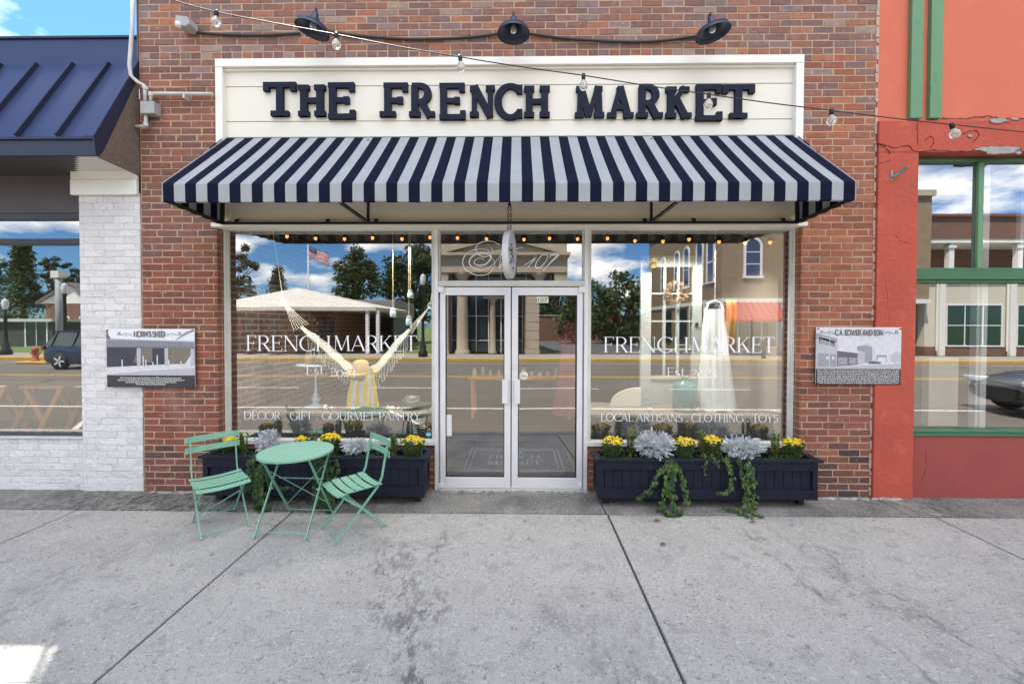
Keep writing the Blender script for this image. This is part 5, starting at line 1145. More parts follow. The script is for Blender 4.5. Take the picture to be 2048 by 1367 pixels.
# ================================================================ GREEN BISTRO SET
def bistro_chair(label):
    t = thing('bistro_chair', label, 'chair', (0, 0, 0), 'green folding bistro chairs'); hw = .178
    n = 5
    for i in range(n):
        x = -.155 + i*.074; q = MB(); vs = []
        for j in range(9):
            y = -hw-.012 + (2*hw+.024)*j/8; z = .388 - .012*(1-(y/hw)**2) + (.006 if i in (0, n-1) else 0) - (.014 if i == n-1 else 0)
            zf_ = z - (.010 if i == n-1 else 0)
            vs += [(x, y, z), (x+.062, y, zf_), (x+.062, y, zf_-.005), (x, y, z-.005)]
        fs = [(4*j+a, 4*j+(a+1) % 4, 4*j+4+(a+1) % 4, 4*j+4+a) for j in range(8) for a in range(4)] + [(3, 2, 1, 0), (32, 33, 34, 35)]
        q.add(vs, fs); q.build('seat_slat', M_green, t, bevel=.001)
    for z0, z1 in ((.595, .645), (.685, .735)):
        q = MB(); vs = []
        for j in range(9):
            y = -.20 + .40*j/8; x = -.215 - .06*(z0-.6) - .022*(1-(y/.2)**2)
            vs += [(x-.003, y, z0), (x+.003, y, z0), (x-.003, y, z1), (x-.009, y, z1)]
        fs = []
        for j in range(8):
            o = 4*j; fs += [(o, o+4, o+7, o+3), (o+1, o+2, o+6, o+5), (o, o+1, o+5, o+4), (o+3, o+7, o+6, o+2)]
        fs += [(0, 3, 2, 1), (32, 33, 34, 35)]; q.add(vs, fs); q.build('back_slat', M_green, t, bevel=.001)
    for s_ in (-1, 1):
        y = s_*(hw-.012); q = MB(); L = [(.212, .006), (.10, .125), (.0, .235), (-.135, .375), (-.165, .44), (-.185, .55), (-.222, .735)]
        for a, b in zip(L[:-1], L[1:]): q.bar((a[0], y, a[1]), (b[0], y, b[1]), .017, .008, (0, 1, 0))
        q.bar((.212, y, .006), (.225, y, .014), .016, .014, (0, 1, 0)); q.build('long_leg', M_green, t)
        y = s_*(hw-.026); q = MB()
        q.bar((-.205, y, .006), (.0, y, .22), .017, .008, (0, 1, 0)); q.bar((.0, y, .22), (.185, y, .375), .017, .008, (0, 1, 0)); q.bar((-.205, y, .006), (-.218, y, .014), .016, .014, (0, 1, 0)); q.build('short_leg', M_green, t)
        MB().tube([(0, s_*(hw-.005), .232), (0, s_*(hw-.032), .232)], .008, 8).build('pivot', M_green, t)
        q = MB(); q.bar((-.17, s_*(hw-.02), .377), (.19, s_*(hw-.02), .373), .014, .006); q.build('seat_rail', M_green, t)
    q = MB(); q.tube([(.195, -hw+.02, .03), (.195, hw-.02, .03)], .0038, 6); q.tube([(-.18, -hw+.03, .035), (-.18, hw-.03, .035)], .0038, 6); q.build('cross_rod', M_green, t)
    MB().bar((-.19, -hw+.03, .04), (.09, hw-.04, .28), .010, .004, (1, 0, 0)).build('brace', M_green, t)
    return t
c1 = bistro_chair('mint green folding chair on the left of the table, facing right'); c1.location = (-2.565, -.64, -.011); c1.rotation_euler = (0, 0, R_(-43))
c2_ = copy_tree(c1); c2_['label'] = 'mint green folding chair on the right of the table, facing left'; c2_.location = (-1.375, -.69, -.012); c2_.rotation_euler = (0, 0, R_(223))
t = thing('bistro_table', 'small round mint green metal folding table between two green chairs', 'table', (0, 0, 0))
MB().lathe([(0, .644), (.287, .644), (.295, .641), (.295, .624), (.290, .624), (.289, .636), (0, .636)], (0, 0, 0), 56).build('tabletop', M_green, t, smooth=False)
for s_ in (-1, 1):
    for d in (1, -1):
        x = s_*(.205 + .008*d); q = MB(); q.bar((x, -.235*d, .005), (x, .17*d, .632), .018, .009, (1, 0, 0)); q.bar((x, -.235*d, .006), (x, -.25*d, .016), .016, .014, (1, 0, 0)); q.build('leg', M_green, t)
    MB().tube([(s_*.19, -.03, .325), (s_*.222, -.03, .325)], .008, 8).build('pivot', M_green, t)
q = MB(); q.bar((-.2, .08, .375), (.2, .08, .375), .012, .006); q.tube([(-.2, -.21, .04), (.2, -.21, .04)], .0038, 6); q.tube([(-.2, .21, .04), (.2, .21, .04)], .0038, 6); q.build('cross_rod', M_green, t)
q = MB(); q.bar((-.2, -.10, .51), (.2, .17, .12), .011, .005); q.bar((.2, .13, .50), (-.2, .20, .1), .011, .005); q.build('brace', M_green, t)
t.location = (-1.89, -.65, -.011); t.rotation_euler = (0, 0, R_(-2))

# ================================================================ INSIDE THE SHOP WINDOWS
M_rope = mat('cotton_rope', (.62, .58, .48), .9); M_ham = mat('cream_cotton', (.44, .45, .43), .9, col2=(.58, .55, .45), nscale=12)
zp = .76
for nm, a, b in (('left', lx0-.02, dx0-.1), ('right', dx1+.1, rx1-.05)):
    t = thing('display_platform', 'sand coloured display platform behind the %s shop window' % nm, 'display platform', ((a+b)/2, .5, 0), 'display platforms behind the shop windows')
    B(a, b, .24, .95, zp-.03, zp).build('platform_top', mat('platform', (.24, .21, .165), .8, col2=(.19, .165, .13), nscale=3), t, bevel=.004); B(a+.03, b-.03, .27, .93, .01, zp-.03).build('platform_base', mat('platform_dark', (.06, .055, .05), .8), t)
# hammock
yh = .55
t = thing('hammock', 'cream fringed hammock chair slung across the left shop window', 'hammock', P(722, 750, yh))
cl = crom([(601, 655), (630, 678), (665, 708), (695, 735), (722, 750), (752, 740), (780, 708), (802, 680), (821, 660)], 5)
m = MB(); vs = []; nu = 7
for i, v in enumerate(cl):
    e = min(1, min(i, len(cl)-1-i)/8)
    for j in range(nu):
        u = j/(nu-1); y = yh - .14*e + .42*e*u; p = P(v.x, v.y, y); vs.append((p.x, y, p.z + (.03 + .09*e)*(u-.35) - .05*e*math.sin(math.pi*u) + .006*math.sin(i*1.7+j*2)))
m.add(vs, [(i*nu+j, i*nu+j+1, (i+1)*nu+j+1, (i+1)*nu+j) for i in range(len(cl)-1) for j in range(nu-1)]); m.build('sling', M_ham, t, smooth=True, solid=.01)
q = MB()
for ring_, end, s_ in ((P(567, 604, yh), P(602, 655, yh), 1), (P(861, 611, yh), P(821, 660, yh), -1)):
    for k in range(7): q.tube([ring_, Vector((end.x + .012*(k-3)*s_, yh - .08 + .03*k, end.z + .012*(k-3)))], .004, 5)
    q.tube([ring_ + Vector((.03*math.cos(a_*.6283), 0, .03*math.sin(a_*.6283))) for a_ in range(11)], .008, 6)
    q.tube([ring_, Vector((ring_.x - .15*s_, yh, 2.98))], .006, 5)
q.build('rope', M_rope, t)
q = MB()
for i in range(3, len(cl)-2):
    if 17 < i < 24: continue
    v = cl[i]; p = P(v.x, v.y, yh-.13); L = random.uniform(.16, .2); pts = [p + Vector((random.uniform(-.01, .01), -.005, -L*k/3 - .02)) for k in range(4)]; q.tube(pts, [.005, .004, .006, .008], 5)
    if i+1 < len(cl): 
        for k in range(3):
            p2 = P(cl[i+1].x, cl[i+1].y, yh-.13); q.tube([p + Vector((0, -.006, -.03-.035*k)), p2 + Vector((0, -.006, -.05-.035*k))], .003, 4)
q.build('fringe', M_ham, t)
# striped towel
t = MB(); rnd = random.Random(3); nx, ny = 35, 12; y = yh-.19
tp = [(700, 741), (746, 736), (758, 812), (696, 817)]
for i in range(nx):
    c = [(.80, .58, .01), (.66, .66, .66)][(i//5) % 2]; t.cc = c
    for j in range(ny):
        def pt(a, b):
            u, v = a/nx, b/ny; x_ = lerp(lerp(tp[0][0], tp[1][0], u), lerp(tp[3][0], tp[2][0], u), v) + 3*math.sin(v*5+1)*(1-u); yy = lerp(lerp(tp[0][1], tp[1][1], u), lerp(tp[3][1], tp[2][1], u), v) + 2.5*math.sin(u*9)*v
            return P(x_, yy, y + .02*math.sin(u*15 + v*2)*(.3+v))
        t.add([pt(i, j), pt(i+1, j), pt(i+1, j+1), pt(i, j+1)], [(0, 1, 2, 3)])
M_clo = mat('cloth_colour', (1, 1, 1), .95, attr=True, bump=.3, bscale=150)
tag(t.build('striped_towel', M_clo, solid=.006, loc=P(728, 815, y)), 'yellow and white striped towel hanging over the hammock', 'towel')
c = P(722, 741, yh-.05); tag(MB().lathe([(.0, .125), (.05, .12), (.082, .10), (.09, .03), (.10, .015), (.19, .0), (.195, -.004), (.10, .008)], c, 28, Matrix.Rotation(R_(8), 3, 'X')).build('straw_hat', mat('straw', (.58, .40, .19), .9, col2=(.46, .30, .13), nscale=40), smooth=True), 'wide brimmed straw hat resting in the hammock', 'hat')
c = P(722, 750, yh-.1); m = MB(); m.lathe([(0, -.07), (.09, -.06), (.13, -.02), (.125, .02), (.08, .04), (0, .045)], c, 20); tag(m.build('grey_cushion', mat('sage_cloth', (.16, .19, .17), .95), smooth=True), 'small grey green cushion under the straw hat', 'cushion')
# pedestal table and its pots
c = P(632, 818, .58); ztb = PZ(632, 727, .58)
t = thing('pedestal_table', 'small white turned pedestal table left of the hammock', 'table', (c.x, .58, zp)); H_ = ztb - zp; M_ped = mat('white_enamel', (.60, .66, .70), .4)
MB().lathe([(0, 0), (.12, .002), (.125, .012), (.05, .03), (.028, .05), (.05, .08), (.052, .10), (.022, .12), (.04, .14), (.018, .16), (.014, .20), (.012, H_-.03), (.03, H_-.02)], (c.x, .58, zp), 24).build('pedestal', M_ped, t, smooth=True)
MB().lathe([(0, H_-.02), (.205, H_-.02), (.21, H_-.01), (.205, H_), (0, H_)], (c.x, .58, zp), 40).build('tabletop', M_ped, t)
for px, w_, h_, cc, nm, lab in ((619, .05, .13, (.42, .30, .17), 'basket', 'small tan basket on the pedestal table'), (638, .045, .11, (.10, .22, .30), 'jar', 'blue jar on the pedestal table'), (650, .03, .07, (.7, .7, .68), 'jar', 'small white jar at the right of the pedestal table')):
    p = P(px, 726, .55); m = mat('ware_%d' % px, cc, .6, col2=tuple(v*.7 for v in cc), nscale=20); tag(MB().lathe([(0, 0), (w_*.8, 0), (w_, h_*.4), (w_*.9, h_*.85), (w_*.75, h_), (w_*.6, h_*.9), (0, h_*.9)], (p.x, .55, ztb+.001), 18).build(nm, m, smooth=True), lab, nm)
# bucket
c = P(824, 813, .48); t = thing('metal_bucket', 'galvanised metal bucket on the platform right of the striped towel', 'bucket', (c.x, .48, zp))
MB().lathe([(0, 0), (.062, 0), (.082, .135), (.088, .14), (.084, .143), (.078, .135), (.06, .01), (0, .01)], (c.x, .48, zp), 28).build('pail', mat('galvanised', (.5, .52, .54), .35, .8, col2=(.42, .44, .46), nscale=14), t, smooth=True)
MB().tube([(c.x-.085, .48, zp+.13), (c.x-.09, .42, zp+.11), (c.x, .39, zp+.09), (c.x+.09, .42, zp+.11), (c.x+.085, .48, zp+.13)], .003, 5).build('handle', M_alu, t)
MB().tube([(c.x-.0, .48, zp+.03), (c.x-.05, .47, zp+.17)], .007, 6).build('wooden_scoop', M_orw, t)
# hanging jars
for px, pyt, pyb, lab in ((786, 618, 634, 'small glass jar hanging on the left yellow rope'), (818, 634, 650, 'small glass jar hanging lowest on the right yellow rope'), (821, 583, 596, 'small white hanging jar level with the lamp post globe')):
    a, b = P(px, pyb, .5), P(px, pyt, .5); t = thing('hanging_jar', lab, 'jar', a, 'jars hanging on ropes in the left window'); h_ = b.z-a.z
    MB().lathe([(0, 0), (.032, 0), (.035, .01), (.035, h_*.75), (.024, h_*.9), (.026, h_)], a, 16).build('glass', mat('pale_glass', (.55, .66, .72), .15, spec=.8), t, smooth=True)
    MB().lathe([(.028, 0), (.028, .016), (0, .018)], b, 14).build('lid', M_alu, t); MB().tube([b, (b.x, .5, 2.98)], .0045, 5).build('rope', mat('yellow_rope', (.50, .42, .22), .9), t)
# shells
M_shell = mat('shell', (.70, .60, .48), .6, col2=(.55, .42, .30), nscale=18)
for i, (px, s_, lab) in enumerate(((652, .035, 'rounded tan shell at the foot of the pedestal table'), (664, .025, 'small white shell right of the pedestal base'), (777, .032, 'brown cone shell beside the striped towel'), (785, .028, 'small round shell between towel and bucket'), (797, .022, 'pale shell just left of the metal bucket'), (577, .022, 'pale shell left of the pedestal table'),
                                   (1384, .03, 'white starry shell in front of the teal jug'), (1392, .035, 'pale shell at the foot of the white dress'), (1300, .025, 'small shell at the foot of the old white door'))):
    c = P(px, 816, .42); m = MB(); Rz_ = Matrix.Rotation(random.uniform(0, 3), 3, 'Z')
    m.lathe([(0, -s_*.3)] + [(s_*(1-.5*abs(k-4)/4)*math.sin(math.pi*(k+.5)/9)*(1+.12*(k % 2)), s_*(k-4)/5) for k in range(9)] + [(0, s_*1.1)], (c.x, .42, zp+s_*.8), 12, Rz_ @ Matrix.Rotation(R_(65), 3, 'X'))
    tag(m.build('shell', M_shell, smooth=True), lab, 'shell', 'shells on the display platforms')
# old white door
yd = .80; t = thing('old_panelled_door', 'old white part-glazed door leaning as display behind the right window', 'door', (PX(1341, 815, yd), yd, zp))
zo = lambda py: PZ(1341, py, yd)
xo = lambda px: PX(px, 680, yd)
M_old = mat('chipped_white', (.42, .44, .42), .7, col2=(.36, .38, .36), nscale=4, stain=[((.14, .12, .10), 9, .68, .71, .8)])
q = MB(); q.box(xo(1280), xo(1301), yd-.02, yd+.03, zp, zo(534)); q.build('door_stile', M_old, t, bevel=.003)
q = MB(); q.box(xo(1383), xo(1402), yd-.02, yd+.03, zp, zo(512)); q.build('door_stile', M_old, t, bevel=.003)
q = MB(); q.box(xo(1301), xo(1383), yd-.018, yd+.028, zo(534), zo(512)); q.box(xo(1280), xo(1301), yd-.018, yd+.028, zo(533), zo(512)); q.build('top_rail', M_old, t, bevel=.003)
q = MB()
for py in (587, 642, 698): q.box(xo(1301), xo(1383), yd-.01, yd+.015, zo(py+1.5), zo(py-1.5))
for px in (1328, 1355): q.box(xo(px-2.5), xo(px+2.5), yd-.012, yd+.012, zo(753), zo(534))
q.build('glazing_bar', M_old, t)
B(xo(1301), xo(1383), yd-.005, yd+.02, zp, zo(753)).build('lower_panel', M_old, t); B(xo(1301), xo(1383), yd-.018, yd+.028, zo(758), zo(751)).build('middle_rail', M_old, t)
c = P(1393, 648, yd-.03); MB().lathe([(0, .03), (.018, .025), (.02, .01), (.01, 0)], (c.x, yd-.02, c.z), 14, Matrix.Rotation(R_(90), 3, 'X')).build('door_knob', mat('dark_brass', (.12, .08, .04), .4, .7), t)
# white dress
yr = .48; t = thing('white_dress', 'long white sleeveless dress hanging in the right shop window', 'dress', P(1430, 818, yr)); M_dr = mat('white_linen', (.80, .80, .78), .95, col2=(.70, .70, .69), nscale=14, stretch=(6, 6, .4), bump=.3, bscale=20)
m = MB(); rows = [(618, 1429, 21, .6), (630, 1429, 20, .6), (650, 1428, 22, .7), (690, 1429, 25, .8), (720, 1431, 27, .9), (760, 1431, 31, 1), (800, 1433, 34, 1), (819, 1434, 35, 1)]; n = 64; vs = []
for r_, (py, px, hw_, d_) in enumerate(rows):
    pl = .0 if r_ < 2 else .09*min(1, r_/5)
    for k in range(n):
        a = 6.283*k/n; rr = 1 + pl*math.sin(a*13 + r_*.2) + pl*.6*math.sin(a*7+1); p = P(px + hw_*math.cos(a)*rr, py + (2*math.sin(a*5) if r_ == 7 else 0), yr); vs.append((p.x, yr + .11*d_*math.sin(a)*rr, p.z))
m.add(vs, [(i*n+k, i*n+(k+1) % n, (i+1)*n+(k+1) % n, (i+1)*n+k) for i in range(len(rows)-1) for k in range(n)]); m.build('skirt', M_dr, t, smooth=True)
q = MB()
for px in (1412, 1447): q.tube([P(px, 620, yr), P(px+(1429-px)*.3, 606, yr)], .012, 6)
q.build('shoulder_strap', M_dr, t); q = MB(); q.tube([P(1412, 608, yr), P(1430, 600, yr), P(1449, 609, yr)], .006, 6); q.tube([P(1430, 600, yr), P(1430, 590, yr), Vector((PX(1430, 590, yr), yr, 2.98))], .003, 5); q.build('hanger', M_alu, t)
m = MB(); vs = []
for i in range(9):
    for j in range(6):
        p = P(1452 + j*4 + 1.5*math.sin(i), 600 + i*13, .60 + .02*math.sin(j*2)); vs.append(p)
m.add(vs, [(i*6+j, i*6+j+1, i*6+j+7, i*6+j+6) for i in range(8) for j in range(5)]); tag(m.build('tan_shawl', mat('ochre_cloth', (.50, .27, .06), .95, col2=(.40, .2, .05), nscale=9), smooth=True, solid=.006), 'ochre shawl hanging just right of the white dress', 'shawl')
c = P(1369, 815, .46); tag(MB().lathe([(0, 0), (.11, .0), (.125, .02), (.128, .26), (.11, .31), (.04, .335), (.036, .37), (.042, .375), (.03, .37), (.03, .33)], (c.x, .46, zp), 30).build('glass_jug', mat('teal_glass', (.20, .40, .38), .12, spec=.8, col2=(.12, .30, .29), nscale=6, trans=.3), smooth=True), 'large teal glass demijohn beside the white dress', 'jug')
c0_ = P(1220, 813, .7); m = MB(); w_ = PX(1282, 813, .7)-c0_.x; m.prism([(c0_.x, .7, zp), (c0_.x+w_, .7, zp)] + [(c0_.x+w_*(1-u), .7, zp + .22*math.sin(math.acos(min(1, u)))**.9) for u in [k/14 for k in range(0, 15)]], (0, .03, 0)); t_ = m.build('curved_headboard', mat('ivory', (.66, .62, .50), .6), bevel=.004); tag(t_, 'ivory rounded panel leaning left of the old white door', 'panel')
c = P(1300, 532, .7); m = MB()
for i in range(90): d = rv_(); d.z = abs(d.z); leaf(m, c + rv_(.02), d, rv_(), .10, .02)
tag(m.build('dried_wreath', mat('dried_grass', (.24, .20, .08), .9)), 'dried greenery on top of the old white door', 'dried plant')
c = P(1352, 585, .75); m = MB()
for i in range(240): d = rv_(); leaf(m, c + Vector((d.x*.10, d.y*.06, d.z*.09)), d, rv_(), .06, .018)
tag(m.build('dried_flowers', mat('dried_tan', (.26, .18, .08), .9)), 'bunch of dried tan flowers hanging behind the old door panes', 'dried plant')
# lit bulbs along the top of the shop windows
for nm, xs_ in (('left window', [(574, 469), (631, 473), (689, 474), (745, 472), (804, 474), (860, 471)]), ('transom over the doors', [(915, 472), (973, 474), (1048, 475), (1099, 473), (1155, 474)]), ('right window', [(1215, 473), (1270, 478), (1326, 479), (1378, 475), (1438, 480), (1490, 482), (1540, 481)])):
    t = thing('bulb_garland', 'black garland of small lit bulbs along the top of the %s' % nm, 'string lights', P(xs_[0][0], 466, .32), 'bulb garlands inside the shopfront'); pts = []
    for i, (px, py) in enumerate(xs_): pts.append((px-.1, py-6)); pts.append((px+27, py-13)) if i < len(xs_)-1 else None
    MB().tube([P(a, b, .32) for a, b in pts], .004, 5).build('cable', M_cable, t)
    for px, py in xs_:
        c = P(px, py, .32); MB().lathe([(.0, .045), (.016, .04), (.018, .015), (.040, .0), (.042, -.012), (.03, .0), (.012, .01)], c, 14).build('socket', M_black, t, smooth=True)
        MB().lathe([(.0, .0), (.014, -.002), (.018, -.018), (.012, -.036), (0, -.042)], c, 12).build('bulb', mat('amber_bulb', (.5, .25, .08), .2, emit=(1, .42, .10), estr=.75), t, smooth=True)
for i, (px, py) in enumerate([(631, 474), (689, 474), (745, 474), (804, 474), (1048, 474), (1270, 478), (1326, 479), (1378, 475), (1438, 482)]):     # the light of the lit bulbs
    ld = bpy.data.lights.new('bulb_light', 'SPOT'); lo_ = bpy.data.objects.new('bulb_light', ld); COL.objects.link(lo_); ld.spot_size = R_(128); ld.spot_blend = .6; lo_.rotation_euler = (R_(12), 0, 0); ld.energy = 17; ld.color = (1, .93, .84); ld.shadow_soft_size = .012
    c = P(px, py+6, .36); lo_.location = c
# door mat and the counter at the back
t = thing('door_mat', 'large dark mat with FRENCH MARKET lettering just inside the glass doors', 'mat', (0, 1.1, .006))
a, b = GD(893, 954), GD(1152, 954); xm0, xm1 = PX(893, 954, .5), PX(1150, 954, .5)
B(xm0, xm1, .42, 1.85, .006, .016).build('rug', mat('mat_dark', (.012, .013, .022), .95, col2=(.009, .010, .017), nscale=20, bump=.5, bscale=200), t)
M_mt = mat('mat_print', (.16, .16, .20), .95); q = MB(); u0, u1, v0, v1 = xm0+.17, xm1-.1, .62, 1.50
for e in (0, .055):
    for a_ in ((u0+e, u1-e, v0+e, v0+e+.012), (u0+e, u1-e, v1-e-.012, v1-e), (u0+e, u0+e+.012, v0+e, v1-e), (u1-e-.012, u1-e, v0+e, v1-e)): q.poly([(a_[0], a_[2], .0172+e*.01), (a_[1], a_[2], .0172+e*.01), (a_[1], a_[3], .0172+e*.01), (a_[0], a_[3], .0172+e*.01)])
for k in range(34):
    x = u0+.02+k*(u1-u0-.04)/34
    for v in (v0+.022, v1-.045): q.poly([(x, v, .0175), (x+.014, v, .0175), (x+.026, v+.02, .0175), (x+.012, v+.02, .0175)])
q.build('border', M_mt, t)
q = MB()
for s_, yb_ in (('THE', 1.28), ('FRENCH', 1.06), ('MARKET', .84)):
    mm = MB(); wd = .28 if s_ == 'THE' else .66; letters(s_, -wd/2, wd/2, 0, .15, 0, mm, .14, .07, .05)
    xc = (u0+u1)/2
    q.add([(v[0]+xc, yb_+v[2], .0174 - v[1]) for v in mm.v], mm.f)
q.build('lettering', M_mt, t)
t = thing('shop_counter', 'low dark display table with wares deep inside the shop', 'table', (0, 3.6, 0)); B(-.9, 1.0, 3.3, 3.9, .72, .76).build('tabletop', M_orw, t)
for x in (-.85, .9):
    for y in (3.33, 3.83): B(x, x+.05, y, y+.05, .01, .72).build('leg', M_orw, t)
wl_ = ['pale box', 'squat jar', 'tall bottle', 'small tin', 'round pot', 'cream box', 'narrow vase', 'white cup', 'low bowl', 'grey tin', 'pale candle', 'wide jar']
for i in range(12):
    x = -.8 + i*.15; r = random.uniform(.03, .055); h_ = random.uniform(.08, .2); k = random.uniform(.4, .75)
    tag(MB().lathe([(0, 0), (r, 0), (r*1.05, h_*.5), (r*.8, h_*.85), (r*.5, h_), (0, h_)], (x, 3.45 + random.uniform(-.1, .1), .761), 14).build('store_ware', mat('ware_tone_%d' % (i % 4), (k, k*.96, k*.88), .6), smooth=True), '%s, item %s on the table deep inside the shop' % (wl_[i], ['first from the left', 'second from the left', 'third from the left', 'fourth from the left', 'fifth from the left', 'sixth from the left', 'sixth from the right', 'fifth from the right', 'fourth from the right', 'third from the right', 'second from the right', 'first from the right'][i]), 'store ware', 'wares on the table inside the shop')
c = P(1138, 640, 2.6); t = thing('pink_dress', 'long dusty pink dress on a rail inside the shop, seen through the right door', 'dress', (c.x, 2.6, .2)); vs = []; m = MB()
for r_, (z, hw_) in enumerate(((1.75, .10), (1.5, .15), (1.2, .14), (.7, .22), (.25, .27))):
    for k in range(30): a = 6.283*k/30; vs.append((c.x + hw_*math.cos(a)*(1+.06*math.sin(a*9)), 2.6 + .5*hw_*math.sin(a), z))
m.add(vs, [(i*30+k, i*30+(k+1) % 30, (i+1)*30+(k+1) % 30, (i+1)*30+k) for i in range(4) for k in range(30)]); m.build('gown', mat('dusty_pink', (.20, .05, .07), .95), t, smooth=True); MB().tube([(c.x, 2.6, 1.76), (c.x, 2.6, 2.98)], .004, 5).build('hanger', M_black, t)

# ================================================================ ACROSS THE STREET (seen mirrored in the glass)
YFAR = -20.9; GZ = -.05
def mx_(px, y): return MR(px, 650, y).x
def mz_(py, y, px=1031): return MR(px, py, y).z
def window(par, x0, x1, y, z0, z1, frame_m, glass_m, nx=1, nz=2, fw=.1, arch=False, face=1):
    """window on a wall whose front plane faces +y (the camera side)"""
    f = MB(); g = MB(); yo = y + .05
    if not arch:
        f.box(x0-fw, x1+fw, y-.02, yo, z1, z1+fw); f.box(x0-fw, x1+fw, y-.02, yo+.05, z0-fw, z0); f.box(x0-fw, x0, y-.02, yo, z0, z1); f.box(x1, x1+fw, y-.02, yo, z0, z1)
        g.box(x0, x1, y-.02, y+.012, z0, z1)
    else:
        r = (x1-x0)/2; xc = (x0+x1)/2; zc = z1 - r
        f.box(x0-fw, x0, y-.02, yo, z0, zc); f.box(x1, x1+fw, y-.02, yo, z0, zc); f.box(x0-fw*1.4, x1+fw*1.4, y-.02, yo+.06, z0-fw, z0)
        A1 = [(xc + (r+fw)*math.cos(math.pi*k/12), zc + (r+fw)*math.sin(math.pi*k/12)) for k in range(13)]; A2 = [(xc + r*math.cos(math.pi*k/12), zc + r*math.sin(math.pi*k/12)) for k in range(13)]
        for k in range(12): f.prism([(A1[k][0], yo, A1[k][1]), (A1[k+1][0], yo, A1[k+1][1]), (A2[k+1][0], yo, A2[k+1][1]), (A2[k][0], yo, A2[k][1])], (0, -.07, 0))
        g.prism([(x0, y+.012, z0), (x1, y+.012, z0)] + [(a, y+.012, b) for a, b in A2], (0, -.03, 0)); z1 = zc + r*.9
    b_ = .025*2
    for k in range(1, nx): xx = x0+(x1-x0)*k/nx; f.box(xx-b_/2, xx+b_/2, y, yo-.015, z0, z1)
    for k in range(1, nz): zz = z0+(z1-z0)*k/nz; f.box(x0, x1, y, yo-.018, zz-b_/2, zz+b_/2)
    fo = f.build('window', frame_m, par); g.build('pane', glass_m, fo); return fo
# 1 pavilion with a pale hipped roof
pv = thing('hipped_roof_pavilion', 'low brick pavilion with a broad pale hipped roof, mirrored in the left window', 'building', (-13, -25, GZ)); y = YFAR
x0, x1 = mx_(430, y), mx_(742, y); ze, za = mz_(615, y), mz_(583, y-3)
m = MB(); xc = mx_(593, y-3); e0, e1 = x0-.6, x1+.5
m.add([(e0, y+.6, ze), (e1, y+.6, ze), (e1, y-7, ze), (e0, y-7, ze), (xc, y-3.2, za+.25), (e0, y+.6, ze-.22), (e1, y+.6, ze-.22), (e1, y-7, ze-.22), (e0, y-7, ze-.22)], [(0, 1, 4), (1, 2, 4), (2, 3, 4), (3, 0, 4), (0, 5, 6, 1), (1, 6, 7, 2), (2, 7, 8, 3), (3, 8, 5, 0), (5, 8, 7, 6)]); m.build('roof', M_roofl, pv)
B(x0+.5, x1-2.4, y-6, y-.8, GZ, ze-.2).build('wall', M_rbrick, pv)
for i in range(4): xx = x0+1.3+i*1.55; window(pv, xx, xx+1.0, y-.8, .5, 2.1, M_dkfr, M_fglass, 2, 1, .06)
for px in (756, 735, 462): xx = mx_(px, y+.4); B(xx-.1, xx+.1, y+.3, y+.5, GZ, ze-.2).build('post', M_fwhite, pv, bevel=.02)
ax0 = mx_(680, -28); ax1 = mx_(790, -28); an = thing('grey_ribbed_annex', 'low annex with a grey ribbed parapet behind the pavilion, mirrored in the left window', 'building', (ax0, -28, GZ)); m = MB(); m.box(ax0, ax1, -34, -28, 2.3, mz_(600, -28)); 
for k in range(30): xx = ax0+(ax1-ax0)*k/30; m.box(xx, xx+.06, -28, -27.93, 2.35, mz_(600, -28)-.02)
m.build('parapet', mat('ribbed_grey', (.30, .29, .28), .6), an); B(ax0+.2, ax1-.2, -33.5, -28.2, GZ, 2.3).build('wall', M_dkfr, an)
# 2 bank
bk = thing('stone_bank', 'tan stone bank with pediment, columns and tall glazing, mirrored in the door glass', 'building', (-.6, YFAR, GZ)); y = YFAR
bx0, bx1 = mx_(868, y), mx_(1134, y); zE0, zE1, zA = mz_(545, y), mz_(508, y), mz_(478, y)
for a, b in ((bx0, mx_(897, y)), (mx_(1108, y), bx1)):
    q = MB(); z = GZ+.3; q.box(a-.03, b+.03, y-1.2, y+.06, GZ, GZ+.3)
    while z < zE0-.02: q.box(a, b, y-1.2, y+.03, z+.025, min(z+.55, zE0)); q.box(a+.04, b-.04, y-1.1, y-.0, z, z+.03); z += .55
    q.build('pier', M_stone, bk, bevel=.01)
q = MB(); q.box(bx0, bx1, y-1.2, y+.10, zE0, zE0+.35); q.box(bx0, bx1, y-1.2, y+.04, zE0+.35, zE1-.28); q.box(bx0-.15, bx1+.15, y-1.2, y+.35, zE1-.12, zE1+.05); q.box(bx0-.05, bx1+.05, y-1.2, y+.2, zE1-.28, zE1-.12)
for k in range(44): xx = bx0+(bx1-bx0)*k/44; q.box(xx+.02, xx+.11, y+.19, y+.28, zE1-.25, zE1-.125)
q.build('entablature', M_stone, bk)
xa, xb = mx_(900, y), mx_(1106, y); xm = (xa+xb)/2; q = MB(); q.prism([(xa, y+.05, zE1+.05), (xb, y+.05, zE1+.05), (xm, y+.05, zA)], (0, -1, 0)); 
for s_ in (1, -1):
    xe = xa if s_ > 0 else xb; q.prism([(xe-.25*s_, y+.3, zE1+.05), (xm, y+.3, zA), (xm, y+.3, zA+.22), (xe-.25*s_, y+.3, zE1+.24)], (0, -1.2, 0))
q.build('pediment', M_stone, bk); B(bx0, bx1, y-1.3, y-.3, zE1+.05, zA-.1).build('attic', M_stone, bk)
for px in (924, 1079):
    xx = mx_(px, y); MB().lathe([(.48, 0), (.48, .12), (.42, .2), (.37, .28), (.36, 1.2), (.34, 2.6), (.30, zE0-GZ-.42), (.30, zE0-GZ-.36), (.40, zE0-GZ-.2), (.46, zE0-GZ-.15), (.46, zE0-GZ-.001)], (xx, y-.35, GZ), 28).build('column', M_stone, bk, smooth=True)
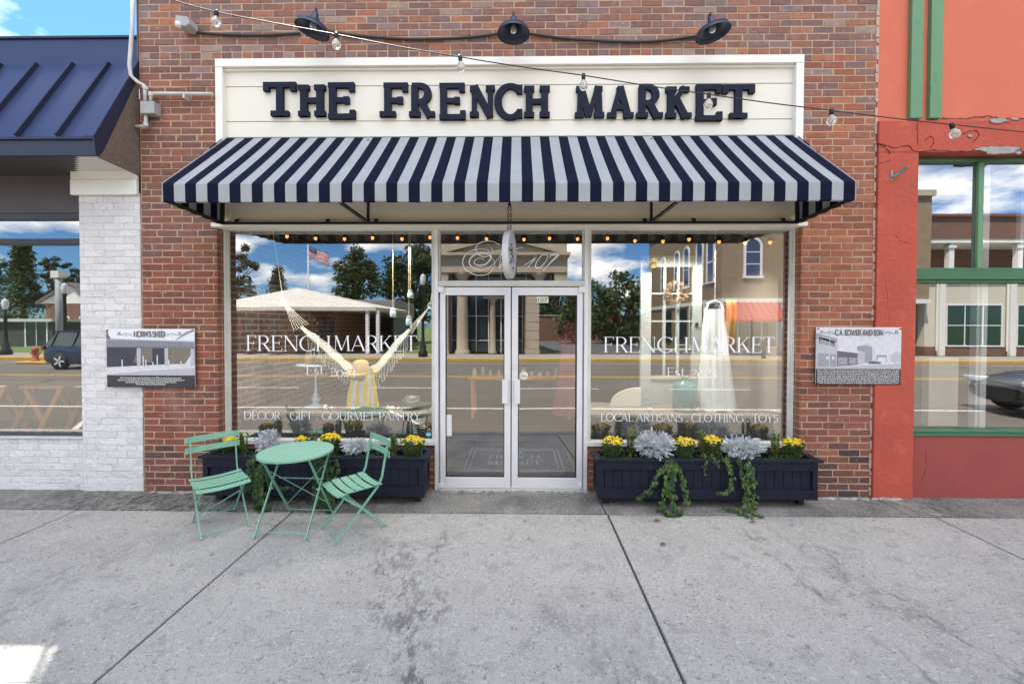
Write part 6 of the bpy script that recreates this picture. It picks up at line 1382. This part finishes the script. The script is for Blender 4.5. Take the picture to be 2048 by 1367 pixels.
for px in (984, 1015):
    xx = mx_(px, y); MB().lathe([(.26, 0), (.26, .1), (.2, .2), (.19, 1.2), (.16, 3.15), (.24, 3.3), (.28, 3.4)], (xx, y-.9, GZ), 20).build('column', M_stone, bk, smooth=True)
B(mx_(965, y), mx_(1033, y), y-1.25, y-.6, 3.37, 3.9).build('door_hood', M_stone, bk)
gl = MB(); gl.box(bx0+.5, bx1-.5, y-1.35, y-1.25, GZ, zE0); g_ = gl.build('glazing', M_fglass, bk); q = MB()
for k in range(9): xx = bx0+.9+k*(bx1-bx0-1.8)/8; q.box(xx-.03, xx+.03, y-1.25, y-1.19, GZ, zE0)
for z in (.75, 2.3, 3.6, 4.3): q.box(bx0+.9, bx1-.9, y-1.25, y-1.2, z-.025, z+.025)
q.build('glazing_bar', M_fwhite, bk); B(bx0, bx1, y-12, y-1.36, GZ, zE1).build('rear_wall', M_tan, bk)
# 3 tan brick corner building
tb = thing('tan_brick_building', 'two storey tan brick corner building with arched windows and red awning beyond the street', 'building', (18, YFAR, GZ)); y = YFAR
tx0, tx1 = mx_(1443, y), mx_(1868, y+.3); TH = mz_(395, y); zc1 = mz_(596, y)
B(tx0, tx1, y-14, y-.02, zc1, TH).build('wall', M_tan, tb); B(tx0+.02, tx1-.02, y-14, y-1.0, GZ, zc1).build('wall', M_tan, tb); B(tx0-.15, tx1+.1, y-14.1, y+.15, TH, TH+.35).build('cornice', M_stone, tb)
B(tx0-.06, tx1, y-.6, y+.12, zc1-.25, zc1).build('shop_cornice', M_fwhite, tb); B(tx0-.05, tx0+.001, y-14, y-.6, zc1-.25, zc1).build('shop_cornice', M_fwhite, tb)
for px in (1504, 1640, 1720, 1790): xx = mx_(px, y); window(tb, xx-.42, xx+.42, y, mz_(552, y), mz_(491, y)+.35, M_fwhite, M_fblue, 1, 3, .14, True)
for i, yy in enumerate((-22.4, -24.0, -26.2, -28.0, -31.0)):     # side wall windows
    q = MB(); z0, z1 = 4.6, 6.9; r = .42; q.box(tx0-.06, tx0+.0, yy-r-.14, yy-r, z0-.1, z1); q.box(tx0-.06, tx0, yy+r, yy+r+.14, z0-.1, z1); q.box(tx0-.08, tx0, yy-r-.2, yy+r+.2, z0-.2, z0-.1); q.box(tx0-.05, tx0, yy-r, yy+r, (z0+z1)/2-.04, (z0+z1)/2+.04)
    A1 = [(yy + (r+.14)*math.cos(math.pi*k/10), z1 + (r+.14)*math.sin(math.pi*k/10)) for k in range(11)]; A2 = [(yy + r*math.cos(math.pi*k/10), z1 + r*math.sin(math.pi*k/10)) for k in range(11)]
    for k in range(10): q.prism([(tx0, *A1[k]), (tx0, *A1[k+1]), (tx0, *A2[k+1]), (tx0, *A2[k])], (-.06, 0, 0))
    f_ = q.build('window', M_fwhite, tb); g = MB(); g.prism([(tx0-.012, yy-r, z0-.1), (tx0-.012, yy+r, z0-.1)] + [(tx0-.012, a, b) for a, b in A2], (.02, 0, 0)); g.build('pane', M_fblue, f_)
aw0, aw1 = mx_(1447, y), mx_(1552, y); za1, za0 = mz_(600, y), mz_(642, y+1)
MB().prism([(aw0, y, za1), (aw0, y+1.1, za0+.12), (aw0, y+1.1, za0), (aw0, y, za0+.0)], (aw1-aw0, 0, 0)).build('awning', M_fred, tb)
q = MB()
for k in range(9): xx = aw0+(aw1-aw0)*k/8; q.bar((xx, y+.02, za1+.02), (xx, y+1.12, za0+.14), .05, .04)
q.build('awning_rib', M_fred, tb)
for px in (1450, 1560, 1640, 1700): xx = mx_(px, y); B(xx-.22, xx+.22, y-.9, y+.04, GZ, zc1-.25).build('shop_pier', M_fwhite, tb, bevel=.01)
gg = B(tx0+.03, tx1-.03, y-.9, y-.8, GZ, zc1-.25).build('shop_glazing', M_fglass, tb); q = MB()
for k in range(14): xx = tx0+.6+k*.75; q.box(xx-.05, xx+.05, y-.8, y-.74, GZ, zc1-.3)
q.box(tx0+.1, tx1-.1, y-.8, y-.75, 2.35, 2.45); q.box(tx0+.1, tx1-.1, y-.8, y-.73, GZ, .35); q.build('glazing_bar', M_fwhite, tb)
for yy in (-22.2, -24.5, -27, -30): q = MB(); q.box(tx0-.05, tx0+.05, yy-.9, yy+.9, .4, 2.9); q.build('side_shop_window', M_fglass, tb); B(tx0-.08, tx0-.0, yy-1.05, yy-.9, GZ, 3.1).build('shop_pier', M_fwhite, tb)
t = thing('stone_planter_urn', 'stone urn planter beside the shop pier of the tan building', 'planter', (mx_(1546, y+.6), y+.6, GZ)); c = t.location; MB().lathe([(.0, 0), (.22, 0), (.25, .05), (.24, .25), (.36, .5), (.38, .56), (.3, .5), (0, .48)], c, 20).build('urn', M_stone, t, smooth=True)
t = thing('street_bollard', 'dark post with small signs on the far sidewalk before the tan building', 'bollard', (mx_(1528, -18.3), -18.3, GZ)); c = t.location; B(c.x-.08, c.x+.08, -18.38, -18.22, GZ, 1.15).build('post', M_navy, t); B(c.x-.13, c.x+.13, -18.21, -18.19, .75, 1.0).build('sign_plate', M_navy, t)
# 4 cream building with dark green glazing and brick upper floor
cb = thing('cream_and_brick_building', 'cream building with green tinted windows and brick upper floor beyond the street', 'building', (35, YFAR, GZ)); y = YFAR - .3
cx0, cx1 = tx1+.12, tx1+24; z0b = mz_(692, y, 1940); zc_b = mz_(540, y, 1940)
B(cx0, cx1, y-10, y-.05, GZ, z0b).build('brick_plinth', M_rbrick, cb); B(cx0+.02, cx1, y-9, y-.1, z0b, 4.6).build('wall', M_cream, cb)
B(cx0, cx1, y-.1, y+.08, 4.55, 4.8).build('floor_band', M_fwhite, cb); B(cx0+.02, cx1, y-9, y-2.4, 4.8, 7.2).build('upper_wall', M_rbrick, cb); B(cx0, cx1, y-2.5, y-.1, 6.75, 7.0).build('porch_beam', M_fwhite, cb); B(cx0, cx1, y-10, y-.05, 7.0, 8.3).build('brick_parapet', M_rbrick, cb); B(cx0-.1, cx1+.1, y-10, y+.1, 8.3, 8.45).build('coping', mat('red_coping', (.20, .06, .05), .7), cb)
for k in range(6):
    xx = cx0 + .9 + k*4.1; q = MB(); q.box(xx-.17, xx+.17, y-.12, y+.12, GZ, 4.5); q.build('pilaster', M_fwhite, cb, bevel=.01); q = MB(); q.box(xx+.55, xx+.85, y-.5, y-.2, 4.8, 6.7); q.box(xx+.48, xx+.92, y-.57, y-.13, 6.45, 6.6); q.build('porch_column', M_fwhite, cb, bevel=.01)
    MB().tube([(xx-.3, y+.06, GZ+.3), (xx-.3, y+.06, 4.4)], .05, 8).build('downpipe', M_fwhite, cb)
    window(cb, xx+.45, xx+3.6, y-.1, z0b+.1, 3.0, M_fwhite, mat('green_glass', (.012, .04, .028), .08, spec=.8), 3, 2, .08)
# 5 brick house with a white gable, far left
hs_ = thing('gabled_brick_house', 'brick house with a white gable beyond the far road, mirrored at the far left window', 'house', (mx_(135, -30), -30, GZ)); y = -30; a, b = mx_(92, y), mx_(180, y); zr = mz_(608, y); zp_ = mz_(569, y)
B(a, b, y-7, y, GZ, zr).build('wall', M_rbrick, hs_); m = MB(); m.prism([(a-.4, y+.02, zr), (b+.4, y+.02, zr), ((a+b)/2+.4, y+.02, zp_)], (0, -.2, 0)); m.build('gable', M_fwhite, hs_)
m = MB(); xm = (a+b)/2+.4
for s_, e in ((-1, a-.5), (1, b+.5)): m.prism([(e, y+.3, zr-.05), (xm, y+.3, zp_+.0), (xm, y+.3, zp_+.16), (e, y+.3, zr+.12)], (0, -7.6, 0))
m.build('roof', mat('grey_shingle', (.16, .15, .15), .9), hs_); window(hs_, a+1, a+2, y+.01, .9, 2.3, M_fwhite, M_fglass, 2, 2, .08); window(hs_, a+3, a+4, y+.01, .9, 2.3, M_fwhite, M_fglass, 2, 2, .08)
sd_ = thing('dark_shed', 'long dark shed with a pale door beyond the lawn, mirrored at the far left window', 'shed', (mx_(40, -27), -27, GZ)); a, b = mx_(-60, -27), mx_(105, -27); B(a, b, -31, -27, GZ, mz_(645, -27)).build('wall', mat('shed_dark', (.07, .068, .06), .8), sd_); B(a-.3, b+.3, -31.2, -26.7, mz_(645, -27), mz_(639, -27)).build('roof', M_roofl, sd_)
xx = mx_(74, -27); window(sd_, xx-.8, xx+.8, -26.99, GZ+.05, 2.0, M_fwhite, M_fglass, 2, 1, .1)
lw = B(-90, mx_(200, -24), -26.9, YFAR-.01, -.3, -.02).build('lawn', M_grass); struct(lw)
# brick retaining wall behind the parking lot
rw = thing('brick_retaining_wall', 'long red brick retaining wall behind the parking lot, mirrored in the right door', 'wall', (8, -44, 0)); B(2.5, 22, -44.4, -44, -.1, mz_(631, -44)).build('brick_face', M_rbrick, rw); B(2.4, 22.1, -44.5, -43.9, mz_(631, -44), mz_(629, -44)).build('coping', M_stone, rw)
for xx in (4.6, 9.0, 13.4): B(xx-.3, xx+.3, -44, -43.85, -.1, mz_(626, -44)).build('pier', M_rbrick, rw)
# ------------------------------------------------ trees
M_t1 = leaf_mat('tree_leaf_dark', (.016, .035, .010), (.05, .085, .02), .6, .25); M_t2 = leaf_mat('tree_leaf_mid', (.03, .055, .012), (.085, .12, .03), .6, .25); M_t3 = leaf_mat('tree_leaf_red', (.10, .04, .02), (.17, .09, .03), .6, .25)
def tree(pxc, pyt, pyb, wpx, y, label, m=M_t2, kind='round', n=2600, tz=None):
    sc_ = F/(2*YG - y + 4.15); x = mx_(pxc, y); zt = mz_(pyt, y, pxc); zb = mz_(pyb, y, pxc); R = wpx/2/sc_; Hc = (zt-zb)
    t = thing('tree' if kind != 'pine' else 'conifer_tree', label, 'tree', (x, y, GZ), 'trees beyond the far buildings'); f = MB(); rnd = random.Random(int(pxc*7+y)); ls = max(.34, R*.15)
    tr = MB(); tr.tube([(x, y, GZ), (x+.05, y, zb*.6), (x-.05*R, y, zb+Hc*.5), (x, y, zb+Hc*.85)], [R*.10+.08, R*.08+.05, R*.05, .03], 8)
    cl_ = []
    if kind == 'pine':
        for i in range(int(n/11)):
            u = rnd.random()**.8; r = R*(1-u)*rnd.uniform(.25, 1)*(1+.25*math.sin(u*30)) + .1; a = rnd.uniform(0, 6.28); cl_.append((Vector((x + r*math.cos(a), y + r*math.sin(a), zb + Hc*u - .12*r)), ls*1.9))
    else:
        for i in range(int(70 if kind == 'round' else 44)):
            d = Vector((rnd.gauss(0, 1), rnd.gauss(0, 1), rnd.gauss(0, 1))).normalized()*rnd.uniform(.45, 1)**.7; lobe = 1 + .22*math.sin(i*2.4)
            c = Vector((x + d.x*R*lobe*(1-.25*max(0, d.z)), y + d.y*R*lobe, zb + Hc*.5 + d.z*Hc*.5*(.96))); cl_.append((c, R*rnd.uniform(.20, .34) if kind == 'round' else R*rnd.uniform(.13, .24)))
            if i % 3 == 0: tr.tube([(x, y, zb + Hc*.2), c.lerp(Vector((x, y, zb+Hc*.3)), .5), c], [R*.03+.03, R*.02+.015, .012], 5)
    per = max(8, int(1.7*n/len(cl_)))
    for c, r in cl_:
        for k in range(per):
            d = Vector((rnd.gauss(0, 1), rnd.gauss(0, 1), rnd.gauss(0, .75))).normalized()*r*rnd.uniform(.3, 1.12); p = c + d; s_ = ls*rnd.uniform(.5, 1.15)
            a = Vector((rnd.gauss(0, 1), rnd.gauss(0, 1), rnd.gauss(0, .6))).normalized(); b = a.cross(Vector((rnd.gauss(0, 1), rnd.gauss(0, 1), rnd.gauss(0, 1)))).normalized()
            f.add([p - a*s_*.5, p + b*s_*.28, p + a*s_*.55, p - b*s_*.30], [(0, 1, 2, 3)])
    f.build('crown', m, t); tr.build('trunk', M_bark, t); return t
tree(466, 478, 625, 105, -36, 'dark broadleaf tree mirrored at the left edge of the left shop window', M_t1, 'open')
tree(556, 535, 612, 58, -58, 'small pointed conifer mirrored above the pale hipped roof', M_t1, 'pine', 1900)
tree(712, 496, 625, 92, -44, 'rounded green tree mirrored right of the flag', M_t2, 'round', 3200)
tree(828, 484, 650, 120, -37, 'tall dark tree mirrored behind the street lamp', M_t1, 'round', 3600)
tree(1238, 533, 700, 118, -38, 'broad green tree mirrored at the left of the right shop window', M_t2, 'round', 3400)
tree(1180, 560, 650, 80, -52, 'dark tree above the brick retaining wall, left of its middle', M_t1, 'round', 2200)
tree(1120, 570, 650, 90, -54, 'dark green tree mirrored beside the bank in the right door', M_t1, 'round', 2200)
tree(48, 490, 668, 92, -40, 'tall dense conifer mirrored in the far left window', M_t2, 'pine', 3600)
tree(108, 512, 640, 62, -44, 'thin crowned tree mirrored just left of the gabled house', M_t2, 'open', 2200)
tree(160, 520, 640, 70, -46, 'sparse tree mirrored behind the gabled house', M_t1, 'open', 2000)
tree(-40, 500, 660, 100, -44, 'dark tree beyond the far left of the view', M_t1, 'round', 2200)
tree(300, 505, 640, 120, -48, 'dark tree standing behind the brick pillars in the mirrored street', M_t1, 'round', 2000)
def shrub(pxc, pyt, wpx, y, label, m, n=900):
    sc_ = F/(2*YG - y + 4.15); x = mx_(pxc, y); zt = mz_(pyt, y); R = wpx/2/sc_; t = thing('shrub', label, 'shrub', (x, y, GZ), 'shrubs across the street'); f = MB()
    for i in range(n):
        d = rv_(random.uniform(.6, 1)); p = Vector((x + d.x*R, y + d.y*R*.6, GZ + (zt-GZ)*(.5+.5*d.z))); a = rv_(); b = a.cross(rv_()).normalized(); s_ = .16; f.add([p - a*s_*.5, p + b*s_*.3, p + a*s_*.5, p - b*s_*.3], [(0, 1, 2, 3)])
    f.build('foliage', m, t); MB().tube([(x, y, GZ), (x, y, zt*.6)], .04, 6).build('stem', M_bark, t)
shrub(600, 618, 78, -20.3, 'rust coloured shrub in front of the pale roofed pavilion', M_t3, 1500); shrub(500, 690, 34, -20.2, 'low dark shrub at the left of the pavilion wall', M_t1, 500); shrub(555, 697, 40, -20.2, 'low green shrub bed in the middle of the pavilion wall', M_t2, 500); shrub(1265, 640, 40, -30, 'round shrub at the edge of the parking lot', M_t1, 800)
# street lamps, poles, flag
def street_lamp(px, pyt, y, label):
    x = mx_(px, y); zt = mz_(pyt, y); t = thing('street_lamp', label, 'street lamp', (x, y, GZ), 'globe street lamps on the far sidewalk'); H_ = zt-GZ
    MB().lathe([(0, 0), (.26, 0), (.26, .25), (.18, .35), (.17, .6), (.10, .7), (.085, 1.2), (.07, H_-.75), (.12, H_-.7), (.10, H_-.62)], (x, y, GZ), 16).build('post', M_black, t, smooth=True)
    MB().lathe([(.09, H_-.62), (.14, H_-.45), (.155, H_-.28), (.13, H_-.16)], (x, y, GZ), 16).build('globe', mat('frosted_globe', (.75, .75, .72), .3), t, smooth=True); MB().lathe([(.145, H_-.17), (.12, H_-.08), (.04, H_-.03), (.02, H_), (0, H_)], (x, y, GZ), 16).build('lamp_cap', mat('pale_cap', (.55, .57, .55), .4), t, smooth=True)
street_lamp(846, 547, -18.4, 'black street lamp with pale globe mirrored at the right of the left window'); street_lamp(131, 566, -19, 'street lamp with pale globe beside the thick pole, mirrored far left'); street_lamp(12, 598, -19, 'street lamp with pale globe at the extreme left of the mirrored street')
x = mx_(120, -19.6); t = thing('thick_service_pole', 'thick pale grey pole with a box on top, mirrored far left', 'pole', (x, -19.6, GZ)); MB().tube([(x, -19.6, GZ), (x, -19.6, mz_(556, -19.6))], .17, 14).build('shaft', mat('pale_grey_paint', (.34, .36, .36), .6, col2=(.25, .27, .27), nscale=3), t, smooth=True); B(x-.28, x+.2, -19.85, -19.4, mz_(556, -19.6), mz_(542, -19.6)).build('top_box', M_fwhite, t)
x = mx_(617, -30); t = thing('flagpole', 'tall pale flagpole behind the pavilion', 'flagpole', (x, -30, GZ)); zt = mz_(488, -30); MB().tube([(x, -30, GZ), (x, -30, zt)], [.07, .04], 10).build('pole', M_fwhite, t, smooth=True); MB().lathe([(0, -.08), (.07, -.03), (.07, .03), (0, .08)], (x, -30, zt+.05), 12).build('finial', mat('brass', (.7, .5, .2), .3, .8), t)
# flag: thirteen stripes, blue canton
fz = 26; fl_ = MB(); st_ = MB(); nx, ny = 26, 13
def fp(u, v, off=0.0):
    dx, dz = 1.70*u, -.95*v - 1.02*u*(1-.25*u); return (x + .05 + dx, -30 + .10*math.sin(u*9+v) + off, zt - .05 + dz)
for i in range(nx):
    for j in range(ny):
        fl_.cc = (.42, .012, .025) if j % 2 == 0 else (.72, .70, .68)
        if i < 10 and j < 7: fl_.cc = (.016, .03, .12)
        fl_.add([fp(i/nx, j/ny), fp((i+1)/nx, j/ny), fp((i+1)/nx, (j+1)/ny), fp(i/nx, (j+1)/ny)], [(0, 1, 2, 3)])
fo = fl_.build('flag', M_clo, None, loc=(x, -30, zt-1), smooth=True, solid=.01); tag(fo, 'American flag with red and white stripes flying from the flagpole', 'flag')
for r_ in range(5):
    for c_ in range(6 - r_ % 2):
        u, v = (.6 + c_*1.05 + .5*(r_ % 2))/16.5, (.7 + r_*1.3)/13
        for off in (.02,): 
            p = Vector(fp(u, v, off)); st_.add([p + Vector((.028*math.cos(k*.6283+.314)*(1 if k % 2 else .45), 0, .028*math.sin(k*.6283+.314)*(1 if k % 2 else .45))) for k in range(10)], [tuple(range(10))])
st_.build('star', M_vinyl, fo)
# overhead wires
q = MB()
for (a, b, c_, d, y) in ((-60, 522, 170, 560, -19.5), (-60, 540, 170, 575, -19.5)): q.tube([MR(a, b, y), MR((a+c_)/2, (b+d)/2+4, y), MR(c_, d, y)], .015, 4)
tag(q.build('overhead_wire', M_black), 'thin overhead power wires mirrored in the far left window', 'wire')
# hydrant
x = mx_(71, -15.4); t = thing('fire_hydrant', 'rusty orange fire hydrant on the yellow kerb island, mirrored far left', 'hydrant', (x, -15.4, -.19)); M_hy = mat('hydrant_red', (.38, .10, .05), .6); MB().lathe([(0, 0), (.16, 0), (.16, .05), (.11, .07), (.11, .5), (.14, .52), (.14, .57), (.10, .66), (.03, .72), (0, .75)], (x, -15.4, -.08), 14).build('barrel', M_hy, t, smooth=True); MB().tube([(x-.2, -15.4, .28), (x+.2, -15.4, .28)], .06, 10).build('nozzle', M_hy, t)
struct(B(mx_(48, -15.4), mx_(165, -15.4), -15.8, -15.0, -.19, -.07).build('kerb_island', M_yline, bevel=.05))
# cars
def car(name, label, x, y, rz, col, L=4.5, W=1.82, H_=1.62, suv=True):
    t = thing(name, label, 'car'); M_c = mat('car_paint_%s' % name, col, .25, .3, coat=.8); hw = W/2
    prof = [(-L/2, .45), (-L/2-.01, .66), (-L/2+.04, .88), (-L/2+.22, 1.03), (-L/2+.7, 1.06), (0, 1.04), (L/2-1.35, 1.0), (L/2-.85, .93), (L/2-.38, .83), (L/2-.09, .70), (L/2, .55), (L/2-.02, .36), (L/2-.16, .24), (L/2-.5, .22), (0, .22), (-L/2+.4, .22), (-L/2+.1, .27)]
    m = MB(); n = len(prof); vs = []; secs = [(-hw, .88, .90), (-hw+.05, .97, .96), (-hw+.3, 1.0, .99), (-.3, 1.02, 1), (.3, 1.02, 1), (hw-.3, 1.0, .99), (hw-.05, .97, .96), (hw, .88, .90)]
    for yy, kz, kx in secs: vs += [(px_*kx, yy, .24+(pz-.24)*kz if pz > .4 else pz+(.03 if kx < .95 else 0)) for px_, pz in prof]
    ns = len(secs)
    m.add(vs, [(i_*n+j_, (i_+1)*n+j_, (i_+1)*n+(j_+1) % n, i_*n+(j_+1) % n) for i_ in range(ns-1) for j_ in range(n)] + [tuple(range(n)), tuple(range(ns*n-1, (ns-1)*n-1, -1))]); m.build('body', M_c, t, smooth=True, sub=1)
    r0, r1, f0, f1 = (-L/2+.12, -L/2+.55, L/2-1.35, L/2-2.1) if suv else (-L/2+.6, -L/2+1.3, L/2-1.3, L/2-2.1)
    g = MB(); zb_, zt_ = 1.0, H_; vs = []
    for yy, zz, a, b in ((hw-.06, zb_, r0, f0), (hw-.22, zt_-.05, r1, f1)):
        vs += [(a, -yy, zz), (b, -yy, zz), (b, yy, zz), (a, yy, zz)]
    g.add(vs, [(0, 1, 5, 4), (1, 2, 6, 5), (2, 3, 7, 6), (3, 0, 4, 7), (4, 5, 6, 7)]); g.build('window', M_fglass, t, bevel=.02)
    q = MB(); q.box(r1-.05, f1+.08, -hw+.2, hw-.2, zt_-.06, zt_+.0)
    for xx in (r1+.02, (r1+f1)/2, ):
        for s_ in (-1, 1): q.bar((xx + (-.1 if xx < 0 else 0), s_*(hw-.055), zb_), (xx, s_*(hw-.21), zt_-.03), .07, .03)
    q.build('roof', M_c, t, bevel=.02)
    for xx in (-L/2+.85, L/2-.9):
        for s_ in (-1, 1):
            M = Matrix.Rotation(R_(90)*s_, 3, 'X'); wh = MB().lathe([(.0, -.1), (.34, -.1), (.355, -.04), (.355, .06), (.33, .09), (.24, .10)], (xx, s_*(hw-.08), .355), 28, M).build('wheel', mat('tyre', (.015, .015, .016), .8), t, smooth=True)
            r_ = MB(); 
            for k in range(5):
                a = 6.283*k/5; d = Vector((math.cos(a), 0, math.sin(a))); c = Vector((xx, -s_*-1*(hw+.012), .355)); r_.bar(c, c + d*.23, .06, .02, (0, 1, 0))
            r_.build('rim', M_alu, wh)
    for s_ in (-1, 1):
        B(-L/2-.01, -L/2+.12, s_*(hw-.06)-.14*(s_ > 0), s_*(hw-.06)+.14*(s_ < 0), .82, 1.0).build('tail_light', mat('tail_red', (.4, .01, .01), .2, coat=.5), t, bevel=.02)
        B(L/2-.30, L/2-.03, s_*(hw-.05)-.36*(s_ > 0), s_*(hw-.05)+.36*(s_ < 0), .66, .78).build('headlight', mat('lamp_lens', (.55, .57, .6), .1, coat=.6), t, bevel=.03)
        MB().box(L/2-1.65, L/2-1.5, s_*(hw+.0), s_*(hw+.2), 1.0, 1.14).build('wing_mirror', M_c, t, bevel=.03)
    B(L/2-.03, L/2+.012, -.45, .45, .34, .62).build('grille', M_black, t, bevel=.01)
    t.location = (x, y, -.19); t.rotation_euler = (0, 0, R_(rz)); return t
car('parked_suv', 'dark blue sport utility car on the far lane, mirrored far left', mx_(118, -13.3)+2.2, -13.5, 0, (.012, .022, .075))
car('parked_car', 'black car with rounded nose parked at the near kerb, mirrored in the red building window', 12.5, -4.2, 192, (.014, .015, .018), 4.6, 1.85, 1.5, False)
car('silver_car', 'silver car at the extreme left of the mirrored street', mx_(-20, -19), -17.2+1.3, 0, (.40, .42, .45), 4.4, 1.8, 1.5, False)
# small leaf litter on the pavement
for i, (px, py, lab) in enumerate(((1325, 1091, 'curled brown dead leaf on the pavement in front of the right planter'), (1313, 1043, 'small tan dead leaf on the pavement by the left ivy of the right planter'), (1806-300, 1046, 'tiny tan dead leaf below the right-hand ivy'))):
    c = GD(px, py); m = MB(); leaf(m, c + Vector((-.02, 0, .006)), Vector((1, .2, .15)), Vector((0, 0, 1)), .055, .028, .5); tag(m.build('dead_leaf', mat('dead_leaf_brown', (.17, .09, .05), .9), loc=c), lab, 'dead leaf', 'dead leaves on the pavement')
print('objects', len(bpy.data.objects))
